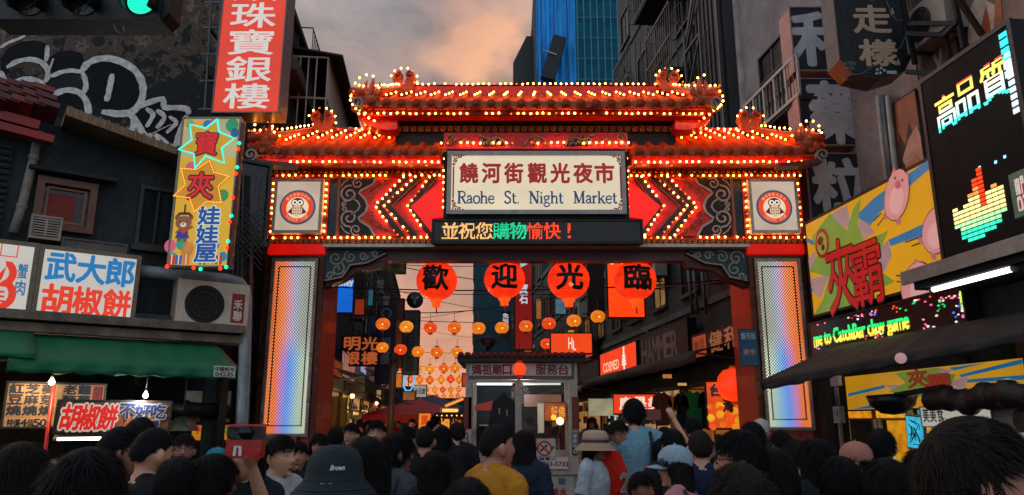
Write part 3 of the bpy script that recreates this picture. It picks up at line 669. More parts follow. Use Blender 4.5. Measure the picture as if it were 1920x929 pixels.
for s in (-1, 1):
    m_ = lambda px: px if s < 0 else 2010-px
    curls(m_(606), 230, 12.3, .42, .42); curls(m_(758), 155, 12.3, .42, .42)
    claws(m_(497), 254, 11.5, .36, .38, s); claws(m_(690), 170, 11.4, .40, .40, s)
# cloud brackets under the header corners
for s in (-1, 1):
    xa, zt_ = s*XI, gz(468)
    pb = MB(); pb.prism([(xa, zt_), (xa-s*1.15, zt_), (xa-s*.95, zt_-.28), (xa-s*.55, zt_-.33), (xa-s*.30, zt_-.50), (xa-s*.05, zt_-.60), (xa, zt_-.62)][::(-1 if s > 0 else 1)], .12, .34)
    P(gate, 'corner_corbel', pb, M('5a0e08', .45, dirt=.3))
    cb = MB()
    for dx, dz, r, tn, a0 in ((.18, .14, .13, 1.4, 0), (.42, .12, .11, -1.4, 2), (.22, .33, .12, 1.3, 1), (.64, .10, .08, 1.3, 0), (.10, .44, .07, -1.2, 0), (.82, .08, .06, 1.2, 3)):
        cb.ribbon(spiral(xa-s*dx, zt_-dz, r, .015, tn*s, a0, 14), .026, .02, .06)
    cb.ribbon([(xa-s*.02, zt_-.52), (xa-s*.3, zt_-.46), (xa-s*.42, zt_-.26), (xa-s*.7, zt_-.22), (xa-s*1.0, zt_-.06)], .026, .02, .06)
    P(gate, 'cloud_bracket', cb, M('a8a090', .5, dirt=.25))
    P(gate, 'bracket_ground', MB().prism([(xa, zt_), (xa-s*1.0, zt_), (xa-s*.7, zt_-.2), (xa-s*.42, zt_-.26), (xa-s*.3, zt_-.44), (xa, zt_-.54)][::(-1 if s > 0 else 1)], .03, .10), M('1c4a4c', .5, dirt=.4))
# bulbs: 300 of their own, the rest joined
BRI, DIM = E('ff9c40', 30, 0), E('ff6a10', 2.0, 0)
bm0 = MB().sph((0, 0, 0), .017, 7, 5).mesh('bulb', BRI); bm1 = MB().sph((0, 0, 0), .017, 7, 5).mesh('bulb_dim', DIM)
BULBS.sort(key=lambda b: b[0].y)
rest = MB(); rest.sm = True
for i, (p, dim) in enumerate(BULBS):
    if i < 300: link('bulb', bm1 if dim else bm0, gate, p)
    elif dim: rest.mi = 1; rest.sph(p, .017, 6, 4)
    else: rest.mi = 0; rest.sph(p, .017, 6, 4)
P(gate, 'bulb_rows', rest, [BRI, DIM], kind='stuff')

# ================================================================== shared kits
LC = Frame(-4.15, 11.0, 36)                       # corner shop, facing the crossing
LS = Frame(-4.30, 12.6, 95.94)                    # left side of the market street
RS = Frame(4.85, 11.8, -84.06)                    # right side, lower storeys
RU = Frame(6.05, 11.8, -84.06)                    # right side, upper storeys set back
FR = lambda Y: Frame(0, Y, 0)
CONC, DCONC, STEEL, WHITE = M('6c6c6e', .85, dirt=.6, sc=1.2, bump=.5), M('3c4246', .85, dirt=.6, sc=1.5, bump=.5), M('3c4146', .5, .5, dirt=.4), M('c8c2b8', .5, dirt=.4, sc=4)
GLASSD = M('0c1418', .12, dirt=.25, sc=2)
RUST = M('4a2a1e', .7, .2, dirt=.6, sc=6)
class Board:
    def __init__(s, name, label, cat, fr, tl, br, th=.15, face='casing', fm=None, facem=None, fw=.03, tr=None, bl=None, off=0, group=None):
        u0, u1, z0, z1 = fr.rect(tl, br, off, tr, bl); s.fr, s.u0, s.z0, s.off = fr, u0, z0, off; s.w, s.h = u1-u0, z1-z0
        s.root = TF(name, label, cat, fr, u0, z0, off, group)
        P(s.root, 'casing', MB().box(0, s.w, 0, th, 0, s.h), fm or STEEL)
        if fw: P(s.root, 'rim', MB().frame(-.005, s.w+.005, -.005, s.h+.005, fw, -.02, .02), fm or STEEL)
        if facem: s.face = P(s.root, 'sign_face', MB().box(fw, s.w-fw, -.01, .005, fw, s.h-fw), facem)
    def q(s, px, py): u, z = s.fr.hit(px, py, s.off); return u-s.u0, z-s.z0
    def f(s, a, b): return a*s.w, b*s.h
    def write(s, t, x0, x1, z0, z1, mat, y=-.012, bold=.02, gap=.12, vert=False, word=False, name='lettering', shear=0, d=.004, parent=None):
        m = MB(); text(m, t, x0*s.w, x1*s.w, z0*s.h, z1*s.h, y, d, bold, gap, vert, shear, word); return P(parent or s.root, name, m, mat, kind='stuff')
AC_ME = {}
def ac_unit(name, label, fr, u, z, off, w=.85, h=.62, d=.32, hexc='9a9288', group='outdoor air conditioner units', cat='air conditioner', brk=True, rz=0):
    r = TF(name, label, cat, fr, u, z, off, group); r.rotation_euler.z += rz
    k = (w, h, hexc)
    if k not in AC_ME:
        c = MB().box(0, w, 0, d, 0, h); fan = MB(); cx, cz, R_ = w*.38, h*.5, h*.40
        fan.disc(cx, cz, R_, -.006, -.002, 28); gr = MB()
        for i in range(5): gr.lathe([], 4) if False else None
        for rr in (R_*.3, R_*.55, R_*.8, R_*1.0):
            pts = [(cx+rr*cos(2*pi*t/24), -.015, cz+rr*sin(2*pi*t/24)) for t in range(25)]; gr.tube(pts, .004, 4, False)
        for t in range(8): a = 2*pi*t/8; gr.beam((cx, -.015, cz), (cx+R_*cos(a), -.015, cz+R_*sin(a)), .006)
        bk = MB(); [bk.beam((x, 0, -.02), (x, d+.1, -.02), .03) or bk.beam((x, d+.1, -.3), (x, 0.02, -.02), .025) for x in (.1, w-.1)]
        AC_ME[k] = (c.mesh('case', M(hexc, .5, dirt=.3, sc=4)), fan.mesh('fan_opening', M('07090a', .6, dirt=.1)), gr.mesh('fan_guard', M('0c0d0e', .5, .2, dirt=.1)), bk.mesh('bracket', STEEL))
    for nm, me in zip(('case', 'fan_opening', 'fan_guard', 'bracket'), AC_ME[k]): link(nm, me, r)
    return r
WIN = {}
def window(parent, x, y, z, w, h, lit=None, bars=0, frame=None, mull=1):
    """a framed window set in the wall: frame > pane, with optional security bars"""
    k = (round(w, 2), round(h, 2), lit, bars, frame, mull)
    if k not in WIN:
        f = MB().frame(0, w, 0, h, .05, -.05, .04); f.box(-.04, w+.04, -.10, .02, -.06, 0)
        p = MB().box(.05, w-.05, .0, .015, .05, h-.05); ml = MB()
        for i in range(mull): x_ = w*(i+1)/(mull+1); ml.box(x_-.015, x_+.015, -.02, .0, .05, h-.05)
        b = MB()
        if bars:
            for i in range(bars): x_ = (i+.5)*w/bars; b.box(x_-.008, x_+.008, -.32, -.304, -.1, h+.05)
            for zz in (-.1, h*.33, h*.66, h+.05): b.box(0, w, -.325, -.305, zz-.01, zz+.01); b.box(0, .02, -.31, 0, zz-.01, zz+.01); b.box(w-.02, w, -.31, 0, zz-.01, zz+.01)
        WIN[k] = (f.mesh('window', M(frame or '30302e', .5, dirt=.5)), p.mesh('pane', lit or GLASSD), ml.mesh('mullion', M(frame or '30302e', .5, dirt=.5)), b.mesh('security_bars', M('3a3a38', .5, .5, dirt=.5)) if bars else None)
    a = WIN[k]; o = link('window', a[0], parent, (x, y, z)); link('pane', a[1], o); link('mullion', a[2], o)
    if a[3]: link('security_bars', a[3], o)['kind'] = 'stuff'
    return o
def block(name, label, fr, u0, u1, z0, z1, depth, mat, rows=(), n=0, lit=(), off=0, bars=0, wsize=(1.2, 1.3), group=None, cat='building'):
    r = TF(name, label, cat, fr, u0, 0, off, group)
    P(r, 'wall', MB().box(0, u1-u0, 0, depth, z0, z1), mat)
    P(r, 'parapet', MB().box(-.05, u1-u0+.05, -.08, depth, z1, z1+.25), CONC)
    k = 0
    for z in rows:
        for i in range(n):
            x = (i+.5)*(u1-u0)/n-wsize[0]/2; k += 1
            window(r, x, 0, z, wsize[0], wsize[1], lit[k % len(lit)] if lit else None, bars if (i+k) % 3 else 0)
        P(r, 'floor_band', MB().box(-.02, u1-u0+.02, -.06, .0, z-.45, z-.30), CONC)
    return r
def pipe(name, label, pts, r, mat, cat='pipe', group=None, joints=True):
    o = T(name, label, cat, pts[0], 0, group); p0 = Vector(pts[0]); q = [Vector(p)-p0 for p in pts]
    P(o, 'tube', MB().tube(q, r, 10), mat)
    if joints:
        m = MB()
        for a in q[1:-1]: m.sph(a, r*1.25, 8, 6)
        if m.v: P(o, 'elbow', m, mat, kind='stuff')
    return o

# ================================================================== tall building on the left with the painted gable
def peeling():
    m = bpy.data.materials.new('peeling_paint'); m.use_nodes = True; t = m.node_tree; b = t.nodes['Principled BSDF']; b.inputs['Roughness'].default_value = .85
    tx = nn('ShaderNodeTexCoord', t); n1 = nn('ShaderNodeTexNoise', t); n1.inputs['Scale'].default_value = 3.4; n1.inputs['Detail'].default_value = 10; n1.inputs['Roughness'].default_value = .72; n1.inputs['Distortion'].default_value = .6
    t.links.new(tx.outputs['Object'], n1.inputs[0]); v = nn('ShaderNodeTexVoronoi', t); v.inputs['Scale'].default_value = 5; v.inputs['Randomness'].default_value = 1; mixv = nn('ShaderNodeMix', t, data_type='RGBA'); mixv.inputs[0].default_value = .35
    t.links.new(tx.outputs['Object'], mixv.inputs[6]); t.links.new(n1.outputs['Color'], mixv.inputs[7]); t.links.new(mixv.outputs[2], v.inputs['Vector'])
    sp = nn('ShaderNodeSeparateXYZ', t); t.links.new(tx.outputs['Object'], sp.inputs[0])
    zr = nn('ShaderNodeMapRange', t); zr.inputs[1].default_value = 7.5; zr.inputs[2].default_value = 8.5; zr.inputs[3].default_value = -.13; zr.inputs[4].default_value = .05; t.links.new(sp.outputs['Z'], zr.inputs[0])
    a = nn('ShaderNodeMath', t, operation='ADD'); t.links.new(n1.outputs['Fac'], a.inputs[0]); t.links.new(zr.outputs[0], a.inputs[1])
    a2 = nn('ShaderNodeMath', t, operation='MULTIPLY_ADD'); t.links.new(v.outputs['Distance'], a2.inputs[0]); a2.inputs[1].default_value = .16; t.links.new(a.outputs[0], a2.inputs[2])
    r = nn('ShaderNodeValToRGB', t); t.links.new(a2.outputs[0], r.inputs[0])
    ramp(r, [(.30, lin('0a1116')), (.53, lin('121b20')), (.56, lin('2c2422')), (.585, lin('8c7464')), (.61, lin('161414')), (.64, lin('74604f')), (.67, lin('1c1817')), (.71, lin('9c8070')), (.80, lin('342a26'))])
    n2 = nn('ShaderNodeTexNoise', t); n2.inputs['Scale'].default_value = 40; n2.inputs['Detail'].default_value = 4; t.links.new(tx.outputs['Object'], n2.inputs[0])
    mu = nn('ShaderNodeMix', t, data_type='RGBA', blend_type='MULTIPLY'); mu.inputs[0].default_value = .7; t.links.new(r.outputs[0], mu.inputs[6]); t.links.new(n2.outputs['Color'], mu.inputs[7])
    t.links.new(mu.outputs[2], b.inputs['Base Color']); bp = nn('ShaderNodeBump', t); bp.inputs['Strength'].default_value = .8; bp.inputs['Distance'].default_value = .04
    t.links.new(a2.outputs[0], bp.inputs['Height']); t.links.new(bp.outputs[0], b.inputs['Normal'])
    return m
GB = FR(12.6)
tall = T('apartment_building', 'tall dark building whose peeling side wall is covered in white outline graffiti', 'building', (-15, 12.6, 0))
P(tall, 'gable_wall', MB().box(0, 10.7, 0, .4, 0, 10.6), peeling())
def plan(m, pts, z0, z1):
    n = len(pts); return m.add([(x, y, z0) for x, y in pts]+[(x, y, z1) for x, y in pts], [tuple(range(n))[::-1], tuple(range(n, 2*n))]+[(i, (i+1) % n, n+(i+1) % n, n+i) for i in range(n)])
lp = lambda u, off=0: ((LS.w(u, 0, off)).x+15, (LS.w(u, 0, off)).y-12.6)
P(tall, 'street_wall', plan(MB(), [lp(.42), lp(12.6), lp(12.6, 9), (1.5, .42)], 0, 9.4), M('464c50', .85, dirt=.6, sc=1.6, bump=.5))
P(tall, 'roof_slab', plan(MB(), [lp(.42, -.1), lp(12.7, -.1), lp(12.7, 9), (.5, .45)], 9.4, 9.52), DCONC)
def gp(px, py): p = at(px, py, 12.58); return p.x+15, p.z
def Z1(x, y): return gp(x/2.996, y/2.996)
# spray-painted bubble letters: dark fills with pale outlines
fills = [[(0, 330), (40, 270), (110, 235), (190, 225), (250, 240), (265, 300), (250, 350), (150, 330), (60, 370), (20, 440), (0, 420)],
         [(280, 320), (320, 290), (400, 280), (460, 300), (470, 350), (455, 395), (370, 400), (290, 430)],
         [(60, 470), (130, 440), (220, 455), (265, 500), (270, 560), (240, 600), (60, 480)],
         [(290, 545), (360, 505), (440, 510), (490, 560), (495, 640), (460, 720), (300, 640)],
         [(480, 400), (540, 350), (640, 345), (740, 390), (790, 450), (790, 540), (740, 620), (640, 640), (540, 600), (490, 520)],
         [(750, 640), (910, 560), (925, 600), (1060, 610), (1050, 640), (1010, 760), (980, 840), (880, 760), (820, 790), (770, 720)]]
fm = MB()
for i, f in enumerate(fills): fm.prism([Z1(*p) for p in f][::-1], -.004-.001*i, -.001)
P(tall, 'graffiti_fill', fm, M('070c12', .8, dirt=.3, sc=4), kind='stuff')
lines = [([(0, 270), (40, 240), (110, 215), (140, 200)], .06), ([(35, 380), (90, 345), (160, 330), (230, 345), (265, 385), (270, 430), (250, 462)], .10), ([(265, 255), (262, 320), (255, 345)], .09),
         ([(0, 400), (20, 450), (45, 495), (90, 455), (150, 440), (215, 455), (255, 495), (275, 560), (280, 610)], .11), ([(285, 430), (340, 405), (400, 395), (460, 405)], .09),
         ([(280, 555), (320, 520), (380, 503), (440, 515), (480, 555), (498, 620), (490, 680), (462, 725)], .12), ([(460, 405), (480, 450), (482, 500), (462, 525)], .10),
         ([(462, 400), (480, 365), (530, 335), (600, 325), (680, 345), (750, 385), (790, 440), (805, 490), (800, 550), (775, 600), (730, 635), (660, 640), (570, 628)], .14),
         ([(630, 415), (620, 470), (608, 530), (597, 570)], .11), ([(640, 795), (700, 770), (745, 725), (755, 680), (735, 640), (680, 645), (620, 640)], .12),
         ([(745, 640), (775, 600), (840, 575), (920, 550), (918, 608), (990, 605), (1060, 612), (1058, 645)], .11), ([(750, 650), (790, 730), (830, 785), (850, 750)], .12),
         ([(870, 755), (930, 810), (985, 838), (1000, 770), (1030, 700), (1050, 650)], .12), ([(820, 610), (865, 640), (845, 680), (822, 715)], .09), ([(880, 620), (930, 655), (905, 695), (878, 722)], .09), ([(950, 655), (998, 688), (965, 720), (935, 748)], .08),
         ([(780, 790), (960, 700)], .02), ([(265, 430), (300, 330)], .04)]
gm = MB()
for i, (l, w) in enumerate(lines):
    pts = []
    q = [Vector(p) for p in l]
    for a, b in zip(q, q[1:]):
        for k in range(3): pts.append(a.lerp(b, k/3))
    pts.append(q[-1]); pts = [(pts[0])]+[(pts[j-1]+pts[j]*2+pts[j+1])/4 for j in range(1, len(pts)-1)]+[pts[-1]]
    gm.ribbon([Z1(*p) for p in pts], [w*(.55 if j in (0, len(pts)-1) else random.uniform(.8, 1.1)) for j in range(len(pts))], -.012-.0008*i, -.006)
def spray():
    m = M('f0ece6', .8, dirt=.5, sc=11, bump=.2, dark='5a5c60'); return m
P(tall, 'graffiti_outline', gm, spray(), kind='stuff', label='chalky white spray-painted bubble outlines and arrow')
# cage balconies on its street side
def cage(u0, u1, z0, z1, out, label, step=.16, roof=True):
    r = TF('balcony_cage', label, 'balcony cage', LS, u0, z0, 0, 'caged balconies on the left street front'); w, h = u1-u0, z1-z0
    P(r, 'balcony_floor', MB().box(0, w, -out, 0, -.12, 0), DCONC)
    if roof: P(r, 'canopy', MB().obox((w/2, -out/2-.1, h+.08), (w+.2, out+.4, .04), (radians(8), 0, 0)), M('22262a', .6, .4, dirt=.5))
    P(r, 'balcony_panel', MB().box(0, w, -out, -out+.03, 0, h*.3), M('2c2a28', .6, dirt=.6, sc=5))
    n = int(w/step); bar = MB().box(-.012, .012, -.012, .012, 0, h).mesh('bar', M('b8b0a6', .5, .1, dirt=.35))
    for i in range(n+1): link('bar', bar, r, (i*w/n, -out, 0))
    for j in range(1, int(out/step)): link('bar', bar, r, (0, -j*step, 0))
    P(r, 'rail', MB().box(0, w, -out-.02, -out+.02, h*.5-.02, h*.5+.02).box(0, w, -out-.02, -out+.02, h-.03, h+.01).box(-.02, .02, -out, 0, h*.5-.02, h*.5+.02).box(-.02, .02, -out, 0, h-.03, h), M('b0a89e', .5, .1, dirt=.4))
    return r
cage(1.0, 4.6, 7.0, 8.8, .7, 'rusty barred balcony under a sagging canopy, highest above the red jeweller sign')
cage(4.9, 8.2, 6.9, 8.7, .7, 'white-barred balcony beyond the sagging canopy, against the sky')
cage(8.6, 12.2, 7.2, 9.0, .6, 'small barred balcony at the far end of the left roofline')
cage(2.0, 7.0, 5.9, 6.8, .7, 'barred balcony half hidden behind the gate roof on the left')
P(tall, 'cornice', plan(MB(), [lp(-.05, -.3), lp(9, -.3), lp(9, -.01), lp(-.05, -.01)], 8.0, 8.25), M('4a443e', .7, dirt=.5, sc=3))
for k, (u, z) in enumerate(((1.2, 8.0), (1.2, 5.4), (9.5, 6.3), (12.0, 6.0))):
    p = LS.w(u, z, 0); o = window(tall, 0, 0, 0, 1.1, 1.5, bars=6); o.parent = None; o.parent = tall
    o.location = (p.x+15, p.y-12.6, z); o.rotation_euler.z = LS.a
# ================================================================== far part of the left street front
OR_ = ['first', 'second', 'third', 'fourth', 'fifth', 'sixth', 'seventh', 'eighth']; BN = ['the narrow shuttered block', 'the grey tiled block', 'the far dark block']
for i, (u0, u1, h, c, lab) in enumerate(((12.8, 20, 8.6, '4a5258', 'narrow four-storey block with grey shutters past the tall left building'), (20.3, 31, 10.5, '5a5c60', 'grey tiled block standing midway down the left of the market street'),
                                    (31.3, 48, 11.5, '424a50', 'dark block at the far left end of the market street'))):
    b = block('shop_house', lab, LS, u0, u1, 0, h, 9, M(c, .8, dirt=.6, sc=1.5), rows=(3.4, 6.3, 9.0)[:2 if h < 9 else 3], n=int((u1-u0)/2.2), bars=6, lit=(GLASSD, GLASSD, E('6a4a2a', .5, .3), GLASSD))
    for k in range(int((u1-u0)/2.4)):
        ac_unit('air_conditioner', f'outdoor unit on the left street front, {OR_[k]} along {BN[i]}', LS, u0+.7+k*2.4, 5.2+(k % 2)*2.6, -.38)
# ================================================================== corner shop
shop = TF('corner_shop', 'low weathered corner shop with a brown window, grey ledges and open front', 'shop building', LC)
W_ = lambda px, py, off=0: LC.hit(px, py, off)
wallm = M('3e484c', .85, dirt=.7, sc=1.3, bump=.6, stretch=(1, 1, .45), dark='0a0d10')
pl = [W_(-420, 640), W_(462, 640), W_(470, 330), W_(330, 318), W_(118, 238), W_(-420, 120)]
P(shop, 'upper_wall', MB().prism(pl, 0, .25), wallm)
P(shop, 'side_wall', MB().box(-.25, 0, .25, 7, 0, W_(462, 330)[1]), DCONC)
P(shop, 'corner_pier', MB().box(-.10, 0, -.02, .3, 0, W_(462, 640)[1]), M('3a302a', .8, dirt=.6, sc=2))
P(shop, 'back_wall', MB().box(-9, 0, 3.2, 3.3, 0, 3), M('4a3a2c', .8, dirt=.6, sc=2))
P(shop, 'ceiling_slab', MB().box(-9, 0, .0, 3.2, W_(200, 655)[1], W_(200, 640)[1]), DCONC)
rt = MB(); a, b = W_(115, 240), W_(338, 318)
P(shop, 'sloping_eave', MB().prism([a, b, (b[0], b[1]+.10), (a[0], a[1]+.13)], -.55, .1), M('a88260', .55, .2, dirt=.55, sc=5))
for i in range(14):
    t = (i+.5)/14; P(shop, 'eave_rib', MB().obox((a[0]+(b[0]-a[0])*t, -.56, a[1]+(b[1]-a[1])*t+.06), (.03, .03, .14), (0, 0, 0)), M('8a6a4e', .5, .3, dirt=.4))
# red tiles at the top left: each course a piece
for r_ in range(3):
    for c_ in range(7):
        x, z = W_(-70+c_*24+r_*4, 176+r_*17+c_*3.2); P(shop, 'roof_tile', MB().obox((x, -.32-.06*r_, z), (.24, .34, .09), (radians(-25), radians(8), 0)), M('5a1a14' if (r_+c_) % 3 else '8a1c12', .5, dirt=.4, sc=6))
P(shop, 'red_gutter', MB().obox((W_(35, 262)[0], -.3, W_(35, 262)[1]), (.75, .2, .10), (0, radians(5), 0)).obox((W_(20, 240)[0], -.3, W_(20, 240)[1]), (.6, .25, .12), (0, radians(5), 0)), M('b01c10', .45, dirt=.35))
# brown window with red curtain
u0, u1, z0, z1 = LC.rect((66, 335), (178, 440), tr=(178, 345), bl=(60, 432))
wn = P(shop, 'window', MB().frame(u0, u1, z0, z1, .09, -.10, .05), M('7a4a34', .5, dirt=.4, sc=5), label='brown wooden window with a red curtain')
P(wn, 'pane', MB().box(u0+.09, u1-.09, -.01, .0, z0+.09, z1-.09), M('0a1014', .1, dirt=.2))
P(wn, 'curtain', MB().box(u0+.11, u0+.66*(u1-u0), -.025, -.012, z0+.10, z0+.72*(z1-z0)), M('8a2a1c', .7, dirt=.3))
P(wn, 'inner_frame', MB().frame(u0+.12, u1-.12, z0+.11, z1-.11, .03, -.04, -.01), M('9a6444', .5, dirt=.3))
P(wn, 'hood', MB().box(u0-.12, u1+.2, -.22, .0, z1+.05, z1+.10), DCONC)
# louvred panel on the left edge
u, z = W_(-30, 440); u1_, z1_ = W_(26, 275); gl = MB()
P(shop, 'louvre_panel', MB().box(u-.3, u1_, -.03, 0, z, z1_), M('2c3030', .6, .3, dirt=.5))
for i in range(14): P(shop, 'louvre_slat', MB().obox(((u-.3+u1_)/2, -.05, z+(i+.5)*(z1_-z)/14), (u1_-u+.3, .05, .02), (radians(30), 0, 0)), M('3c4244', .5, .3, dirt=.5))
pipe('drain_pipe', 'pale bent drainpipe running down beside the brown window', [LC.w(*W_(72, 252), -.1), LC.w(*W_(62, 300), -.1), LC.w(*W_(40, 390), -.1), LC.w(*W_(24, 440), -.1)], .055, M('9a9288', .5, dirt=.45, sc=6))
# small louvred ventilator box
b_ = Board('ventilator', 'small white louvred ventilator box beneath the brown window', 'ventilator', LC, (60, 402), (112, 452), .35, fm=M('a89a8a', .5, dirt=.4, sc=5), off=-.36)
P(b_.root, 'grille_back', MB().box(.05, b_.w-.05, -.012, -.004, .05, b_.h-.05), M('0a0c0e', .6, dirt=.1))
for i in range(7): P(b_.root, 'slat', MB().box(.04, b_.w-.04, -.03, -.012, .05+i*(b_.h-.1)/6-.008, .05+i*(b_.h-.1)/6+.008), M('b0a494', .5, dirt=.3))
P(b_.root, 'mullion', MB().box(b_.w/2-.012, b_.w/2+.012, -.032, -.012, .04, b_.h-.04), M('b0a494', .5, dirt=.3))
b_ = Board('duct_box', 'flat grey duct box on the ledge above the pepper bun sign', 'duct', LC, (116, 447), (237, 476), .4, fm=M('6c645c', .6, dirt=.5, sc=4), off=-.4, fw=.02, tr=(237, 458), bl=(116, 466))
# ledges over the awning
for k, (pa, pb, d, c) in enumerate((((-420, 612), (440, 632), .55, '8a7c6c'), ((-420, 628), (452, 650), .42, 'a08a74'), ((-420, 600), (462, 622), .30, '505050'))):
    u0, z0 = W_(*pb); u1, z1 = W_(pb[0], pb[1]-14); P(shop, 'ledge', MB().box(-9, u0, -d, 0, z0, z1), M(c, .7, dirt=.6, sc=4, bump=.5))
# ---- signs over the shop
LIT = E('c9c3bb', .82, .10, 1.5)
b_ = Board('shop_sign', 'white lit shop sign with three blue and three red Chinese characters above the green awning', 'sign', LC, (76, 459), (251, 608), .22, fm=M('8a7c68', .5, .3, dirt=.4, sc=6), facem=LIT, fw=.05, tr=(264, 481), bl=(58, 597), off=-.5)
b_.write('武大郎', .07, .95, .53, .92, E('1a78b8', .85, .05), bold=.03, gap=.06); b_.write('胡椒餅', .07, .95, .08, .47, E('e03a1c', .9, .05), bold=.03, gap=.06)
b_ = Board('shop_sign', 'white sign with a red claw drawing and two small blue characters at the left edge', 'sign', LC, (-70, 440), (56, 597), .22, fm=M('8a7c68', .5, .3, dirt=.4, sc=6), facem=LIT, fw=.05, tr=(73, 459), bl=(-88, 592), off=-.5)
BLU, RD = E('1c6a94', .85, .05), E('d8341c', .9, .05)
x0, z0 = b_.q(26, 555); x1, z1 = b_.q(54, 495); b_.write('蟹肉', x0/b_.w, x1/b_.w, z0/b_.h, z1/b_.h, BLU, vert=True, bold=.02)
sm = MB(); x, z = b_.q(18, 469); sm.frame(x-.09, x+.09, z-.09, z+.09, .012, -.016, -.012); P(b_.root, 'red_square', sm, RD)
cl = MB()
for i, (px, py, r) in enumerate(((-5, 515, .18), (-10, 555, .20))): x, z = b_.q(px, py); cl.ribbon(spiral(x, z, r, r*.7, -.42, 1.2, 10), [.01]+[.08]*8+[.05, .01], -.016, -.012)
for i in range(4): x, z = b_.q(-30, 545+i*8); x1, z1 = b_.q(8, 548+i*9); cl.ribbon([(x, z), (x1, z1)], .025, -.016, -.012)
x, z = b_.q(-8, 520); x1, z1 = b_.q(12, 500); cl.prism([(x, z), (x1, z1), (x1-.02, z1-.14), (x+.02, z-.12)][::-1], -.016, -.012)
P(b_.root, 'claw_drawing', cl, RD, kind='stuff')
# ---- big bent duct pipe, outdoor unit, brackets
pl_ = lambda px, py, off: LC.w(*LC.hit(px, py, off), off)
pipe('duct_pipe', 'thick grey pipe running above the outdoor unit and bending down beside the gate pillar', [pl_(255, 508, -.35), pl_(350, 517, -.35), pl_(425, 524, -.35), pl_(448, 530, -.35), pl_(459, 545, -.35), pl_(461, 566, -.35), pl_(458, 680, -.35), pl_(452, 820, -.35), pl_(449, 930, -.35)], .085, M('98a6ac', .45, .1, dirt=.4, sc=5), joints=False)
pipe('drain_pipe', 'thin rust-red pipe down the corner beside the green awning', [pl_(470, 430, -.1), pl_(470, 560, -.1), pl_(466, 700, -.1), pl_(460, 900, -.1)], .035, M('5a2a20', .5, dirt=.5))
u, z = LC.hit(326, 611, -.45)
r = ac_unit('air_conditioner', 'beige outdoor unit with a red and white maker plate under the bent pipe', LC, u, z, -.45, w=.98, h=.66, hexc='e4d6c2', group=None)
lb = MB().box(.74, .92, -.008, -.001, .10, .52); P(r, 'maker_plate', lb, M('a81c18', .5, dirt=.25)); lt = MB(); text(lt, '禾聯', .77, .89, .12, .44, -.009, .003, .03, vert=True); P(r, 'plate_lettering', lt, M('e8e0d8', .5, dirt=.1), kind='stuff')
# dark recessed wall with lattice behind the yellow sign
for k, (px, py, w, h) in enumerate(((372, 350, 1.0, 1.3), (250, 372, .5, .9))):
    u, z = W_(px, py+90); window(shop, u, 0, z, w, h, bars=0, mull=1)
lt = T('trellis_panel', 'dark criss-cross lattice panel beside the foot of the yellow sign', 'lattice', LC.w(*W_(432, 505), -.12), LC.a)
for i in range(8): P(lt, 'slat', MB().beam((0, 0, i*.09), (.42, 0, i*.09+.42), .014), STEEL); P(lt, 'slat', MB().beam((.42, -.015, i*.09), (0, -.015, i*.09+.42), .014), STEEL)
for k, px in enumerate((440, 449, 456)): pipe('conduit', ['leftmost', 'middle', 'rightmost'][k]+' of three thin grey conduits up the wall left of the gate', [LC.w(*LC.hit(px, 320, -.06), -.06), LC.w(*LC.hit(px-6, 640, -.06), -.06)], .014, M('5a5a58', .5, dirt=.5), group='conduits left of the gate', joints=False)
# ---- green awning
aw = TF('awning', 'green fabric awning with a small white printed patch along the corner shop', 'awning', LC)
def skew(u, z, off): return (u, off, z)
OFF = -1.35
ub, zb_ = LC.hit(440, 655, -.4); uf, zf = LC.hit(444, 690, OFF); _, zl = LC.hit(440, 711, OFF)
def cloth(parent, name, u0, u1, zt, ztf, zbt, off0, off1, mat, sag=.03, n=46, ends=None):
    m = MB(); m.sm = True; vs = []; fs = []; R_ = 7
    for i in range(n+1):
        t = i/n; u = u0+(u1-u0)*t; w = sag*sin(t*pi*7)*.5+sag*.4*sin(t*31)
        if ends: off1, ztf, zbt = [a+(b-a)*t for a, b in ends]
        for j in range(R_+1):
            s_ = j/R_; vs.append((u, off0+(off1-off0)*s_, zt+(ztf-zt)*s_-abs(w)*sin(pi*s_)))
        for j in range(1, 4): vs.append((u, off1+.03*sin(t*40+j*.5)*j/3, ztf+(zbt-ztf)*j/3+ .012*sin(t*55)*(j == 3)))
    K = R_+4
    for i in range(n):
        for j in range(K-1): fs.append((i*K+j, (i+1)*K+j, (i+1)*K+j+1, i*K+j+1))
    m.add(vs, fs); o = P(parent, name, m, mat); sd = o.modifiers.new('thick', 'SOLIDIFY'); sd.thickness = .012; return o
GRN = M('0c7248', .65, dirt=.3, sc=3, bump=.2, dark='0a4028')
cloth(aw, 'canvas', LC.hit(12, 690, OFF)[0], uf, zb_+.05, zf, zl, -.3, OFF, GRN, sag=.055)
cloth(aw, 'canvas', -8.5, LC.hit(66, 672, OFF)[0], zb_+.10, zf+.06, zl+.16, -.3, OFF-.03, GRN, sag=.05)
P(aw, 'front_bar', MB().tube([(-8.5, OFF+.02, zf-.01), (uf, OFF+.02, zf-.01)], .02, 8), STEEL)
P(aw, 'side_arm', MB().beam((uf, -.3, zb_+.03), (uf, OFF, zf), .03), M('8a3a20', .5, dirt=.3))
lb = MB(); x0, z0 = LC.hit(398, 707, OFF); x1, z1 = LC.hit(440, 688, OFF); lb.box(x0, x1, OFF-.045, OFF-.04, z0, z1); P(aw, 'printed_patch', lb, M('e0e0d4', .6, dirt=.2))
lt = MB(); text(lt, '中龍帆布', x0+.01, x1-.01, z0+(z1-z0)*.5, z1-.01, OFF-.046, .003, .02); text(lt, '04235', x0+.02, x1-.02, z0+.01, z0+(z1-z0)*.42, OFF-.046, .003, .02); P(aw, 'patch_lettering', lt, M('202820', .6, dirt=0), kind='stuff')
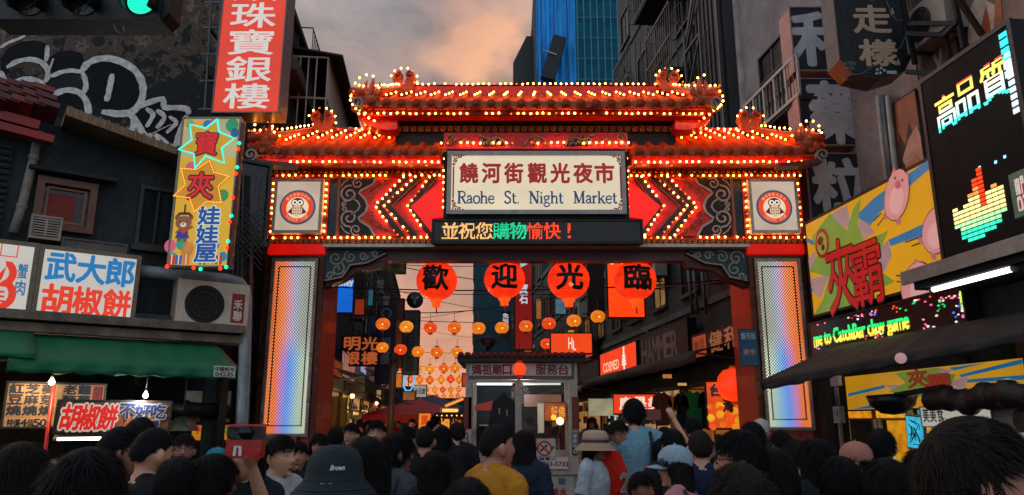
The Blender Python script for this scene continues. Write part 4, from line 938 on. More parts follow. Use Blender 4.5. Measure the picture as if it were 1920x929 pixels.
# ---- under the awning
INS = -.6
b_ = Board('menu_board', 'menu board of dark characters with a price strip, behind the warm bulb', 'menu board', LC, (14, 716), (190, 802), .04, fm=M('2a201a', .6, dirt=.3), facem=M('c89668', .6, dirt=.35, sc=3), fw=.02, off=INS)
for i, (t, c) in enumerate((('紅豆燒', '1a1a2c'), ('芝麻燒', '14182c'), ('麥芽燒', '14182c'))):
    b_.write(t, .03+i*.155, .03+i*.155+.135, .26, .97, M(c, .6, dirt=0), vert=True, bold=.045)
b_.write('老麵', .56, .69, .5, .97, M('14182c', .6, dirt=0), vert=True, bold=.045); b_.write('蘿蔔', .71, .84, .5, .97, M('14182c', .6, dirt=0), vert=True, bold=.045)
P(b_.root, 'red_stamp', MB().box(.86*b_.w, .97*b_.w, -.016, -.011, .62*b_.h, .95*b_.h), M('a82018', .6, dirt=.2)); b_.write('胡', .865, .965, .64, .93, M('5a1410', .6, dirt=0), y=-.018, bold=.04)
P(b_.root, 'price_strip', MB().box(.03*b_.w, .45*b_.w, -.017, -.011, .01*b_.h, .21*b_.h), M('d8a880', .6, dirt=.2)); b_.write('特價4個50', .05, .43, .03, .19, M('10121c', .6, dirt=0), y=-.019, bold=.03, gap=.04)
b_ = Board('stall_sign', 'stall sign with three red white-edged characters and smaller blue ones under the awning', 'sign', LC, (103, 757), (320, 812), .06, fm=M('241a16', .6, dirt=.3), facem=M('3a2018', .5, dirt=.6, sc=6, dark='8a5a3a'), fw=.02, tr=(320, 746), bl=(103, 815), off=-1.0)
P(b_.root, 'food_print', MB().disc(b_.w*.58, b_.h*.4, .16, -.014, -.011, 20, .13), M('a8552a', .5, dirt=.4, sc=9)); P(b_.root, 'food_print', MB().disc(b_.w*.78, b_.h*.35, .15, -.014, -.011, 20, .11), M('c07840', .5, dirt=.4, sc=9))
b_.write('胡椒餅', .03, .50, .12, .86, E('e8d8c8', .55, .05), y=-.016, bold=.10, gap=.02, shear=.12, name='lettering_edge'); b_.write('胡椒餅', .03, .50, .12, .86, E('e01c10', .75, .05), y=-.024, bold=.035, gap=.02, shear=.12)
b_.write('不好吃', .53, .95, .46, .90, E('b8b0a8', .5, .05), y=-.016, bold=.09, gap=.03, name='lettering_edge'); b_.write('不好吃', .53, .95, .46, .90, M('14244c', .5, dirt=0), y=-.024, bold=.03, gap=.03)
b_.write('免費', .72, .90, .05, .40, E('b8b0a8', .5, .05), y=-.016, bold=.09, gap=.03, name='lettering_edge'); b_.write('免費', .72, .90, .05, .40, M('14244c', .5, dirt=0), y=-.024, bold=.03, gap=.03)
def lamp_bulb(name, label, p, r, mat, cat='lamp', energy=0, col=(1, .75, .45), group=None):
    o = T(name, label, cat, p, 0, group); P(o, 'glass_bulb', MB().lathe([(0, -r), (r*.7, -r*.75), (r, 0), (r*.7, r*.8), (r*.4, r*1.2), (r*.38, r*1.5)], 12), mat)
    P(o, 'socket', MB().cyl((0, 0, r*1.9), r*.45, r*.9, 8), STEEL); P(o, 'flex', MB().tube([(0, 0, r*2), (0, 0, r*2+.25)], .006, 5), BLK)
    if energy:
        l = bpy.data.lights.new('bulb_light', 'POINT'); l.energy = energy; l.color = col; l.shadow_soft_size = r; lo = bpy.data.objects.new('bulb_light', l); COL.objects.link(lo); lo.parent = o; lo.location = (0, -r*1.6, -r*.5)
    return o
lamp_bulb('bare_bulb', 'glowing warm bulb under the awning beside the menu board', pl_(97, 717, -1.0), .034, E('fff0d8', 14, 0), energy=24)
lamp_bulb('bare_bulb', 'white energy-saving bulb hanging above the stall sign', pl_(273, 742, -1.05), .032, E('eef4ff', 12, 0), energy=24, col=(.9, .95, 1))
P_ = T('red_pole', 'thin red post lit orange at its top below the warm bulb', 'post', pl_(101, 725, -.9)); P(P_, 'post', MB().cyl((0, 0, -.9), .022, 1.8, 8), M('c01c10', .4, dirt=.2)); P(P_, 'foot', MB().cyl((0, 0, -1.9), .06, .2, 10), STEEL)
def tube_lamp(name, label, p, ang, L_, mat, r=.018, group=None, cat='tube light', tilt=0):
    o = T(name, label, cat, p, ang, group); o.rotation_euler.y = tilt
    P(o, 'tube', MB().tube([(-L_/2, 0, 0), (L_/2, 0, 0)], r, 8), mat); P(o, 'end_cap', MB().cyl((-L_/2-.02, 0, 0), r*1.2, .04, 8, 'x'), WHITE); P(o, 'end_cap', MB().cyl((L_/2+.02, 0, 0), r*1.2, .04, 8, 'x'), WHITE)
    P(o, 'batten', MB().box(-L_/2-.03, L_/2+.03, -.02, .02, r+.01, r+.04), WHITE); return o
tube_lamp('tube_light', 'short warm tube light under the red-lettered stall sign', pl_(152, 823, -.85), LC.a, .5, E('fff0d8', 8, 0))
P_ = TF('stall_counter', 'steel stall counter with a tiled front inside the corner shop', 'counter', LC, -3.4, 0, .3); P(P_, 'counter_top', MB().box(0, 3, 0, .7, .92, .98), M('8a8a88', .3, .8, dirt=.3)); P(P_, 'counter_front', MB().box(.03, 2.97, .04, .08, 0, .92), M('5a4a3c', .6, dirt=.5))
for k, (pa, pb, c, lab) in enumerate((((350, 733), (385, 762), '9a9482', 'cream wall panel'), ((388, 733), (432, 758), 'a09a88', 'cream wall panel'), ((350, 772), (430, 792), '8c8474', 'cream wall panel'))):
    u0, u1, z0, z1 = LC.rect(pa, pb, .4); P(shop, 'wall_panel', MB().box(u0, u1, .4, .44, z0, z1), M(['c8c0a8', 'd0c8b0', 'b0a890'][k], .6, dirt=.3))
pipe('exhaust_duct', 'black exhaust duct crossing behind the dome lamp', [pl_(322, 762, .1), pl_(345, 768, .1), pl_(430, 772, .1)], .11, M('101214', .5, .3, dirt=.3))
dl = T('dome_lamp', 'grey metal dome lamp hanging right of the stall sign', 'lamp', pl_(341, 808, -.5)); P(dl, 'shade', MB().lathe([(.21, 0), (.20, .03), (.17, .10), (.09, .17), (.03, .19)], 20), M('6a6a66', .35, .6, dirt=.3)); P(dl, 'stem', MB().tube([(0, 0, .19), (0, 0, .75)], .012, 6), STEEL)
b_ = Board('banner_sign', 'yellow and red banner strip at the right end of the corner shop', 'banner', LC, (360, 797), (432, 826), .02, fm=M('8a5a10', .6), facem=E('d88a18', .6, .2, 5), fw=.01, off=.3)
b_.write('手工現烤', .08, .7, .45, .9, E('c81c10', .6, 0), bold=.05); b_.write('好吃', .74, .97, .2, .9, E('3a7a20', .5, 0), bold=.03)
b_ = Board('poster', 'small pale printed poster low on the corner shop wall', 'poster', LC, (376, 828), (415, 872), .01, fm=WHITE, facem=M('c8b0a0', .6, dirt=.3, sc=9), fw=.01, off=.3); b_.write('好吃', .2, .8, .3, .8, M('b03020', .6, dirt=0), bold=.05)
for k in range(5):
    P_ = T('sauce_tub', ['small orange-red tub', 'small mustard yellow tub', 'small teal tub', 'small cream tub', 'small brick red tub'][k]+' on the stall counter', 'tub', LC.w(-3.1+k*.35, .98, .55), 0, 'tubs on the stall counter'); P(P_, 'tub_body', MB().lathe([(0, 0), (.07, 0), (.09, .14), (.09, .16)], 12), E(['c84a18', 'd8a020', '2a8a9a', 'c8b8a0', 'c03018'][k], .35, .2)); P(P_, 'lid', MB().cyl((0, 0, .17), .092, .02, 12), WHITE)

# ---- jeweller sign (tall red) and its bracket
FJ = FR(11.0)
b_ = Board('jeweller_sign', 'tall red vertical sign with large white characters high on the left', 'sign', FJ, (416, -78), (524, 216), .42, fm=M('7c7470', .4, .4, dirt=.35, sc=6), facem=E('d63c24', .92, .10, 1.4), fw=.02, tr=(543, -78), bl=(408, 208))
chs = '順珠寶銀樓'
for i, ch in enumerate(chs):
    y1, y0 = -44+i*50.5, -44+i*50.5+46; x0, z0 = b_.q(433, y0); x1, z1 = b_.q(519, y1)
    b_.write(ch, .16, .84, z0/b_.h, z1/b_.h, E('cfc6c0', .95, .04), bold=.014, gap=0)
br = T('sign_bracket', 'ladder-like steel lattice holding the tall red sign to the wall', 'bracket', at(395, 0, 11.3)); 
for px in (384, 402, 418): a = at(px, 208, 11.3)-at(395, 0, 11.3); c = at(px+14, -30, 11.3)-at(395, 0, 11.3); P(br, 'upright', MB().beam(a, c, .03), M('5a5e62', .5, .5, dirt=.4))
for py in (5, 52, 102, 152, 205): a = at(372+(205-py)*.06, py, 11.3)-at(395, 0, 11.3); c = at(422, py, 11.3)-at(395, 0, 11.3); P(br, 'rung', MB().beam(a, c, .025), M('6a6e72', .5, .5, dirt=.4))
for zz in (-.5, -1.3): P(br, 'wall_tie', MB().beam((0, 0, zz), (0, 1.3, zz), .05), STEEL)

# ---- claw-machine shop sign (yellow)
FY = FR(9.8)
b_ = Board('claw_shop_sign', 'yellow lit sign with two star outlines, a cartoon bear and blue characters', 'sign', FY, (347, 220), (422, 503), .18, fm=M('8c8a86', .4, .5, dirt=.3), facem=E('d8a828', .78, .16, 1.1), fw=.025, tr=(458, 222), bl=(310, 500))
R0 = b_.root; Q = b_.q
ax = lambda py: 0
def yp(px, py):      # sign columns lean with the lens; use plane coordinates directly
    return Q(px, py)
P(R0, 'pale_print', MB().box(.03, b_.w-.03, -.013, -.0105, b_.h*.72, b_.h-.03), E('b8ae80', .7, .2, 1.5))
for px, py, r, c in ((372, 240, .09, 'd89a28'), (356, 232, .06, '8a9a50'), (390, 236, .07, '3a6aa0'), (436, 236, .09, '2a8a6a'), (441, 250, .06, '2a5a8a'), (402, 232, .06, 'c03a48'), (360, 316, .085, 'c85a70'), (419, 367, .075, '3a8a50'), (320, 462, .08, 'd05a78'), (341, 458, .075, '20987c'), (352, 468, .09, 'c8803c'), (324, 485, .07, '2a9a80'), (375, 458, .06, '90a040'), (405, 460, .05, '6a70b0'), (418, 482, .06, '2a7aa8')):
    x, z = yp(px, py); P(R0, 'balloon_print', MB().disc(x, z, r, -.016, -.0135, 20, r*1.15), E(c, .75, .15, 8))
for px, c in ((322, 'c83020'), (335, '3a5ab0'), (349, 'd87040'), (380, '2a7a50'), (395, 'c8a030'), (410, 'b03a30')): x, z = yp(px, 497); P(R0, 'gift_print', MB().box(x-.045, x+.045, -.019, -.0165, z, z+.13), E(c, .7, .15, 8)); P(R0, 'ribbon_print', MB().box(x-.008, x+.008, -.0205, -.0192, z, z+.14), E('e8d8a0', .7, 0))
def star(cx, cy, pts_px, fill, line, ls, dots):
    pts = [yp(*p) for p in pts_px]; P(R0, 'star_panel', MB().prism(pts, -.03, -.0165), E(fill, .8, .1, 3))
    loop = pts+[pts[0]]
    if dots:
        m = MB()
        for a, b in zip(loop, loop[1:]):
            l = hypot(b[0]-a[0], b[1]-a[1]); n = int(l/.022)
            for i in range(n): m.sph((a[0]+(b[0]-a[0])*i/n, -.04, a[1]+(b[1]-a[1])*i/n), .0075, 5, 4)
        P(R0, 'star_light_dots', m, E(line, ls, 0), kind='stuff')
        P(R0, 'star_edge', MB().ribbon(loop, .03, -.035, -.031), E('b84a10', .8, 0))
    else: P(R0, 'star_tube', MB().tube([(x, -.045, z) for x, z in loop], .014, 6), E(line, ls, 0))
star(0, 0, [(410, 226), (413, 250), (442, 262), (418, 280), (423, 308), (388, 295), (368, 318), (366, 291), (337, 283), (362, 265), (359, 236), (388, 243)], 'c8981c', '20e8e0', 1.3, False)
star(0, 0, [(395, 304), (403, 325), (431, 333), (411, 351), (417, 382), (389, 380), (367, 399), (358, 373), (328, 369), (350, 349), (342, 318), (371, 320)], 'c88814', 'ffb848', 2.2, True)
for ch, (xa, ya, xb, yb) in (('寶', (367, 292, 411, 250)), ('夾', (353, 374, 403, 326))):
    x0, z0 = yp(xa, ya); x1, z1 = yp(xb, yb)
    b_.write(ch, x0/b_.w, x1/b_.w, z0/b_.h, z1/b_.h, E('3a1418', .6, 0), y=-.034, bold=.07, gap=0, name='lettering_edge', d=.002); b_.write(ch, x0/b_.w, x1/b_.w, z0/b_.h, z1/b_.h, E('c81c20', .85, .05), y=-.038, bold=.02, gap=0, d=.002)
for i, ch in enumerate('娃娃屋'):
    x0, z0 = yp(372-i*3.6, 422+i*35); x1, z1 = yp(415-i*3.6, 389+i*35)
    b_.write(ch, x0/b_.w, x1/b_.w, z0/b_.h, z1/b_.h, E('c8d8d0', .8, 0), y=-.022, bold=.08, gap=0, name='lettering_edge', d=.002); b_.write(ch, x0/b_.w, x1/b_.w, z0/b_.h, z1/b_.h, E('1c4a94', .8, 0), y=-.027, bold=.03, gap=0, d=.002)
bx, bz = yp(345, 424); BR = lambda nm, mb, c: P(R0, nm, mb, E(c, .7, .1, 6))
BR('bear_body', MB().disc(bx, bz-.10, .075, -.0215, -.0192, 18, .09), '7a4c30'); BR('bear_skirt', MB().prism([(bx-.06, bz-.08), (bx-.10, bz-.18), (bx+.10, bz-.18), (bx+.06, bz-.08)], -.024, -.0218), '243a8a')
BR('bear_foot', MB().disc(bx-.04, bz-.20, .03, -.0225, -.0195, 10).disc(bx+.04, bz-.20, .03, -.0225, -.0195, 10), '7a4c30'); BR('bear_arm', MB().ribbon([(bx+.05, bz-.06), (bx+.13, bz-.01)], .035, -.0222, -.0195).ribbon([(bx-.05, bz-.06), (bx-.09, bz-.11)], .035, -.0222, -.0195), '8a5636')
BR('bear_head', MB().disc(bx, bz+.04, .11, -.0245, -.022, 22, .095), '8a5636'); [BR('bear_ear', MB().disc(bx+e_*.09, bz+.11, .035, -.0238, -.0212, 12), '7a4a2c') for e_ in (-1, 1)]
BR('bear_muzzle', MB().disc(bx, bz+.01, .042, -.0268, -.0248, 14, .034), 'e0d0b8'); BR('bear_eye', MB().disc(bx-.045, bz+.055, .009, -.0272, -.025, 8).disc(bx+.045, bz+.055, .009, -.0272, -.025, 8).disc(bx, bz+.02, .012, -.029, -.027, 8), '1a1210')
BR('bear_heart', MB().disc(bx+.01, bz-.075, .035, -.0262, -.0243, 10), 'd02a28'); BR('claw_print', MB().box(bx-.012, bx+.012, -.0222, -.0195, bz+.17, bz+.30).ribbon([(bx-.11, bz+.12), (bx-.06, bz+.17), (bx+.06, bz+.17), (bx+.11, bz+.12)], .04, -.0222, -.0195), '4a2028')
# string of red and green bulbs down its side
st = T('light_string', 'string of red and green bulbs down the right side and foot of the yellow sign', 'string lights', at(455, 262, 9.75)); o0 = at(455, 262, 9.75)
wire = []
for i, (px, py, c) in enumerate(((449, 269, 'g'), (447, 280, 'r'), (445, 314, 'g'), (443, 326, 'r'), (437, 371, 'r'), (434, 405, 'g'), (431, 417, 'r'), (428, 453, 'g'), (426, 465, 'r'), (424, 501, 'g'), (413, 504, 'r'), (376, 505, 'g'), (363, 503, 'r'), (313, 500, 'r'))):
    p = at(px, py, 9.75)-o0; wire.append(p+Vector((.02, 0, .02))); P(st, 'bulb', MB().lathe([(0, -.03), (.022, -.02), (.026, 0), (.016, .025), (.008, .035)], 8).mesh and MB().sph(p, .026, 8, 6), E('10d890' if c == 'g' else 'ff2a10', 3.0, 0))
P(st, 'wire', MB().tube(wire, .006, 5), BLK)
P(st, 'mount_strip', MB().beam(at(456, 232, 9.8)-o0, at(431, 500, 9.8)-o0, .05), M('6a3a30', .5, dirt=.4))
# ---- traffic light, top left
tl = T('traffic_light', 'black horizontal traffic light showing green, cut off by the top edge', 'traffic light', at(160, 10, 4.6)); o0 = at(160, 10, 4.6)
lx = lambda px, py, Y=4.6: at(px, py, Y)-o0
a = lx(-20, 36); c = lx(312, 42); Hh = .40
P(tl, 'housing', MB().box(a.x, c.x-.05, .0, .22, a.z, a.z+Hh).prism([(c.x-.05, a.z+.01), (c.x, a.z+.06), (c.x, a.z+Hh-.06), (c.x-.05, a.z+Hh-.01)][::-1], .02, .2), M('0c0e10', .5, dirt=.3))
for i, px in enumerate((60, 160, 268)):
    p = lx(px, 2); cz = lx(px, 4).z
    vis = MB(); n = 16; vs = []; fs = []
    for k in range(n+1):
        t = radians(-40+260*k/n); rr = .115
        vs += [(p.x+rr*cos(t), .0, cz+rr*sin(t)), (p.x+rr*cos(t), -.20+.06*(1-sin(t)), cz+rr*sin(t)-.02)]
    fs = [(2*k, 2*k+2, 2*k+3, 2*k+1) for k in range(n)]; vis.sm = True; vis.add(vs, fs); o = P(tl, 'visor', vis, M('0e1416' if i < 2 else '0c3a2c', .4, dirt=.2)); sd = o.modifiers.new('s', 'SOLIDIFY'); sd.thickness = .006  # green of the lit lamp is put into its visor's colour
    P(tl, 'lens', MB().disc(p.x, cz, .106, -.01, .0, 28), M('101416', .15, dirt=.2))
    if i == 2:
        d = MB(); R_ = .094
        for rr in range(9):
            n = 1 if rr == 0 else rr*6
            for k in range(n): t = 2*pi*k/n; d.disc(p.x+R_*rr/8*cos(t), cz+R_*rr/8*sin(t), .0052, -.016, -.011, 6)
        P(tl, 'green_lamps', d, E('20f0c0', 1.5, .1), kind='stuff')
P(tl, 'mast_arm', MB().tube([(-3, .3, a.z+Hh+.12), (c.x+.3, .3, a.z+Hh+.12)], .06, 10), STEEL); P(tl, 'cable_loop', MB().tube([lx(213, 48), lx(218, 58), lx(227, 65), lx(233, 60), lx(231, 50)], .006, 5), M('6a6460', .5, dirt=.2))
P(tl, 'hanger', MB().beam((a.x+.4, .15, a.z+Hh), (a.x+.4, .3, a.z+Hh+.14), .04).beam((c.x-.3, .15, a.z+Hh), (c.x-.3, .3, a.z+Hh+.14), .04), STEEL)

# ================================================================== great lanterns under the gate
CH = '歡迎光臨'
LRED = E('ff3410', .95, .28, 4.5)
def big_lantern(px, py, rpx, ch, label, Y=12.7):
    c = at(px, py, Y); r = rpx/FPX*Y/1.0*1.02
    o = T('red_lantern', label, 'lantern', c, 0, 'large red lanterns hanging under the gate')
    body = MB(); n, k = 36, 18; vs = []; fs = []
    for i in range(k+1):
        a = pi*(.06+.88*i/k); z = r*.97*cos(a)
        for j in range(n): t = 2*pi*j/n; rr = r*sin(a)*(1+(.012 if i % 2 else -.006)); vs.append((rr*cos(t), rr*sin(t), z))
    fs = [(i*n+j, i*n+(j+1) % n, (i+1)*n+(j+1) % n, (i+1)*n+j) for i in range(k) for j in range(n)]
    body.sm = True; body.add(vs, fs); P(o, 'lantern_body', body, LRED)
    for i in range(3, k-2): a = pi*(.06+.88*i/k); P(o, 'rib', MB().tube([(r*1.004*sin(a)*cos(2*pi*j/n), r*1.004*sin(a)*sin(2*pi*j/n), r*.97*cos(a)) for j in range(n+1)], .0035, 4, False), E('c01c08', .75, 0))
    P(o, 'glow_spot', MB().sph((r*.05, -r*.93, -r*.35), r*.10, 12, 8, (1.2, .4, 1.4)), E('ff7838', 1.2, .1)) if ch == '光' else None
    P(o, 'top_collar', MB().cyl((0, 0, r*1.03), r*.30, r*.22, 16), E('e02a10', .7, .1)); P(o, 'bottom_collar', MB().lathe([(r*.30, -r*.93), (r*.30, -r*1.02), (r*.20, -r*1.12), (r*.20, -r*1.3), (0, -r*1.3)], 14), E('ff5a1c', .9, .1))
    P(o, 'wire_handle', MB().tube([(0, 0, r*1.1), (0, 0, r*1.1+.12)], .01, 5), BLK)
    P(o, 'tassel', MB().tube([(0, 0, -r*1.3), (.01, 0, -r*1.62)], .012, 5), M('c81c10', .6, dirt=0))
    # character wrapped round the front
    m = MB(); text(m, ch, -r*.60, r*.60, -r*.56, r*.60, 0, .001, .032, 0)
    bm = bmesh.new(); me = m.mesh('lantern_lettering', M('0a0506', .6, dirt=0)); bm.from_mesh(me); bmesh.ops.triangulate(bm, faces=bm.faces)
    for _ in range(3):
        es = [e for e in bm.edges if e.calc_length() > r*.18]
        if es: bmesh.ops.subdivide_edges(bm, edges=es, cuts=1)
    for v in bm.verts:
        x, z = v.co.x, v.co.z; lift = 1.03+v.co.y*-.4; v.co.y = -sqrt(max(.0, (r*lift)**2-x*x-z*z))
    bm.to_mesh(me); bm.free(); l = link('lantern_lettering', me, o); l['kind'] = 'stuff'
    return o
for px, py, r, ch, lab in ((819, 527, 38, '歡', 'leftmost large red lantern, its character the most crowded'), (946, 524, 38, '迎', 'large red lantern in front of the tall red sign'),
                           (1066, 525, 39, '光', 'large red lantern third from the left, dark building behind'), (1191, 526, 39, '臨', 'rightmost large red lantern, in front of the glowing red board')):
    big_lantern(px, py, r, ch, lab, 12.5)
def cable(name, label, a, b, sag, r=.008, group=None, mat=None, n=14):
    a, b = Vector(a), Vector(b); o = T(name, label, 'cable', a, 0, group)
    P(o, 'wire', MB().tube([(b-a)*(i/n)-Vector((0, 0, sag*4*(i/n)*(1-i/n))) for i in range(n+1)], r, 5), mat or BLK); return o
cable('lantern_cable', 'black cable strung across the gate opening behind the four large lanterns', at(600, 537, 12.72), at(1395, 522, 12.72), .14, .012)
# ================================================================== small lanterns in rows
SM = {}
def small_lantern(p, r, tone, label, grp):
    k = tone
    if k not in SM:
        b = MB(); n, kk = 20, 10; vs = []
        for i in range(kk+1):
            a = pi*(.08+.84*i/kk)
            for j in range(n): t = 2*pi*j/n; rr = sin(a)*(1+.02*(j % 2)); vs.append((rr*cos(t), rr*sin(t), .88*cos(a)))
        b.sm = True; b.add(vs, [(i*n+j, i*n+(j+1) % n, (i+1)*n+(j+1) % n, (i+1)*n+j) for i in range(kk) for j in range(n)])
        SM[k] = (b.mesh('lantern_body', E(['f4801a', 'f0681c', 'f24a18', 'f49428'][tone], .85, .25, 1.5)), MB().cyl((0, 0, .90), .34, .16, 12).mesh('collar', M('5a2a10', .5, dirt=.2)),
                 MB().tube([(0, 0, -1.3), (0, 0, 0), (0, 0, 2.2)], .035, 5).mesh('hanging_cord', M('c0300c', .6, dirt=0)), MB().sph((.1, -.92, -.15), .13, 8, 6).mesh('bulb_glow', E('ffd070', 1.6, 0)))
    o = T('paper_lantern', label, 'lantern', p, random.uniform(0, 1), grp); o.scale = (r, r, r)
    for nm, me in zip(('lantern_body', 'collar', 'hanging_cord'), SM[k]): link(nm, me, o)
    link('base_collar', SM[k][1], o, (0, 0, -1.8))
    g_ = link('bulb_glow', SM[k][3], o); g_.rotation_euler.z = -o.rotation_euler.z
    return o
ROWS = [(17.5, 12.5, [(718, 608), (762, 613), (807, 615), (852, 615), (897, 616), (941, 615), (986, 612), (1029, 607), (1076, 602), (1121, 594)]),
        (21, 11, [(717, 652), (751, 656), (784, 660), (819, 661), (857, 661), (990, 650), (1025, 645), (1052, 640)]),
        (28, 8.6, [(757, 690), (782, 691), (806, 692), (832, 691), (853, 690)]), (36, 7, [(770, 711), (787, 712), (806, 713), (827, 712), (845, 711), (861, 712)]),
        (46, 5.4, [(783, 730), (799, 731), (815, 731), (830, 731), (845, 731), (860, 730)]), (58, 4.4, [(790, 743), (804, 743), (818, 743), (832, 743), (846, 743), (858, 742)])]
NM = ['nearest row', 'second row', 'third row', 'fourth row', 'fifth row', 'farthest row']; OR = ['first', 'second', 'third', 'fourth', 'fifth', 'sixth', 'seventh', 'eighth', 'ninth', 'tenth']
for k, (Y, r, ps) in enumerate(ROWS):
    q = [at(px, py, Y) for px, py in ps]
    for i, p in enumerate(q):
        tone = random.choice((0, 0, 1, 3)) if (i+k) % 5 != 2 else 2; rr = r/FPX*Y*random.uniform(1.0, 1.1)
        adj = ['amber', 'orange', 'red-orange', 'golden'][tone]
        small_lantern(p, rr, tone, f'{adj} paper lantern, {OR[i]} from the left in the {NM[k]}', 'small paper lanterns strung over the street')
    top = max(p.z for p in q)+rr+.42
    xl = -3.9-.104*(Y-12); xr = 4.7-.104*(Y-12); cable('overhead_cable', f'sagging cable carrying the {NM[k]} of paper lanterns', (xl, Y, top+.15), (xr, Y, top+.15), .22, .010)
for k, (Y, za, zb, sg_) in enumerate(((15.5, 5.1, 5.6, .25), (19, 6.0, 5.2, .35), (23, 6.6, 7.1, .3), (24, 5.2, 6.4, .5), (30, 7.2, 6.0, .4), (33, 6.0, 8.0, .4), (40, 7.5, 8.6, .5), (52, 8.6, 7.6, .6))):
    cable('overhead_cable', ['thin', 'slack', 'taut', 'drooping', 'long', 'slanting', 'high', 'farthest'][k]+' dark cable crossing the market street against the sky', (-3.9-.104*(Y-12), Y, za), (4.8-.104*(Y-12), Y+1, zb), sg_, .012)

random.seed(31)
for k in range(9):
    u = 2.5+k*1.9; z = random.uniform(4.4, 6.2); p, q_ = LS.w(u, z, -.25), LS.w(u+random.uniform(1.6, 3.0), z+random.uniform(-.6, .5), -.3); cable('wall_cable', f'drooping black cable on the left street front, {OR[k]} along', p, q_, random.uniform(.15, .45), .014, 'cables on the left street front')
for k in range(9):
    u = -2.5-k*2.0; z = random.uniform(4.2, 6.4); p, q_ = RS.w(u, z, -.25), RS.w(u-random.uniform(1.6, 3.0), z+random.uniform(-.6, .5), -.3); cable('wall_cable', f'drooping cable on the right street front, {OR[k]} beyond the gate', p, q_, random.uniform(.15, .45), .014, 'cables on the right street front', M('5a5652', .5, dirt=.4))
# ================================================================== signs down the left of the market street
def signf(name, label, px0, py0, px1, py1, Y, face, th=.2, fm=None, fw=.03, cat='sign'):
    return Board(name, label, cat, FR(Y), (px0, py0), (px1, py1), th, fm=fm or M('1c2026', .5, .3, dirt=.4), facem=face, fw=fw)
def gib(b_, *a, **k): return b_.write(*a, **k)
WT = E('c8d4e0', .8, .05)
b_ = signf('lit_sign', 'bright blue lit sign with white lettering at the left of the opening', 619, 517, 662, 588, 19, E('1468d8', .85, .15, 1.2)); b_.write('money', .05, .95, .66, .86, WT, word=True, bold=.04)
b_ = signf('jeweller_board', 'dark square sign with four orange characters, left side of the market street', 641, 630, 711, 687, 21.5, M('101830', .5, dirt=.3)); 
b_.write('明光', .05, .97, .53, .95, E('b4562c', .75, .1), bold=.03); b_.write('銀樓', .05, .97, .06, .47, E('b4562c', .75, .1), bold=.03)
b_ = signf('vertical_sign', 'tall dark blue vertical sign with a round emblem at its top', 708, 573, 737, 722, 22.5, M('16284e', .5, dirt=.4)); m = MB(); m.ribbon([(b_.w/2+.14*cos(radians(t)), b_.h-.24+.14*sin(radians(t))) for t in range(-60, 241, 20)], .035, -.016, -.011); P(b_.root, 'emblem', m, M('8a98a8', .5, dirt=.2)); 
b_.write('銀樓', .2, .8, .25, .6, M('7a8ca8', .5, dirt=.3), vert=True, bold=.03)
b_ = signf('vertical_sign', 'pale blue vertical sign partly behind the dark blue one', 690, 590, 709, 680, 23.5, M('5a6a8a', .5, dirt=.5, sc=5)); b_.write('北', .15, .85, .45, .65, M('1c3460', .5, dirt=0), bold=.04)
b_ = signf('vertical_sign', 'narrow brown-orange vertical sign between the blue and the grey shoe sign', 739, 560, 754, 690, 25, M('8a4a1c', .5, dirt=.6, sc=3)); b_.write('金銀', .1, .9, .3, .7, M('c8782c', .5, dirt=.2), vert=True, bold=.04)
b_ = signf('shoe_sign', 'tall grey vertical sign with dark shoe-brand lettering read downward', 757, 582, 783, 703, 26, M('4c5c62', .5, dirt=.35, sc=2), th=.4)
m = MB(); put(m, 'BIRKENSTOCK', 0, b_.h*.82, 0, b_.w*.5, -.004, 0, .03); me = m.mesh('lettering', M('14181c', .5, dirt=0)); o = link('lettering', me, b_.root, (b_.w*.75, -.012, b_.h*.06), (0, radians(-90), 0)); o['kind'] = 'stuff'
b_ = signf('fruit_sign', 'small square yellow-green sign with one dark character, up under the gate beam', 724, 484, 760, 513, 24, M('7a7a34', .6, dirt=.2)); b_.write('果', .22, .78, .2, .85, M('24301c', .5, dirt=0), bold=.03); P(b_.root, 'border_line', MB().frame(.06, b_.w-.06, .05, b_.h-.05, .03, -.018, -.012), M('2c4420', .5, dirt=0))
rs = T('round_sign', 'round dark blue sign with a pale forked mark beside the leftmost large lantern', 'sign', at(778, 563, 26)); P(rs, 'disc', MB().cyl((0, 0, 0), .29, .12, 24, 'y'), M('243a4c', .5, dirt=.3)); 
m = MB(); m.ribbon([(-.14, .12), (0, 0), (.14, .12)], .05, -.07, -.061); m.ribbon([(0, .02), (0, -.16)], .05, -.07, -.061); P(rs, 'forked_mark', m, M('b8a898', .5, dirt=.1), kind='stuff'); P(rs, 'arm', MB().beam((-.28, 0, 0), (-1.4, 0, 0), .04), STEEL)
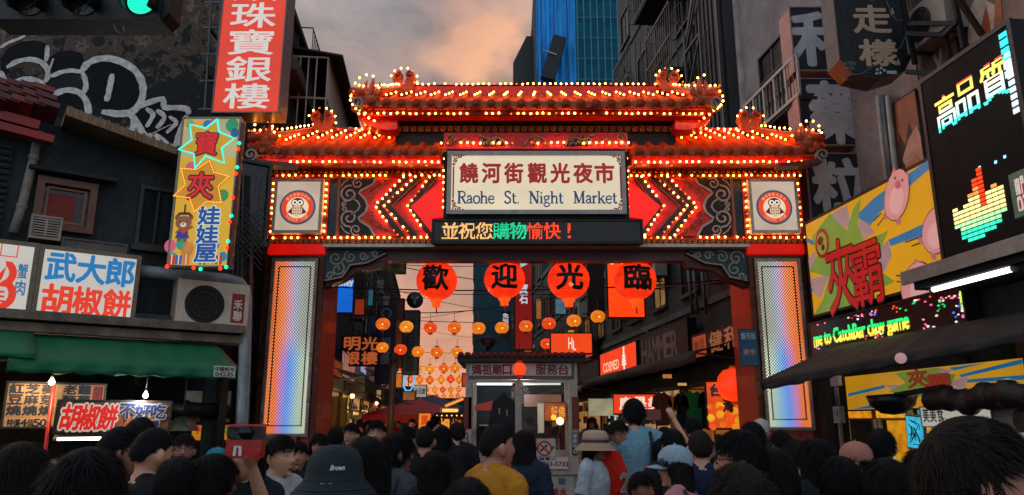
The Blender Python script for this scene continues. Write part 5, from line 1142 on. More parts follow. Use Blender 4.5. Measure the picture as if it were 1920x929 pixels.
for px0, py0, px1, py1, c, em, lab in ((612, 662, 620, 715, 'd88a28', .8, 'slim amber lit strip at the near end of the left shop signs'), (621, 668, 640, 712, '8a3a18', .5, 'brown-orange lit shop sign beside the amber strip'), (641, 655, 664, 718, '9a6a78', .55, 'pinkish picture sign over the left shops'),
                                    (667, 662, 690, 722, '2a3054', .5, 'dark blue shop sign with a pale square, left shops'), (692, 674, 706, 722, '3a302c', .4, 'narrow brown shop sign farthest along the left shops')):
    u0, z0 = LS.hit(px0, py1); u1, z1 = LS.hit(px1, py0); b_ = Board('shop_sign', lab, 'sign', LS, (px0, py0), (px1, py1), .15, facem=E(c, em, .35, 3), fw=.03, off=-.5)
    if c == '9a6a78':
        m = MB()
        for i in range(6): x = (i+.5)/6*b_.w; m.ribbon([(x-.1, b_.h*.2), (x+.02, b_.h*.55), (x-.05, b_.h*.85)], .09, -.016, -.012)
        P(b_.root, 'printed_figure', m, E('c89038', .7, .3), kind='stuff')
    if c == '2a3054': P(b_.root, 'pale_square', MB().box(b_.w*.35, b_.w*.75, -.016, -.012, b_.h*.4, b_.h*.72), E('a8a8b8', .7, .1)); P(b_.root, 'pale_strip', MB().box(b_.w*.1, b_.w*.9, -.016, -.012, b_.h*.1, b_.h*.2), E('b89878', .6, .1))
def street_awning(label, fr, u0, u1, z, out, c, drop=.35):
    o = TF('awning', label, 'awning', fr, u0, z, 0, 'shop awnings down the market street'); w = u1-u0; m = MB(); m.sm = True; n = 16; vs = []
    for i in range(n+1):
        t = i/n; s_ = .03*sin(t*19); vs += [(w*t, 0, .3), (w*t, -out*.5, .12+s_), (w*t, -out, -.05+s_*.5), (w*t, -out-.01, -.05-drop+.02*sin(t*40))]
    m.add(vs, [(i*4+j, (i+1)*4+j, (i+1)*4+j+1, i*4+j+1) for i in range(n) for j in range(3)]); x = P(o, 'canvas', m, M(c, .7, dirt=.5)); x.modifiers.new('s', 'SOLIDIFY').thickness = .015
    P(o, 'support_arm', MB().beam((.05, 0, -.2), (.05, -out, -.06), .03), STEEL); P(o, 'support_arm', MB().beam((w-.05, 0, -.2), (w-.05, -out, -.06), .03), STEEL); return o
street_awning('black crumpled awning under the left shop signs', LS, 5.5, 13, 2.75, 1.3, '15171a'); street_awning('dull red awning beyond the black one on the left', LS, 13.5, 18, 3.3, 1.2, '7a1810'); street_awning('grey awning far along the left shops', LS, 19, 26, 3.0, 1.2, '3a3c40')
def goods(o, w):
    for j in range(34):
        x, z = random.uniform(.1, w-.1), random.choice((.62, 1.12, 1.62, 2.05)); h = random.uniform(.1, .34)
        P(o, 'shop_goods', MB().obox((x, -.18-random.random()*.12, z+h/2-.05), (random.uniform(.07, .22), .12, h), (0, 0, random.uniform(-.5, .5))) if j % 3 else MB().sph((x, -.25, z+.05), random.uniform(.05, .1), 8, 6), M(random.choice(('6a2a1c', 'a8823c', '2c3a48', '9a3a24', 'b8a890', '1c1c20', '4a5a34', 'c8702c')), .6, dirt=.3))
for k, (u, w, c, s_) in enumerate(((6, 2.2, 'c88a28', .5), (8.6, 2.6, 'a8602c', .45), (11.6, 2.6, 'd8a050', .5), (15, 3, 'b06a2c', .5), (19, 3.5, 'c8803c', .5), (24, 4, 'b87840', .5), (30, 6, 'b06830', .5))):
    o = TF('lit_shop', ['yellow-curtained', 'amber-lit', 'bright warm', 'orange-lit', 'glowing', 'dim amber', 'far warm'][k]+' open shop front low on the left of the market street', 'shop', LS, u, 0, -.02)
    P(o, 'lit_interior', MB().box(0, w, 0, .03, .3, 2.5), E(c, s_, .6, 2.5)); P(o, 'shop_frame', MB().frame(-.05, w+.05, 0, 2.6, .08, -.06, .0), STEEL)
    for j in range(4): P(o, 'goods_shelf', MB().box(.1, w-.1, -.35, 0, .5+j*.5, .54+j*.5), STEEL)
    goods(o, w)
cl = T('hanging_cloth', 'yellow draped cloth at the left edge of the opening', 'cloth', at(632, 772, 16.5)); m = MB(); m.sm = True; vs = []
for i in range(13):
    for j in range(6): vs.append((-.22+i*.037, .05*sin(i*1.3), .32-j*.14-.02*sin(i*.8)))
m.add(vs, [(i*6+j, (i+1)*6+j, (i+1)*6+j+1, i*6+j+1) for i in range(12) for j in range(5)]); P(cl, 'draped_cloth', m, M('c8902c', .7, dirt=.2)).modifiers.new('s', 'SOLIDIFY').thickness = .01
ps = T('lamp_post', 'grey street pole rising in front of the dark blue vertical sign', 'post', (at(733, 790, 20).x, 20, 0)); P(ps, 'post', MB().tube([(0, 0, 0), (0, 0, 3.4)], .085, 12), M('6a5a50', .5, .3, dirt=.4)); P(ps, 'collar', MB().cyl((0, 0, 3.3), .12, .25, 12), STEEL); P(ps, 'base', MB().cyl((0, 0, .08), .18, .16, 12), STEEL)
ne = T('neon_tube', 'looped pale blue neon tube shaped like a long foot', 'neon sign', at(766, 706, 27)); k = 27/FPX
P(ne, 'tube', MB().tube([(x*k, 0, z*k) for x, z in ((-8, 26), (2, 25), (10, 18), (12, 6), (10, -6), (9, -18), (4, -26), (-4, -26), (-9, -18), (-8, -8), (-5, 2), (-9, 10), (-10, 14))], .035, 7), E('5ab8f0', 1.0, .1)); P(ne, 'mount', MB().beam((0, .05, -.5), (0, .05, .5), .03), BLK)
b_ = signf('brown_sign', 'small brown rounded sign under the neon loop', 755, 734, 779, 752, 26, E('8a5020', .5, .3, 3)); b_ = signf('pale_sign', 'small pale sign above the market tents', 775, 722, 800, 746, 34, E('a8a8a0', .6, .2, 2)); b_.write('金石堂', .1, .9, .3, .7, M('30343c', .5, dirt=0), bold=.03)
for k, (px0, py0, px1, py1, Y, c, e) in enumerate(((664, 560, 684, 592, 21, 'a83a1c', .5), (690, 540, 700, 575, 24, '3a7a94', .4), (742, 700, 754, 728, 30, 'd87828', .7), (758, 756, 772, 768, 29, 'f0a040', .8), (700, 730, 716, 742, 22, 'c8a878', .5), (866, 700, 876, 726, 26, 'c84020', .6), (1004, 560, 1016, 600, 30, 'b8682c', .5), (1040, 560, 1062, 590, 33, '5a8aa0', .4), (1064, 618, 1078, 630, 30, 'd8a050', .5), (1240, 700, 1262, 712, 18, 'd89048', .6), (1268, 716, 1290, 726, 17, 'e8b060', .7))):
    signf('lit_board', ['small brick-red board left of the orange jeweller sign', 'narrow blue-green board high on the left front', 'amber board under the shoe sign', 'glowing yellow board low by the tents', 'pale beige board above the left awning', 'red board at the left of the booth roof', 'amber vertical board on the far right block', 'pale blue board on the far right block', 'small golden board beside the joined-letter sign', 'amber strip board over the hanging shirts', 'bright golden strip board over the green shirt'][k], px0, py0, px1, py1, Y, E(c, e, .35, 4), th=.12)
# tents
def tent(label, px0, px1, pyt, pye, Y, c, dep=3):
    a, b = at(px0, pye, Y), at(px1, pye, Y); zt = at(px0, pyt, Y).z; w = b.x-a.x; o = T('market_tent', label, 'tent', (a.x, Y, 0))
    m = MB(); m.add([(0, 0, a.z), (w, 0, a.z), (w, dep, a.z), (0, dep, a.z), (w/2, dep/2, zt), (0, 0, a.z-.3), (w, 0, a.z-.3), (w, dep, a.z-.3), (0, dep, a.z-.3)], [(0, 1, 4), (1, 2, 4), (2, 3, 4), (3, 0, 4), (5, 6, 1, 0), (6, 7, 2, 1), (7, 8, 3, 2), (8, 5, 0, 3)])
    P(o, 'canopy', m, M(c, .6, dirt=.2)); 
    for x in (.05, w-.05):
        for y in (.05, dep-.05): P(o, 'leg', MB().beam((x, y, 0), (x, y, a.z), .04), STEEL)
tent('wide red market tent in the middle distance', 678, 870, 745, 778, 28, 'c01c10'); tent('blue market tent behind the red one', 735, 872, 738, 764, 34, '1c3a5c')
b_ = signf('stall_sign', 'orange lit stall sign with one red character under the red tent', 784, 774, 809, 806, 26, E('e87818', .85, .2, 2)); b_.write('民', .25, .75, .3, .8, E('c83010', .8, 0), bold=.05)
b_ = signf('stall_sign', 'dark stall sign with one big orange character and a row of bulbs', 815, 774, 866, 822, 26, M('2a1408', .6, dirt=.3)); b_.write('胡', .12, .55, .1, .75, E('f09028', .95, .1), bold=.05); b_.write('椒', .6, .98, .1, .75, E('a85a18', .7, .1), bold=.03)
for i in range(6): P(b_.root, 'bulb', MB().sph((.08+i*.17, -.03, b_.h-.1), .025, 6, 4), E('ffc060', 2, 0))
tube_lamp('tube_light', 'slanting warm tube light left of the booth', at(843, 770, 24), .5, .55, E('f8b050', 1.6, 0), .05); tube_lamp('tube_light', 'slanting warm tube light higher and closer to the booth', at(852, 755, 24), 0, .6, E('f09030', 1.2, 0), .04, tilt=radians(-22))
for k, (Y, c) in enumerate(((24, 'ffb060'), (32, 'ff9a50'), (17, 'ffa860'))):
    l = bpy.data.lights.new('stall_lamp', 'POINT'); l.energy = 80; l.color = (1, .6, .3); l.shadow_soft_size = .15; o = T('stall_lamp', ['bare stall lamp under the red tent', 'bare stall lamp deep in the market', 'bare lamp hung at the left shop fronts'][k], 'lamp', (-3.6-.1*(Y-17), Y, 2.2)); lo = bpy.data.objects.new('stall_light', l); COL.objects.link(lo); lo.parent = o; lo.location = (0, 0, -.1)
    P(o, 'glass_bulb', MB().sph((0, 0, 0), .05, 10, 8), E(c, 8, 0)); P(o, 'cap', MB().cyl((0, 0, .07), .03, .06, 8), BLK)

# ================================================================== right of the market street: far blocks
far = T('office_block', 'dark teal slab building at the far right of the market street', 'building', (at(888, 560, 62).x, 62, 0)); w = 13
P(far, 'wall', MB().box(0, w, 0, 26, 0, 21.5), M('1a5464', .7, dirt=.4, sc=.5)); 
for zf in range(7):
    for yi in range(8): P(far, 'window', MB().box(-.12, 0, 1+yi*3, 3.0+yi*3, 2.6+zf*2.7, 4.4+zf*2.7), M('b0a4a0' if (zf+yi) % 4 else '5a5458', .5, dirt=.3))
P(far, 'roof_edge', MB().box(-.2, w+.2, -.2, 26, 21.5, 22), DCONC)
fe = T('end_building', 'low dark buildings closing the far end of the market street', 'building', (-26, 120, 0)); P(fe, 'wall', MB().box(0, 20, 0, 6, 0, 5.2).box(6, 11, -1, 6, 0, 7), M('20242a', .8, dirt=.5)); 
for i in range(6): P(fe, 'window', MB().box(1+i*3, 2.4+i*3, -.05, 0, 2.5, 4), E('c88a4a', .6, .3))
# blue-netted building
bl = T('netted_building', 'tall building wrapped in bright blue scaffold netting above the gate', 'building', (at(1006, 100, 45).x, 45, 0)); BW = at(1181, 100, 45).x-at(1006, 100, 45).x
def net(c):
    m = M(c, .7, dirt=.2, sc=1.0, bump=.3, stretch=(1, 1, .3), dark='0a5080'); return m
P(bl, 'wall', MB().box(0, BW, .2, 14, 0, 34), M('0c2a3c', .8, dirt=.4, sc=.6))
mid = at(1080, 100, 45).x-at(1006, 100, 45).x
m = MB(); m.sm = False; vs = []; n = 22
for i in range(n+1):
    for j in range(20): vs.append((mid*i/n, .12*sin(i*1.7)+.06*sin(j*1.9+i), 12+j*1.2))
m.add(vs, [(i*20+j, (i+1)*20+j, (i+1)*20+j+1, i*20+j+1) for i in range(n) for j in range(19)]); P(bl, 'scaffold_net', m, net('2cb0ff'))
for i in range(3): P(bl, 'net_seam', MB().beam((mid*(.12+i*.36), -.15, 12), (mid*(.12+i*.36)-.1*i, -.15, 34), .07), M('0a4a80', .7, dirt=.2))
for i in range(8): x = mid+.1+i*(BW-mid)/8; P(bl, 'scaffold_pole', MB().beam((x, -.25, 12), (x, -.25, 34), .06), M('5a8a98', .5, .3, dirt=.3))
for j in range(9): P(bl, 'scaffold_ledger', MB().beam((mid, -.22, 20.5+j*1.5), (BW, -.22, 20.5+j*1.5), .05), M('4a7a88', .5, .3, dirt=.3))
for j in range(5):
    for i in range(2): P(bl, 'window', MB().box(mid+.5+i*2, mid+2.1+i*2, .1, .25, 21+j*2.4, 22.6+j*2.4), M('0e4450', .3, dirt=.3)); 
P(bl, 'green_net', MB().box(mid, BW, .0, .02, 20, 34), M('1488a8', .8, dirt=.4, sc=1.5, alpha=.55))
P(bl, 'chute', MB().beam((at(1025, 140, 45).x-at(1006, 100, 45).x, -.7, at(1010, 150, 44.3).z), (at(1050, 80, 44.3).x-at(1006, 100, 45).x, -.7, at(1050, 72, 44.3).z), .9, .6), M('101a24', .6, dirt=.4))
P(bl, 'chute_band', MB().beam((at(1029, 103, 44).x-at(1006, 100, 45).x-.4, -1.05, at(1029, 100, 44).z+.2), (at(1029, 103, 44).x-at(1006, 100, 45).x+.5, -1.05, at(1029, 100, 44).z-.15), .08, .1), M('8aa0a8', .5, dirt=.2))
gt = T('glass_block', 'dark green gabled block just left of the blue netting', 'building', (at(962, 120, 52).x, 52, 0)); w = 1.9; P(gt, 'wall', MB().prism([(0, 0), (w, 0), (w, at(980, 68, 52).z), (w*.55, at(980, 68, 52).z), (0, at(962, 118, 52).z)][::-1], 0, 6), M('0e2c2e', .4, dirt=.4, sc=.8)); P(gt, 'antenna', MB().tube([(w*.75, 0, at(980, 68, 52).z), (w*.75, 0, at(980, 60, 52).z), (w*1.1, 0, at(980, 60, 52).z)], .05, 5), STEEL)
for i in range(3): P(gt, 'window', MB().box(.3+i*.55, .7+i*.55, -.04, .02, 15, 21), M('1a4a4a', .2, dirt=.3))
# dark tower blocks, right
block('tower_block', 'tall dark concrete block with caged balconies right of the blue netting', RU, -16, -5.2, 0, 21, 9, M('5a6468', .85, dirt=.6, sc=.8, bump=.5), rows=(4.2, 7.2, 10.2, 13.2, 16.2), n=5, bars=6, wsize=(1.2, 1.4))
for k, (u, z) in enumerate(((-13.5, 12.2), (-13.2, 9.3), (-10.6, 14.6), (-9.4, 11.2))):
    r = TF('balcony_cage', ['ornate iron balcony cage nearest the blue netting', 'lower iron balcony cage over the gate roof', 'louvred balcony high on the dark block', 'plain iron balcony cage on the dark block'][k], 'balcony cage', RU, u, z, 0, 'caged balconies on the right dark block'); w, h, out = 2.3, 2.0, .9
    P(r, 'balcony_floor', MB().box(0, w, -out, 0, -.12, 0), DCONC); bar = MB().box(-.012, .012, -.012, .012, 0, h).mesh('bar', M('4a4844', .5, .5, dirt=.5))
    for i in range(13): link('bar', bar, r, (i*w/12, -out, 0))
    for j in range(1, 5): link('bar', bar, r, (0, -j*.18, 0)); link('bar', bar, r, (w, -j*.18, 0))
    for zz in (.03, h*.5, h): P(r, 'rail', MB().box(0, w, -out-.02, -out+.02, zz-.02, zz+.02), M('6a625a', .5, .5, dirt=.4)); 
    if k == 0:
        m = MB(); [m.tube([(w*(.25+.5*q_)+.3*cos(t/12*2*pi), -out-.03, h*.5+.4*sin(t/12*2*pi)) for t in range(13)], .018, 5, False) for q_ in (0, 1)]; P(r, 'iron_scroll', m, M('5a564e', .5, .5, dirt=.4), kind='stuff')
# steep dark roof / lean-to stair right of it
ln = T('lean_to_roof', 'steep dark corrugated lean-to roof rising between the gate and the pale wall', 'roof structure', RU.w(-9.7), RU.a); 
a, b, c, d = RU.hit(1262, 150, -.6), RU.hit(1345, 25, -.6), RU.hit(1392, 20, -.6), RU.hit(1300, 160, -.6); u00 = -5.0
pts = [(0, 5.6), (0, 8.4), (3.2, 12.8), (4.9, 13.2), (4.9, 5.6)]
P(ln, 'corrugated_wall', MB().prism(pts[::-1], -.3, 1.2), M('34383a', .7, dirt=.5, sc=2))
for i in range(18): x = .1+i*.27; P(ln, 'corrugation', MB().box(x, x+.06, -.34, -.3, 5.6, 8.4+min(4.4, x*1.36)), M('24241f', .6, .3, dirt=.5))
P(ln, 'gutter', MB().beam((-.1, -.4, 8.4), (3.2, -.4, 12.9), .12), M('5a4a40', .5, dirt=.4)); P(ln, 'downpipe', MB().beam((4.75, -.4, 5.6), (4.75, -.4, 12.4), .09), M('3a3836', .5, dirt=.4))
# pale rendered wall with window and white railing
pw = T('rendered_building', 'grey rendered building with a barred window and white railing at upper right', 'building', RU.w(-4.7), RU.a)
P(pw, 'wall', MB().box(0, 12.5, 0, 8, 3.35, 14), M('949294', .85, dirt=.4, sc=.9, bump=.4)); P(pw, 'corner_trim', MB().box(-.06, .1, -.08, 0, 3.35, 14), M('c4bab4', .8, dirt=.4))
u0, z0 = RU.hit(1426, 135); u1, z1 = RU.hit(1500, 40); wz = at(1450, 95, 13.8).z
w0 = RU.hit(1424, 120)[0]+4.7; w_ = 1.9
o = window(pw, w0, 0, wz-.55, w_, 1.25, bars=0, frame='1c2022', mull=2); P(pw, 'grille_bar', MB().box(w0, w0+w_, -.06, -.04, wz, wz+.03), STEEL)
rl = T('railing', 'white slanting balcony railing on dark brackets below the barred window', 'railing', RU.w(RU.hit(1400, 205, -.9)[0], 0, -.9), RU.a); ua, za = RU.hit(1395, 222, -.9); ub, zb2_ = RU.hit(1482, 132, -.9); zr_ = (za+zb2_)/2+.2; zl_ = zr_-.75; x0, x1 = -.1, ub-ua+.1
WR = M('a8a4a0', .5, .2, dirt=.3)
for z in (zl_, zr_): P(rl, 'rail', MB().box(x0, x1, -.03, .03, z-.03, z+.03), WR)
for i in range(16): x = x0+i*(x1-x0)/15; P(rl, 'post' if i % 3 == 0 else 'baluster', MB().box(x-(.025 if i % 3 == 0 else .01), x+(.025 if i % 3 == 0 else .01), -.02, .02, zl_, zr_), WR if i % 3 == 0 else M('3a3c3e', .5, dirt=.3))
P(rl, 'deck', MB().box(x0, x1, 0, .9, zl_-.1, zl_-.04), DCONC)
for i in range(5): x = x0+.1+i*(x1-x0-.2)/4; P(rl, 'bracket', MB().beam((x, 0, zl_-.1), (x, .9, zl_-.9), .04).beam((x, .85, zl_-.1), (x, .85, zl_-.9), .04), STEEL)
# iron stair tower between
stt = T('iron_stair', 'dark iron stair tower behind the right half of the upper roof', 'stair', RU.w(-6.0, 0, -.9), RU.a)
for x in (0, 1.1): P(stt, 'upright', MB().beam((x, 0, 4.8), (x, 0, 11.5), .06), STEEL)
for i in range(6): z = 5+i*1.2; P(stt, 'cross_beam', MB().beam((0, 0, z), (1.1, 0, z), .05), STEEL); P(stt, 'brace', MB().beam((0, 0, z), (1.1, 0, z+1.2), .04), STEEL)
# lower right blocks along the street beyond the gate
for i, (u0, u1, h, c, lab) in enumerate(((-16.5, -2.0, 6.6, '464a4c', 'dark low shop house with signs just beyond the gate on the right'), (-30, -16.6, 9.5, '464c52', 'dark shop house past the lit red shop signs'), (-47, -30.2, 13.5, '4a545a', 'grid-windowed dark block far down the right of the street'))):
    b = block('shop_house', lab, RS, u0, u1, 0, h, 5 if i == 0 else 8, M(c, .85, dirt=.6, sc=1.5), rows=(4.6,) if i == 0 else (4.4, 7.0, 9.8)[:2 if i == 1 else 3], n=int((u1-u0)/2.2), bars=7, lit=(GLASSD, E('a8703a', .45, .4), GLASSD, GLASSD, E('c89858', .5, .4)))
for k, (u, z, off) in enumerate(((-4.2, 4.9, -.45), (-7.8, 5.3, -.45), (-12.5, 5.0, -.45), (-18, 5.6, -.45))): ac_unit('air_conditioner', ['boxy outdoor unit just past the gate, right side', 'outdoor unit above the long hammer sign', 'outdoor unit over the red chemist sign', 'outdoor unit farther along the right side'][k], RS, u, z, off)
for k, px in enumerate((1300, 1316, 1290)): pipe('wall_pipe', ['pale', 'thin grey', 'short dull'][k]+' vertical pipe on the dark right wall seen through the gate', [RS.w(*RS.hit(px, 500, -.1), -.1), RS.w(*RS.hit(px+8, 590, -.1), -.1)], .035, M('6a6662', .5, dirt=.4), joints=False)
cable('wall_cable', 'pale cable running from the last large lantern to the right pillar', at(1230, 537, 13.2), at(1385, 522, 13.2), .05, .012, None, M('8a8480', .5, dirt=.3))
# ---- signs, right side of the street
def sign_rs(name, label, pa, pb, face, tr=None, bl=None, off=-.35, fw=.03, th=.2, fm=None): return Board(name, label, 'sign', RS, pa, pb, th, fm=fm or M('161618', .5, .3, dirt=.3), facem=face, fw=fw, tr=tr, bl=bl, off=off)
b_ = sign_rs('shop_sign', 'lit orange-red chemist sign with slim lettering and a white column logo', (1125, 664), (1197, 700), E('f03a14', .95, .12), tr=(1192, 640), bl=(1127, 717)); b_.write('COSMED', .10, .56, .30, .62, E('f8c8a0', .95, 0), word=True, bold=.01)
m = MB(); cxl = b_.w*.70; m.box(cxl-.05, cxl+.05, -.03, -.012, b_.h*.08, b_.h*.95); [m.box(cxl-.22+.03*i, cxl+.22-.03*i, -.035, -.012, b_.h*(.36+.09*i), b_.h*(.42+.09*i)) for i in range(4)]; P(b_.root, 'white_logo', m, E('f0e0d0', 1, 0), kind='stuff')
b_ = sign_rs('shop_sign', 'long dark sign with tall thin silver Latin letters beyond the gate, right', (1200, 634), (1292, 672), M('141416', .5, dirt=.3), tr=(1290, 592), bl=(1203, 706)); b_.write('HAMMER', .04, .82, .18, .82, M('8a8c90', .35, .6, dirt=.2), bold=.02, gap=.06)
b_ = sign_rs('shop_sign', 'dull brown plate left of the lit chemist sign', (1087, 690), (1124, 716), M('2e2422', .6, dirt=.4), tr=(1122, 672), bl=(1087, 728)); b_.write('日月', .15, .85, .3, .7, M('4a3c38', .5, dirt=.2), bold=.02)
b_ = sign_rs('shop_sign', 'wide sign with an orange panel and brown brush characters next to the right pillar', (1297, 632), (1392, 646), M('1a1412', .5, dirt=.3), tr=(1392, 598), bl=(1300, 686)); P(b_.root, 'orange_panel', MB().box(.03*b_.w, .32*b_.w, -.016, -.011, .1*b_.h, .92*b_.h), E('a04420', .7, .2)); b_.write('樂活', .05, .30, .3, .75, E('6a2410', .6, 0), y=-.018); b_.write('健和', .38, .95, .15, .9, E('9a5c3c', .7, .1), bold=.02)
b_ = sign_rs('shop_sign', 'small red sign with white character between booth roof and chemist sign', (1098, 640), (1112, 668), E('c0302c', .7, .1)); b_.write('品', .2, .8, .2, .7, E('e0d0c8', .8, 0))
b_ = signf('lit_sign', 'glowing orange-red sign with a joined white letter pair above the booth roof', 1031, 624, 1112, 664, 20, E('f04818', .95, .12, 1)); b_.write('H', .43, .52, .25, .75, E('f0dcc8', 1, 0), word=True, bold=.02); b_.write('L', .54, .60, .18, .62, E('f0dcc8', 1, 0), word=True, bold=.02)
b_ = signf('lit_board', 'large blank glowing red board behind the rightmost large lantern', 1136, 480, 1211, 597, 17, E('ff4410', 1.05, .08, 1)); b_.write('人', .1, .5, .86, .99, E('f0dcc8', 1, 0), bold=.04); b_.write('民', .55, .95, .88, .99, E('f0dcc8', 1, 0), bold=.03)
b_ = signf('vertical_sign', 'tall dark red vertical sign with white characters behind the second large lantern', 964, 480, 1000, 657, 19, E('8e1612', .62, .1, 1)); b_.write('夢', .28, .72, .88, .96, WT, bold=.03); b_.write('寶石', .28, .72, .48, .70, WT, vert=True, bold=.03); 
b_ = signf('vertical_sign', 'black narrow sign with white characters under the second large lantern', 940, 585, 956, 635, 18, M('0c0e12', .5, dirt=.2)); b_.write('免稅店', .15, .85, .35, .95, WT, vert=True, bold=.02)
b_ = signf('hanging_banner', 'dark maroon hanging banner left of the glowing red board', 1100, 480, 1134, 585, 18.5, M('2a0e10', .7, dirt=.3)); b_.write('皿', .2, .8, .86, .98, M('7a7a80', .5, dirt=0), bold=.03)
b_ = signf('lit_sign', 'lit red sign with three white characters low on the right of the street', 1148, 738, 1243, 778, 17.5, E('f03c14', .95, .1, 1)); b_.write('康是美', .12, .98, .22, .82, E('f0d8c0', 1, 0), bold=.03)
b_ = signf('cream_banner', 'crumpled cream banner left of the low red sign', 1103, 748, 1150, 780, 17.4, E('b8ae8a', .55, .3, 4), fw=0)
ox = T('bull_figure', 'black bull head figure on the roof of the booth', 'figure', at(915, 642, 13.9)); P(ox, 'head', MB().sph((0, 0, 0), .12, 10, 8, (1.2, 1, 1)).sph((0, -.1, -.07), .07, 8, 6), M('0c0c0e', .5, dirt=.1)); P(ox, 'horns', MB().tube([(-.1, 0, .05), (-.24, 0, .03), (-.30, 0, .12)], [.03, .025, .008], 6).tube([(.1, 0, .05), (.24, 0, .03), (.30, 0, .12)], [.03, .025, .008], 6), M('3a3a38', .4, dirt=.2), kind='stuff'); P(ox, 'stand', MB().cyl((0, 0, -.2), .03, .25, 8), BLK)
street_awning('long dark awning under the right shop signs', RS, -13, -2.2, 2.95, 1.2, '121416', .2); street_awning('dull mauve awning under the chemist sign', RS, -17, -13.2, 2.8, 1.2, '6a4a4c', .15); street_awning('dark awning far along the right shops', RS, -26, -17.4, 2.9, 1.1, '22262a', .2)
for k, (u, w, c, s_) in enumerate(((-6.2, 3.0, 'b86a2c', .35), (-10, 3.4, 'c8a070', .5), (-14.5, 4, 'd8e0d8', .6), (-20, 4.5, 'c08a50', .5), (-27, 5.5, 'b87038', .5))):
    o = TF('lit_shop', ['poster-lit', 'cream-lit', 'cold white', 'amber', 'far orange'][k]+' open shop front low on the right of the market street', 'shop', RS, u, 0, -.02)
    P(o, 'lit_interior', MB().box(0, w, 0, .03, .3, 2.4), E(c, s_, .6, 2.5)); P(o, 'shop_frame', MB().frame(-.05, w+.05, 0, 2.5, .08, -.06, .0), STEEL)
    goods(o, w)
def shirt_hang(label, px, py, Y, w, h, c):
    p = at(px, py, Y); k = Y/FPX; w *= k; h *= k; o = T('hanging_shirt', label, 'shirt', p, 0, 'clothes hung on the rail'); m = MB()
    m.prism([(-w*.12, 0), (-w*.5, -h*.12), (-w*.62, -h*.42), (-w*.42, -h*.46), (-w*.34, -h*.3), (-w*.36, -h), (w*.36, -h), (w*.34, -h*.3), (w*.42, -h*.46), (w*.62, -h*.42), (w*.5, -h*.12), (w*.12, 0), (0, -h*.06)][::-1], -.05, .05); x = P(o, 'shirt_body', m, M(c, .8, dirt=.3)); P(o, 'hanger', MB().tube([(-w*.3, 0, -.03), (0, 0, .05), (w*.3, 0, -.03)], .006, 5).tube([(0, 0, .05), (0, 0, .14)], .005, 5), STEEL)
for lab, px, py, w, h, c in (('rust-brown shirt nearest the low red sign', 1240, 736, 30, 60, '5a2c1c'), ('tan jacket on the rail', 1262, 742, 20, 70, 'b8783c'), ('black shirt between tan and green ones', 1275, 738, 24, 66, '0e1014'), ('bright green shirt on the rail', 1300, 735, 40, 60, '0f7a3c'), ('black jacket right of the green shirt', 1322, 735, 26, 66, '0c0e10')): shirt_hang(lab, px, py, 15.2, w, h, c)
rr_ = T('clothes_rail', 'steel rail holding the hanging clothes', 'rail', at(1228, 730, 15.2)); w = at(1335, 730, 15.2).x-at(1228, 730, 15.2).x; P(rr_, 'rail_bar', MB().tube([(0, 0, 0), (w, 0, 0)], .015, 6), STEEL); P(rr_, 'leg', MB().tube([(0, 0, 0), (0, 0, -rr_.location.z)], .015, 6), STEEL); P(rr_, 'leg', MB().tube([(w, 0, 0), (w, 0, -rr_.location.z)], .015, 6), STEEL)
# orange poster panel with fruit and lit lantern by the right pillar
b_ = signf('poster_board', 'orange lit poster with yellow fruit shapes and two dark characters beside the right pillar', 1321, 714, 1402, 806, 14.2, E('e8521c', .8, .3, 3), th=.08)
for i in range(26): x, z = random.uniform(.06, .94)*b_.w, random.uniform(.04, .5)*b_.h; P(b_.root, 'fruit_print', MB().disc(x, z, random.uniform(.04, .075), -.02-.0006*i, -.011-.0006*i, 14), E(random.choice(('f0a020', 'f8b428', 'e87818', 'f05a18')), .85, .2, 9))
b_.write('台', .1, .42, .68, .92, E('26304a', .5, 0), y=-.04, bold=.05); b_.write('灣', .40, .68, .36, .62, E('2a1a18', .5, 0), y=-.04, bold=.05); 
o = T('red_lantern', 'round red lit lantern hanging over the orange poster by the right pillar', 'lantern', at(1378, 722, 14.0)); P(o, 'lantern_body', MB().lathe([(.08, .30), (.2, .27), (.30, .16), (.33, 0), (.30, -.16), (.2, -.27), (.08, -.30)], 20), E('ff3c14', 1, .15, 3)); [P(o, 'collar', MB().cyl((0, 0, e_*.32), .09, .06, 12), GOLD) for e_ in (-1, 1)]; P(o, 'bright_bulb', MB().sph((.02, -.31, 0), .05, 8, 6, (.7, .5, 2)), E('fff4e0', 4, 0)); P(o, 'cord', MB().tube([(0, 0, .35), (0, 0, .9)], .008, 5), BLK)
FP = Frame(GX+XI+.0, 12.6, -90)
b_ = Board('street_plate', 'blue printed plate tied round the right red pillar', 'sign', FR(12.02), (1384, 618), (1424, 686), .03, fm=M('12405c', .5, dirt=.3), facem=M('1c5c84', .5, dirt=.35, sc=4), fw=.01, off=-.1); b_.write('饒河街', .1, .9, .72, .9, M('b0c0c8', .5, dirt=0)); b_.write('夜市', .15, .85, .30, .45, M('c09a8c', .5, dirt=0), bold=.03)

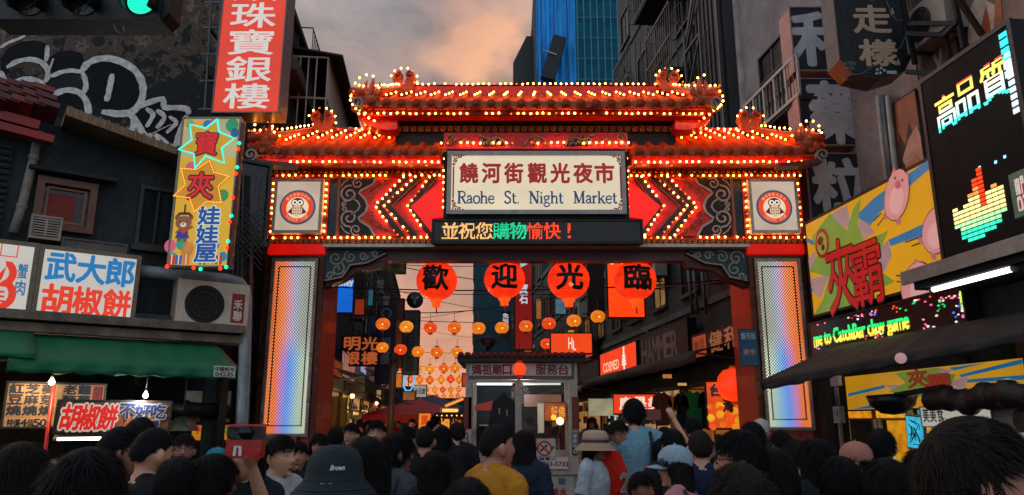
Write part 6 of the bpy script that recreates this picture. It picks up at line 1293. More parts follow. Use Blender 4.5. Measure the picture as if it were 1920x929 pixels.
# ================================================================== service booth
BY = 13.3; pa, pb = at(872, 800, BY), at(1084, 800, BY); bw = pb.x-pa.x
booth = T('service_booth', 'small metal and glass service booth with a red tile roof in the street', 'booth', (pa.x, BY, 0)); bz = lambda py, Y=BY: at(975, py, Y).z; bxp = lambda px, Y=BY: at(px, 750, Y).x-pa.x
AL = M('b8aca0', .4, .25, dirt=.3, sc=6); RP = M('7a2418', .5, dirt=.4); D_ = 1.5
for x in (0, bw-.13):
    for y in (0, D_-.13): P(booth, 'corner_post', MB().box(x, x+.13, y, y+.13, 0, bz(672)), AL)
for x in (-.02, bw-.11): P(booth, 'red_guard', MB().box(x, x+.13, -.03, -.001, bz(805), bz(745)), RP)
P(booth, 'header_panel', MB().box(.05, bw-.05, -.01, .12, bz(712), bz(680)), M('6a6460', .5, .3, dirt=.3))
hp = P(booth, 'header_sign', MB().box(bxp(879), bxp(1072), -.03, -.01, bz(705), bz(682)), M('d0c8c2', .5, dirt=.2), label='grey header sign with dark red characters')
m = MB(); text(m, '媽祖廟口', bxp(884), bxp(960), bz(703), bz(684), -.032, .003, .03, .08); text(m, '服務台', bxp(1004), bxp(1068), bz(703), bz(684), -.032, .003, .03, .10); P(hp, 'header_lettering', m, M('7a1014', .5, dirt=0), kind='stuff')
P(booth, 'base_wall', MB().box(.05, bw-.05, .02, .07, 0, bz(886)), M('6a6e6a', .4, .5, dirt=.4)); P(booth, 'base_wall', MB().box(.02, .06, .1, D_-.1, 0, bz(886)), AL); P(booth, 'base_wall', MB().box(bw-.06, bw-.02, .1, D_-.1, 0, bz(886)), AL); P(booth, 'rear_wall', MB().box(.13, bw-.13, D_-.06, D_-.02, 0, bz(850)), AL)
def glass(a): return M('4c4844', .03, 0, dirt=0, alpha=a*.35)
for (xa, xb, lab) in ((884, 966, 'left'), (978, 1066, 'right')):
    f = P(booth, 'window', MB().frame(bxp(xa)-.05, bxp(xb)+.05, bz(884), bz(713), .05, -.03, .03), AL); P(f, 'pane', MB().box(bxp(xa), bxp(xb), -.004, .004, bz(880), bz(717)), glass(.22))
P(booth, 'mullion', MB().box(bxp(967)+.02, bxp(978)-.02, -.05, .05, bz(886), bz(712)), AL)
for x in (0.04, bw-.05): P(booth, 'side_pane', MB().box(x, x+.008, .13, D_-.13, bz(886), bz(712)), glass(.22))
P(booth, 'rear_pane', MB().box(.13, bw-.13, D_-.05, D_-.042, bz(850), bz(712)), glass(.22)); P(booth, 'sill', MB().box(-.02, bw+.02, -.08, .06, bz(890), bz(884)), AL)
ov = .14; P(booth, 'roof_fascia', MB().box(-ov, bw+ov, -.18, D_+.15, bz(680), bz(669)), M('1c1210', .6, dirt=.3)); P(booth, 'ceiling', MB().box(0, bw, .1, D_, bz(680)-.04, bz(680)-.01), WHITE)
TB = M('8a2c1e', .5, dirt=.35, sc=6); rt0, rt1 = bz(668), bz(668)+.05
rm = MB(); rm.add([(-ov, -.2, rt0), (bw+ov, -.2, rt0), (bw+ov, D_+.2, rt0), (-ov, D_+.2, rt0), (.5, D_/2, rt1), (bw-.5, D_/2, rt1)], [(0, 1, 5, 4), (1, 2, 5), (2, 3, 4, 5), (3, 0, 4), (3, 2, 1, 0)]); P(booth, 'roof', rm, TB)
nt_ = 19; yb = D_/2
for i in range(nt_):
    x = -ov+(i+.5)*(bw+2*ov)/nt_; t = min(1, (x+ov)/(.5+ov), (bw+ov-x)/(.5+ov)); m = MB(); m.tube([(x, -.24, rt0+.01), (x, -.2+(yb+.2)*t, rt0+.02+(rt1-rt0)*t)], .045, 8); P(booth, 'roof_tile', m, TB)
P(booth, 'front_scallop', MB().box(-ov, bw+ov, -.21, -.17, rt0-.03, rt0+.01), M('5a1c14', .5, dirt=.3))
LT = E('f4f8f4', 3.2, 0)
for (xa, xb, y) in ((892, 960, .35), (982, 1055, .5)):
    P(booth, 'tube_light', MB().tube([(bxp(xa), y, bz(720, BY+y)), (bxp(xb), y, bz(720, BY+y))], .022, 8), LT if xa < 900 else E('d8d8c8', 1.2, 0))
    P(booth, 'light_batten', MB().box(bxp(xa)-.03, bxp(xb)+.03, y-.03, y+.03, bz(720, BY+y)+.03, bz(720, BY+y)+.05), WHITE)
l = bpy.data.lights.new('booth_light', 'POINT'); l.energy = 24; l.shadow_soft_size = .2; lo = bpy.data.objects.new('booth_light', l); COL.objects.link(lo); lo.parent = booth; lo.location = (bw/2, .6, bz(720)-.1)
P(booth, 'inner_shelf', MB().box(.2, bw*.45, D_-.35, D_-.1, bz(800), bz(797)), AL); P(booth, 'red_reflection', MB().prism([(bxp(884), bz(768)), (bxp(940), bz(768)), (bxp(940), bz(742)), (bxp(884), bz(757))], D_-.14, D_-.12), E('8a2418', .6, .2)); P(booth, 'warm_panel', MB().box(bxp(985), bxp(1062), D_-.14, D_-.12, bz(760), bz(735)), E('8a5a44', .5, .35, 4)); P(booth, 'counter', MB().box(.1, bw-.1, .1, .55, bz(890)-.05, bz(890)), M('5a4434', .5, dirt=.3));  # the red glowing shape inside stands in for a reflection in the glass
cj = T('hanging_jacket', 'dark blue jacket with white stripes hung inside the left booth window', 'jacket', at(945, 742, BY+.45)); m = MB(); m.prism([(-.05, 0), (-.2, -.1), (-.28, -.5), (-.24, -.95), (.22, -.95), (.26, -.5), (.18, -.1), (.05, 0), (0, .08)][::-1], -.08, .08); P(cj, 'jacket_body', m, M('0c1424', .8, dirt=.3)); P(cj, 'white_stripe', MB().box(-.09, -.075, -.09, -.081, -.33, -.22), WHITE); P(cj, 'white_stripe', MB().box(.05, .065, -.09, -.081, -.36, -.25), WHITE)
for k, (px, py, r, c, s_) in enumerate(((1050, 790, .07, 'ffd080', 5), (1038, 783, .05, 'ff9a30', 2.5))): o = T('table_lamp', ['bright round lamp glowing inside the right booth window', 'smaller orange lamp beside it in the booth'][k], 'lamp', at(px, py, BY+.9)); P(o, 'globe', MB().sph((0, 0, 0), r, 12, 8), E(c, s_, 0)); P(o, 'stand', MB().cyl((0, 0, -r-.15), .012, .3, 6), BLK); P(o, 'base', MB().cyl((0, 0, -r-.3), .05, .02, 10), BLK)
bd_ = Board('paper_notice', 'white paper notice taped inside the booth', 'notice', FR(BY+.8), (1008, 757), (1020, 812), .01, fm=WHITE, facem=E('c8b8a0', .5, .1), fw=.005)
b_ = Board('orange_panel', 'orange lit menu panel seen through the right booth window', 'panel', FR(BY+1.2), (1020, 755), (1062, 790), .02, fm=M('5a2a10', .6), facem=E('b85418', .55, .5, 5), fw=.01); b_.write('好佛', .3, .95, .2, .8, E('f0a030', .9, 0), bold=.02)
b_ = Board('no_smoking_sign', 'white sign with a crossed red ring on the right booth window', 'sign', FR(BY-.06), (998, 823), (1042, 856), .012, fm=WHITE, facem=M('c8beb4', .5, dirt=.15), fw=.004)
m = MB(); cx, cz = b_.w*.52, b_.h*.45; m.ribbon([(cx+.115*cos(t*pi/12), cz+.115*sin(t*pi/12)) for t in range(25)], .028, -.016, -.012); m.ribbon([(cx-.08, cz+.08), (cx+.08, cz-.08)], .026, -.018, -.012); P(b_.root, 'red_ring', m, M('a01c1c', .5, dirt=0), kind='stuff'); m = MB(); m.ribbon([(cx-.07, cz-.05), (cx+.05, cz+.06)], .03, -.0135, -.0115); m.ribbon([(cx-.13, cz-.02), (cx-.16, cz+.04)], .03, -.0135, -.0115); m.ribbon([(cx+.13, cz-.02), (cx+.16, cz+.04)], .03, -.0135, -.0115); P(b_.root, 'dark_figure', m, M('1c2430', .5, dirt=0), kind='stuff')
b_ = Board('phone_sign', 'white sign with a dark red phone number on the booth window', 'sign', FR(BY-.06), (990, 857), (1066, 880), .012, fm=WHITE, facem=M('d0c6bc', .5, dirt=.1), fw=.004); b_.write('廣播尋人', .1, .72, .70, .95, M('1c4484', .5, dirt=0), bold=.03); b_.write('(02)2763-5733', .0, .99, .12, .60, M('6a1418', .5, dirt=0), bold=.03, word=True)
b_ = Board('notice_panel', 'pale green printed panel with red writing at the foot of the booth', 'notice', FR(BY-.06), (1022, 893), (1078, 935), .012, fm=AL, facem=M('a8aca0', .5, dirt=.3, sc=4), fw=.01); b_.write('淡水', .18, .75, .1, .45, M('a01c1c', .5, dirt=0), bold=.05); P(b_.root, 'blue_square', MB().box(.45*b_.w, .68*b_.w, -.014, -.011, .62*b_.h, .92*b_.h), M('4a6478', .5, dirt=.3))
for k, (px, s_) in enumerate(((870, '請勿占用'), (1077, '服務中心'))):
    b_ = Board('post_strip', ['white-lettered strip on the left booth post', 'white-lettered strip on the right booth post'][k], 'notice', FR(BY-.035), (px-3 if k == 0 else px-4, 812), (px+6, 852), .008, fm=M('2c3034', .5, dirt=.3), facem=M('3a4046', .5, dirt=.3), fw=.003); b_.write(s_, .05, .95, .03, .97, M('c8c8c4', .5, dirt=0), y=-.012, vert=True, bold=.02)
o = T('red_lamp', 'round glowing red lamp hanging in front of the booth header', 'lamp', at(974, 692, BY-.35)); P(o, 'globe', MB().sph((0, 0, 0), .115, 18, 12), E('ff4418', 1.15, .08)); P(o, 'collar', MB().cyl((0, 0, .12), .05, .04, 12), E('b82010', .5, 0)); P(o, 'collar', MB().cyl((0, 0, -.12), .05, .05, 12), E('b82010', .5, 0)); P(o, 'cord', MB().tube([(0, 0, .13), (0, .1, .45)], .006, 5), BLK)

# ================================================================== right foreground shop front
cs = T('claw_shop', 'claw-machine shop on the right with yellow billboard, message strip and open front', 'shop building', RS.w(0), RS.a)
hz = lambda px, py, off=0: RS.hit(px, py, off)[1]; hu = lambda px, py, off=0: RS.hit(px, py, off)[0]
ztop = hz(1760, 293)
P(cs, 'front_wall', MB().box(0, 9, .12, .4, hz(1530, 668), hz(1530, 590)), M('3a3c40', .8, dirt=.5)); P(cs, 'canopy_slab', MB().box(-.1, 9, .12, 1.2, hz(1530, 590), hz(1530, 590)+.12), CONC)
P(cs, 'corner_pier', MB().box(-.02, .18, .05, .3, 0, hz(1530, 668)), M('2c2824', .8, dirt=.5)); P(cs, 'rear_wall', MB().box(0, 9, 3.4, 3.5, 0, 3.2), M('5a4a3a', .8, dirt=.5)); P(cs, 'ceiling', MB().box(0, 9, .1, 3.5, 3.05, 3.15), M('3a3a3c', .8, dirt=.4))
# billboard
def billboard(b_, q, kd, em=.62):
    """comic burst print: rays, burst, halftone clouds, letters, pink pigs; drawn in the board's own metres"""
    R_ = b_.root; w, h = b_.w, b_.h
    def pr(nm, pts, c, k, e=em): 
        P(R_, nm, MB().prism([(min(max(x, .03), w-.03), min(max(z, .03), h-.03)) for x, z in [q(*p) for p in pts]], -.012-.0012*k, -.0112-.0012*(k-1)), E(c, e, .10, 3))
    for pts in kd['rays']: pr('ray_print', pts, '1c78a8', 1)
    for pts in kd['clouds']: pr('halftone_cloud', pts, 'b08c8c', 2)
    for pts in kd['burst']: pr('burst_print', pts, '7c9a3c', 4)
kd = dict(
 rays=[[(1607, 405), (1640, 372), (1745, 293), (1758, 293), (1757, 306), (1650, 400), (1632, 425)], [(1668, 450), (1760, 408), (1760, 432), (1672, 462)], [(1506, 448), (1527, 452), (1527, 461), (1506, 457)], [(1517, 545), (1527, 535), (1527, 545), (1518, 550)]],
 clouds=[[(1545, 415), (1566, 398), (1590, 385), (1596, 420), (1584, 428)], [(1612, 410), (1630, 420), (1642, 436), (1622, 448), (1610, 440)], [(1648, 468), (1668, 450), (1674, 480), (1660, 510), (1640, 500)], [(1512, 490), (1530, 470), (1534, 490), (1520, 510)], [(1517, 525), (1556, 515), (1540, 560), (1527, 550)], [(1540, 600), (1570, 560), (1566, 598)], [(1646, 540), (1660, 530), (1654, 556)]],
 burst=[[(1512, 512), (1534, 480), (1524, 445), (1558, 400), (1575, 420), (1590, 432), (1602, 392), (1616, 372), (1610, 420), (1622, 455), (1668, 432), (1646, 482), (1652, 508), (1680, 528), (1640, 548), (1646, 580), (1600, 590), (1566, 600), (1536, 610), (1528, 604), (1546, 560), (1556, 520)]])
b_ = Board('billboard', 'yellow comic billboard with a green burst, red characters and flying pink pigs', 'billboard', RS, (1508, 415), (1785, 510), .12, fm=M('15161a', .5, dirt=.3), facem=E('d89a18', .72, .10, .8), fw=.04, tr=(1760, 292), bl=(1527, 608))
billboard(b_, b_.q, kd)
def stroke(b, pts, w, c, k, e=.6, nm='drawn_line'): P(b.root, nm, MB().ribbon([b.q(*p) for p in pts], w, -.02-.002*k, -.018-.002*k), E(c, e, .1, 5))
RC = 'b81818'
def bigchar(b, ch, a, c, col, edge, bold=.012, k=3, e=.62, sh=0):
    x0, z0 = b.q(*a); x1, z1 = b.q(*c)
    b.write(ch, x0/b.w, x1/b.w, z0/b.h, z1/b.h, E(edge, .5, 0), y=-.022-.002*k, bold=bold+.025, gap=0, name='lettering_edge', shear=sh, d=.002); b.write(ch, x0/b.w, x1/b.w, z0/b.h, z1/b.h, E(col, e, .1), y=-.028-.002*k, bold=bold, gap=0, shear=sh, d=.002)
bigchar(b_, '夾', (1562, 592), (1600, 440), 'c01c1c', '3a0c10'); bigchar(b_, '霸', (1608, 578), (1650, 446), 'c01c1c', '3a0c10')
x, z = b_.q(1545, 457); P(b_.root, 'badge_print', MB().disc(x, z, .20, -.034, -.030, 24, .24), E('a01c1c', .6, .05)); P(b_.root, 'badge_print', MB().disc(x, z, .15, -.038, -.035, 24, .18), E('8a9a48', .6, .05)); P(b_.root, 'badge_print', MB().disc(x-.03, z+.05, .09, -.042, -.039, 16, .07).disc(x+.03, z-.07, .05, -.042, -.039, 12, .05), E('5a1818', .5, .05), kind='stuff')
def pig(b, cx, cy, rx, ry, tilt, face=True):
    x, z = b.q(cx, cy); k = Matrix.Rotation(tilt, 2); pt = lambda a, c: ((k @ Vector((a, c)))[0]+x, (k @ Vector((a, c)))[1]+z)
    el = lambda ax, az, a, c, n=22: [pt(a+ax*cos(2*pi*i/n), c+az*sin(2*pi*i/n)) for i in range(n)]
    P(b.root, 'pig_outline', MB().prism(el(rx*1.06, ry*1.04, 0, 0), -.030, -.028), E('4a2024', .5, 0)); P(b.root, 'pig_body', MB().prism(el(rx, ry, 0, 0), -.034, -.031), E('d89090', .68, .08, 3)); P(b.root, 'pig_belly', MB().prism(el(rx*.6, ry*.55, rx*.1, -ry*.2), -.037, -.035), E('e0a4a0', .7, .05))
    for s_ in (-1, 1): P(b.root, 'pig_ear', MB().prism([pt(s_*rx*.45, ry*.86), pt(s_*rx*.62, ry*1.06), pt(s_*rx*.78, ry*.68)][::s_], -.034, -.031), E('c07478', .65, 0)); P(b.root, 'pig_foot', MB().prism(el(rx*.22, ry*.14, s_*rx*.6, -ry*.95, 12), -.033, -.030), E('b86c70', .65, 0))
    if face: P(b.root, 'pig_snout', MB().prism(el(rx*.26, ry*.16, 0, ry*.40, 14), -.040, -.038), E('b8606a', .65, 0)); P(b.root, 'pig_eye', MB().prism(el(rx*.07, ry*.06, -rx*.35, ry*.62, 8), -.041, -.0385).prism(el(rx*.07, ry*.06, rx*.3, ry*.62, 8), -.041, -.0385), E('2a0c10', .3, 0), kind='stuff')
pig(b_, 1685, 366, .25, .34, -.5); pig(b_, 1762, 432, .26, .30, -.9, False); pig(b_, 1722, 535, .32, .26, .5)
for pts in ([(1655, 400), (1640, 415)], [(1660, 408), (1648, 424)], [(1700, 455), (1742, 440)], [(1712, 462), (1745, 450)], [(1683, 517), (1705, 520)], [(1684, 528), (1704, 532)], [(1700, 580), (1722, 570)]): stroke(b_, pts, .018, '3a2a14', 1, .4, 'speed_line')
# scrolling message strip
b_ = Board('message_strip', 'black scrolling message strip with green and yellow English words and coloured sparks', 'LED sign', RS, (1516, 606), (1816, 620), .16, fm=M('0e0f12', .5, dirt=.3), facem=M('07080a', .3, dirt=.1), fw=.03, tr=(1808, 536), bl=(1522, 668), off=-.12)
W2, H2 = b_.w, b_.h; cols, rows = 124, 16; x0 = b_.q(1528, 640)[0]; x1 = b_.q(1706, 600)[0]; z0 = b_.h*.16; z1 = b_.h*.70
cells = raster('me to CatchBar claw game', cols, rows, word=True, bold=.03); px_, pz_ = (x1-x0)/cols, (z1-z0)/rows; ga, yb_ = MB(), MB()
for i, j in cells: (ga if j > 8 else yb_).box(x0+i*px_, x0+(i+.9)*px_, -.022, -.013, z0+j*pz_, z0+(j+.86)*pz_)
P(b_.root, 'lit_characters', ga, E('28e878', 1.25, .2, 9), kind='stuff'); P(b_.root, 'lit_characters', yb_, E('f0e050', 1.25, .2, 9), kind='stuff')
SPK = {c: MB() for c in ('ff4a20', 'ff70b0', 'ffd0c0', '20c870', '4a80ff', 'f0f0f0')}
random.seed(21)
def spark(px, py, n, sx, sz, cs_):
    x, z = b_.q(px, py)
    for _ in range(int(n*.6)+1): SPK[random.choice(cs_)].sph((min(max(x+random.gauss(0, sx), .05), W2-.05), -.015, min(max(z+random.gauss(0, sz), .05), H2-.05)), random.uniform(.009, .022), 6, 4, (1.4, .5, .7))
A_ = ('ff4a20', 'ff70b0', 'ffd0c0', 'f0f0f0')
for px, py, n, c in ((1612, 592, 12, A_), (1640, 588, 16, A_+('4a80ff',)), (1598, 600, 6, A_), (1545, 600, 5, A_), (1530, 655, 6, ('ffd0c0',)), (1650, 628, 14, A_), (1625, 635, 8, A_+('20c870',)), (1678, 578, 7, ('ff4a20',)), (1705, 575, 5, ('20c870',)), (1725, 560, 6, A_), (1745, 565, 4, ('ff70b0', 'ff4a20')), (1735, 612, 12, A_), (1765, 575, 12, ('20c870',)), (1790, 558, 26, ('ff4a20', 'ff70b0', 'ffd0c0')), (1795, 582, 16, ('f0f0f0', '4a80ff', 'ffd0c0')), (1790, 595, 8, ('ff70b0', 'f0f0f0'))): spark(px, py, n, .07 if px < 1770 else .16, .035, c)
for c, m in SPK.items(): P(b_.root, 'lit_sparks', m, E(c, 1.1, .2, 8), kind='stuff')
x, z = b_.q(1803, 560); P(b_.root, 'lit_bar', MB().ribbon([b_.q(1803, 546), b_.q(1805, 570), b_.q(1810, 585)], .03, -.02, -.013), E('d8f050', 1.1, .3, 8))
# big dark screen
b_ = Board('video_screen', 'huge black outdoor screen with lit characters and a glowing equaliser pattern', 'LED screen', RS, (1730, 158), (1930, 452), .3, fm=M('101216', .5, dirt=.3), facem=M('030405', .75, dirt=.1, bump=.05), fw=.05, tr=(1925, 4), bl=(1768, 532), off=-.35)
def ledtext(ch, a, c, e=1.25, rows=21):
    """character drawn as lit scan lines, yellow at the top turning white then cyan"""
    x0, z0 = b_.q(*a); x1, z1 = b_.q(*c); cols = 30; cl_ = raster(ch, cols, rows, bold=.012, gap=0); px_, pz_ = (x1-x0)/cols, (z1-z0)/rows
    g_ = {}
    for i, j in cl_:
        t = j/rows; k = 'ff3018' if t > .93 else ('f8e868' if t > .6 else ('fffbe0' if t > .3 else ('c8fff8' if t > .1 else '40f0e0'))); g_.setdefault(k, MB()).box(x0+i*px_, x0+(i+1)*px_, -.022, -.013, z0+j*pz_, z0+(j+.74)*pz_)
    for k, m in g_.items(): P(b_.root, 'lit_characters', m, E(k, e, .1, 5), kind='stuff')
ledtext('高', (1763, 251), (1789, 167)); ledtext('品', (1799, 227), (1831, 135)); ledtext('質', (1848, 200), (1884, 100))
def ledbig(ch, a, c, col):
    x0, z0 = b_.q(*a); x1, z1 = b_.q(*c); x1 = min(x1, b_.w-.05); cols, rows = 26, 24; cl_ = raster(ch, cols, rows, bold=.09, gap=0); px_, pz_ = (x1-x0)/cols, (z1-z0)/rows; m = MB()
    for i, j in cl_: m.box(x0+i*px_, x0+(i+1)*px_, -.022, -.013, z0+j*pz_, z0+(j+.8)*pz_)
    P(b_.root, 'lit_characters', m, E(col, 1.1, .1, 3), kind='stuff')
m = MB(); m2 = MB(); xa, za = b_.q(1886, 150); xb, zb_ = b_.q(1928, 30)
for j in range(26):
    z = za+(zb_-za)*j/26; n = 3; 
    if j in (9, 17): continue
    s_ = xa+.02+(.1 if j % 9 == 4 else 0); (m if j > 8 else m2).box(s_, b_.w-.06, -.022, -.013, z, z+(zb_-za)/26*.75)
P(b_.root, 'lit_characters', m, E('20e8f0', 1.15, .12, 3), kind='stuff'); P(b_.root, 'lit_characters', m2, E('d8f0f4', 1.1, .1, 3), kind='stuff')
m2 = MB(); xa, za = b_.q(1904, 215)
for j in range(9): m2.box(xa, b_.w-.06, -.022, -.013, za+j*.075, za+j*.075+.052)
P(b_.root, 'lit_characters', m2, E('e4f4f8', 1.05, .1, 3), kind='stuff')
# equaliser flame
x0, z0 = b_.q(1792, 420)[0], b_.q(1805, 460)[1]; x1, z1 = b_.q(1893, 400)[0], b_.q(1848, 300)[1]; nx, nz_ = 9, 17; hs = [9, 8, 9, 11, 14, 16, 10, 11, 10]; lo = [4, 1, 0, 0, 0, 1, 1, 2, 4]; G = {}
for i in range(nx):
    for j in range(lo[i], hs[i]):
        t = j/nz_; col = '30f0c8' if t < .16 else ('b8f8b0' if t < .28 else ('fff0a0' if t < .58 else ('ffa050' if t < .7 else 'ff4818')))
        if i in (5,) and j > 6: col = 'ff4010'
        G.setdefault(col, MB()).box(x0+(i+.08)*(x1-x0)/nx, x0+(i+.90)*(x1-x0)/nx, -.022, -.013, z0+(j+.1)*(z1-z0)/nz_, z0+(j+.8)*(z1-z0)/nz_)
for k, m in G.items(): P(b_.root, 'equaliser_cells', m, E(k, 1.2, .15, 6), kind='stuff')
m = MB(); 
for px, py in ((1838, 318), (1868, 308), (1885, 298)): x, z = b_.q(px, py); m.box(x, x+.03, -.02, -.013, z, z+.03)
P(b_.root, 'lit_sparks', m, E('a0f0ff', 1.2, 0), kind='stuff')
b_ = Board('hanging_sign', 'small red sign with white characters in a pale green frame at the right edge', 'sign', RS, (1896, 330), (1935, 405), .1, fm=M('6a9a7c', .4, dirt=.3), facem=E('b02a24', .6, .1), fw=.05, off=-.9, tr=(1935, 312), bl=(1906, 405)); b_.write('龍門', .1, .95, .5, .88, E('d8d0c8', .7, 0), bold=.03); b_.write('03', .15, .9, .08, .45, E('d8d0c8', .7, 0), bold=.03)
# ledge with tube light under the screen
lg = T('canopy_ledge', 'pale metal ledge projecting under the big screen', 'ledge', RS.w(0), RS.a); ua, za = RS.hit(1702, 528, -.7); ub = 8.5; P(lg, 'ledge_plate', MB().box(ua, ub, -.75, .05, za-.02, za+.06), M('8a8a84', .5, .3, dirt=.5)); P(lg, 'ledge_lip', MB().box(ua, ub, -.78, -.75, za-.05, za+.10), M('a8a49c', .5, .2, dirt=.4)); P(lg, 'underside', MB().box(ua+.1, ub, -.7, 0, za-.12, za-.03), DCONC)
pa, pb = RS.hit(1757, 531, -.55), RS.hit(1906, 488, -.55)
tube_lamp('tube_light', 'long bright tube light under the ledge of the big screen', RS.w((pa[0]+pb[0])/2, za-.14, -.6), RS.a, pb[0]-pa[0], E('fff8ee', 4, 0), .03)
# black awning in front
OFA = -1.35; u0, z0 = RS.hit(1425, 716, OFA); zw = hz(1535, 664)+.04; aw = T('awning', 'black fabric awning drooping over the front of the claw-machine shop', 'awning', RS.w(0), RS.a)
BK = M('26282a', .7, dirt=.4, sc=3, bump=.4)
ur, zr2 = RS.hit(1925, 622, -.30); cloth(aw, 'canvas', u0, ur, zw, z0, z0-.13, -.14, OFA, BK, sag=.05, ends=((OFA, -.30), (z0, zr2), (z0-.13, zr2-.10))); P(aw, 'front_bar', MB().tube([(u0, OFA+.02, z0), (ur, -.28, zr2)], .025, 8), M('2a2a2c', .5, .4, dirt=.3)); P(aw, 'end_cap', MB().obox((u0, OFA, z0-.07), (.03, .06, .16)), M('7a4a40', .5, dirt=.4)); P(aw, 'support_arm', MB().beam((u0+.05, -.1, zw-.25), (u0+.05, OFA, z0-.02), .035), STEEL)
o = T('round_lamp', 'small pale round lamp on the awning edge', 'lamp', RS.w(*RS.hit(1689, 672, -1.38), -1.38)); P(o, 'globe', MB().sph((0, 0, 0), .055, 12, 8), E('b89090', .7, .1)); P(o, 'clip', MB().box(-.01, .01, 0, .1, -.01, .01), STEEL)
# inner yellow board under the awning
kd2 = dict(rays=[[(1780, 690), (1850, 652), (1850, 662), (1790, 695)], [(1800, 703), (1925, 672), (1925, 682), (1804, 708)], [(1815, 712), (1925, 703), (1925, 712), (1815, 718)], [(1592, 738), (1660, 722), (1660, 728), (1592, 744)], [(1602, 778), (1650, 756), (1662, 766), (1640, 782)]], clouds=[[(1660, 722), (1700, 722), (1690, 740)], [(1760, 680), (1790, 695), (1765, 705)], [(1785, 715), (1815, 706), (1812, 730), (1790, 735)]], burst=[[(1668, 735), (1700, 718), (1680, 700), (1700, 690), (1760, 672), (1765, 700), (1795, 702), (1785, 722), (1800, 736), (1720, 745)]])
b_ = Board('inner_billboard', 'second yellow comic board with red characters, under the black awning', 'billboard', RS, (1585, 724), (1925, 742), .08, fm=M('2a2620', .5, dirt=.3), facem=E('d4961e', .62, .15, 1), fw=.02, tr=(1925, 640), bl=(1592, 786), off=.5)
billboard(b_, b_.q, kd2, .5); bigchar(b_, '夾', (1708, 728), (1740, 692), 'a83018', '4a1810', k=4, e=.55); bigchar(b_, '霸', (1744, 730), (1784, 700), 'a83018', '4a1810', k=4, e=.55); P(b_.root, 'dark_box', MB().box(*sorted((b_.q(1820, 680)[0], b_.q(1834, 680)[0])), -.06, -.03, b_.q(1825, 682)[1], b_.q(1825, 668)[1]), BLK)
# shop interior: claw machines
def claw_machine(u, off, label, body, inner, e):
    o = TF('claw_machine', label, 'claw machine', RS, u, 0, off, 'claw machines inside the right shop'); w, d, h = .86, .8, 1.95
    P(o, 'cabinet', MB().box(0, w, 0, d, 0, .85).box(0, w, 0, d, 1.68, h), M(body, .4, dirt=.2)); P(o, 'header_panel', MB().box(.04, w-.04, -.01, 0, 1.70, h-.03), E(body, .9, .4, 6)); P(o, 'lit_interior', MB().box(.05, w-.05, d-.06, d-.03, .86, 1.66), E(inner, e, .4, 5))
    for x in (0, w-.05): P(o, 'corner_post', MB().box(x, x+.05, 0, .05, .85, 1.68), M('c8c8c4', .3, .6, dirt=.2))
    P(o, 'pane', MB().box(.05, w-.05, .02, .025, .86, 1.67), M('4c4844', .03, 0, dirt=0, alpha=.1)); P(o, 'claw', MB().tube([(w/2, .4, 1.68), (w/2, .4, 1.42)], .015, 6).tube([(w/2, .4, 1.42), (w/2-.09, .4, 1.35), (w/2-.04, .4, 1.26)], .01, 5).tube([(w/2, .4, 1.42), (w/2+.09, .4, 1.35), (w/2+.04, .4, 1.26)], .01, 5), M('b0b0b0', .2, 1, dirt=0), kind='stuff')
    for i in range(14): P(o, 'plush_toy', MB().sph((random.uniform(.15, w-.15), random.uniform(.15, d-.15), random.uniform(.92, 1.12)), random.uniform(.07, .1), 8, 6), E(random.choice(('e84830', 'f0c030', '30a0a0', 'f0a0b0', '40a050', 'e8e0c0')), .6, .2))
    P(o, 'joystick', MB().tube([(w*.4, -.1, .85), (w*.4, -.12, .95)], .012, 6).box(.1, w-.1, -.18, 0, .78, .85), BLK); return o
CU = hu(1586, 800, 1.2); claw_machine(CU, 1.2, 'yellow claw machine with an amber lit cabinet nearest the gate', 'd88a18', 'd8901c', .9); claw_machine(CU+.93, 1.2, 'orange claw machine full of toys, second from the gate', 'e0a020', 'e8b040', .9); claw_machine(CU+1.86, 1.3, 'teal claw machine behind the crowd on the right', '1c8a94', '40a8b8', .8); claw_machine(CU+2.8, 1.3, 'white claw machine near the right edge', 'c8ccc8', 'b8b8a0', .7)
o = TF('tablet_screen', 'tilted screen glowing cyan with dark line drawing', 'screen', RS, *RS.hit(1702, 842, .3), .3); w = hu(1735, 806, .3)-hu(1702, 806, .3); P(o, 'bezel', MB().box(0, w, 0, .04, 0, .46), M('b8bcc0', .3, .4, dirt=.2)); P(o, 'lit_face', MB().box(.02, w-.02, -.006, 0, .03, .43), E('38b8d8', .9, .25, 8)); o.rotation_euler.y = radians(4)
m = MB(); [m.ribbon([(w*random.uniform(.15, .85), random.uniform(.06, .4)) for _ in range(4)], .012, -.012, -.007) for _ in range(6)]; P(o, 'line_drawing', m, E('0c3048', .5, 0), kind='stuff')
b_ = Board('white_sign', 'tilted white sign with three black characters above the crowd at right', 'sign', RS, (1726, 770), (1862, 800), .25, fm=M('a8a498', .5, dirt=.2), facem=E('c0c0b0', .68, .1, 1), fw=.01, tr=(1860, 752), bl=(1732, 803), off=-.1); b_.write('美美食', .03, .36, .25, .95, E('14181c', .2, 0), bold=.02)
b_ = Board('grey_panel', 'grey metal panel with a dark round hole at the right edge', 'panel', RS, (1862, 770), (1930, 806), .3, fm=M('8a8680', .5, dirt=.4), facem=M('a89e98', .5, dirt=.4), fw=.01, tr=(1930, 752), bl=(1868, 815), off=-.1); P(b_.root, 'round_hole', MB().disc(b_.w*.8, b_.h*.45, .12, -.014, -.011, 20), M('0c1414', .4, dirt=.1))
RW = lambda px, py, off: RS.w(*RS.hit(px, py, off), off)
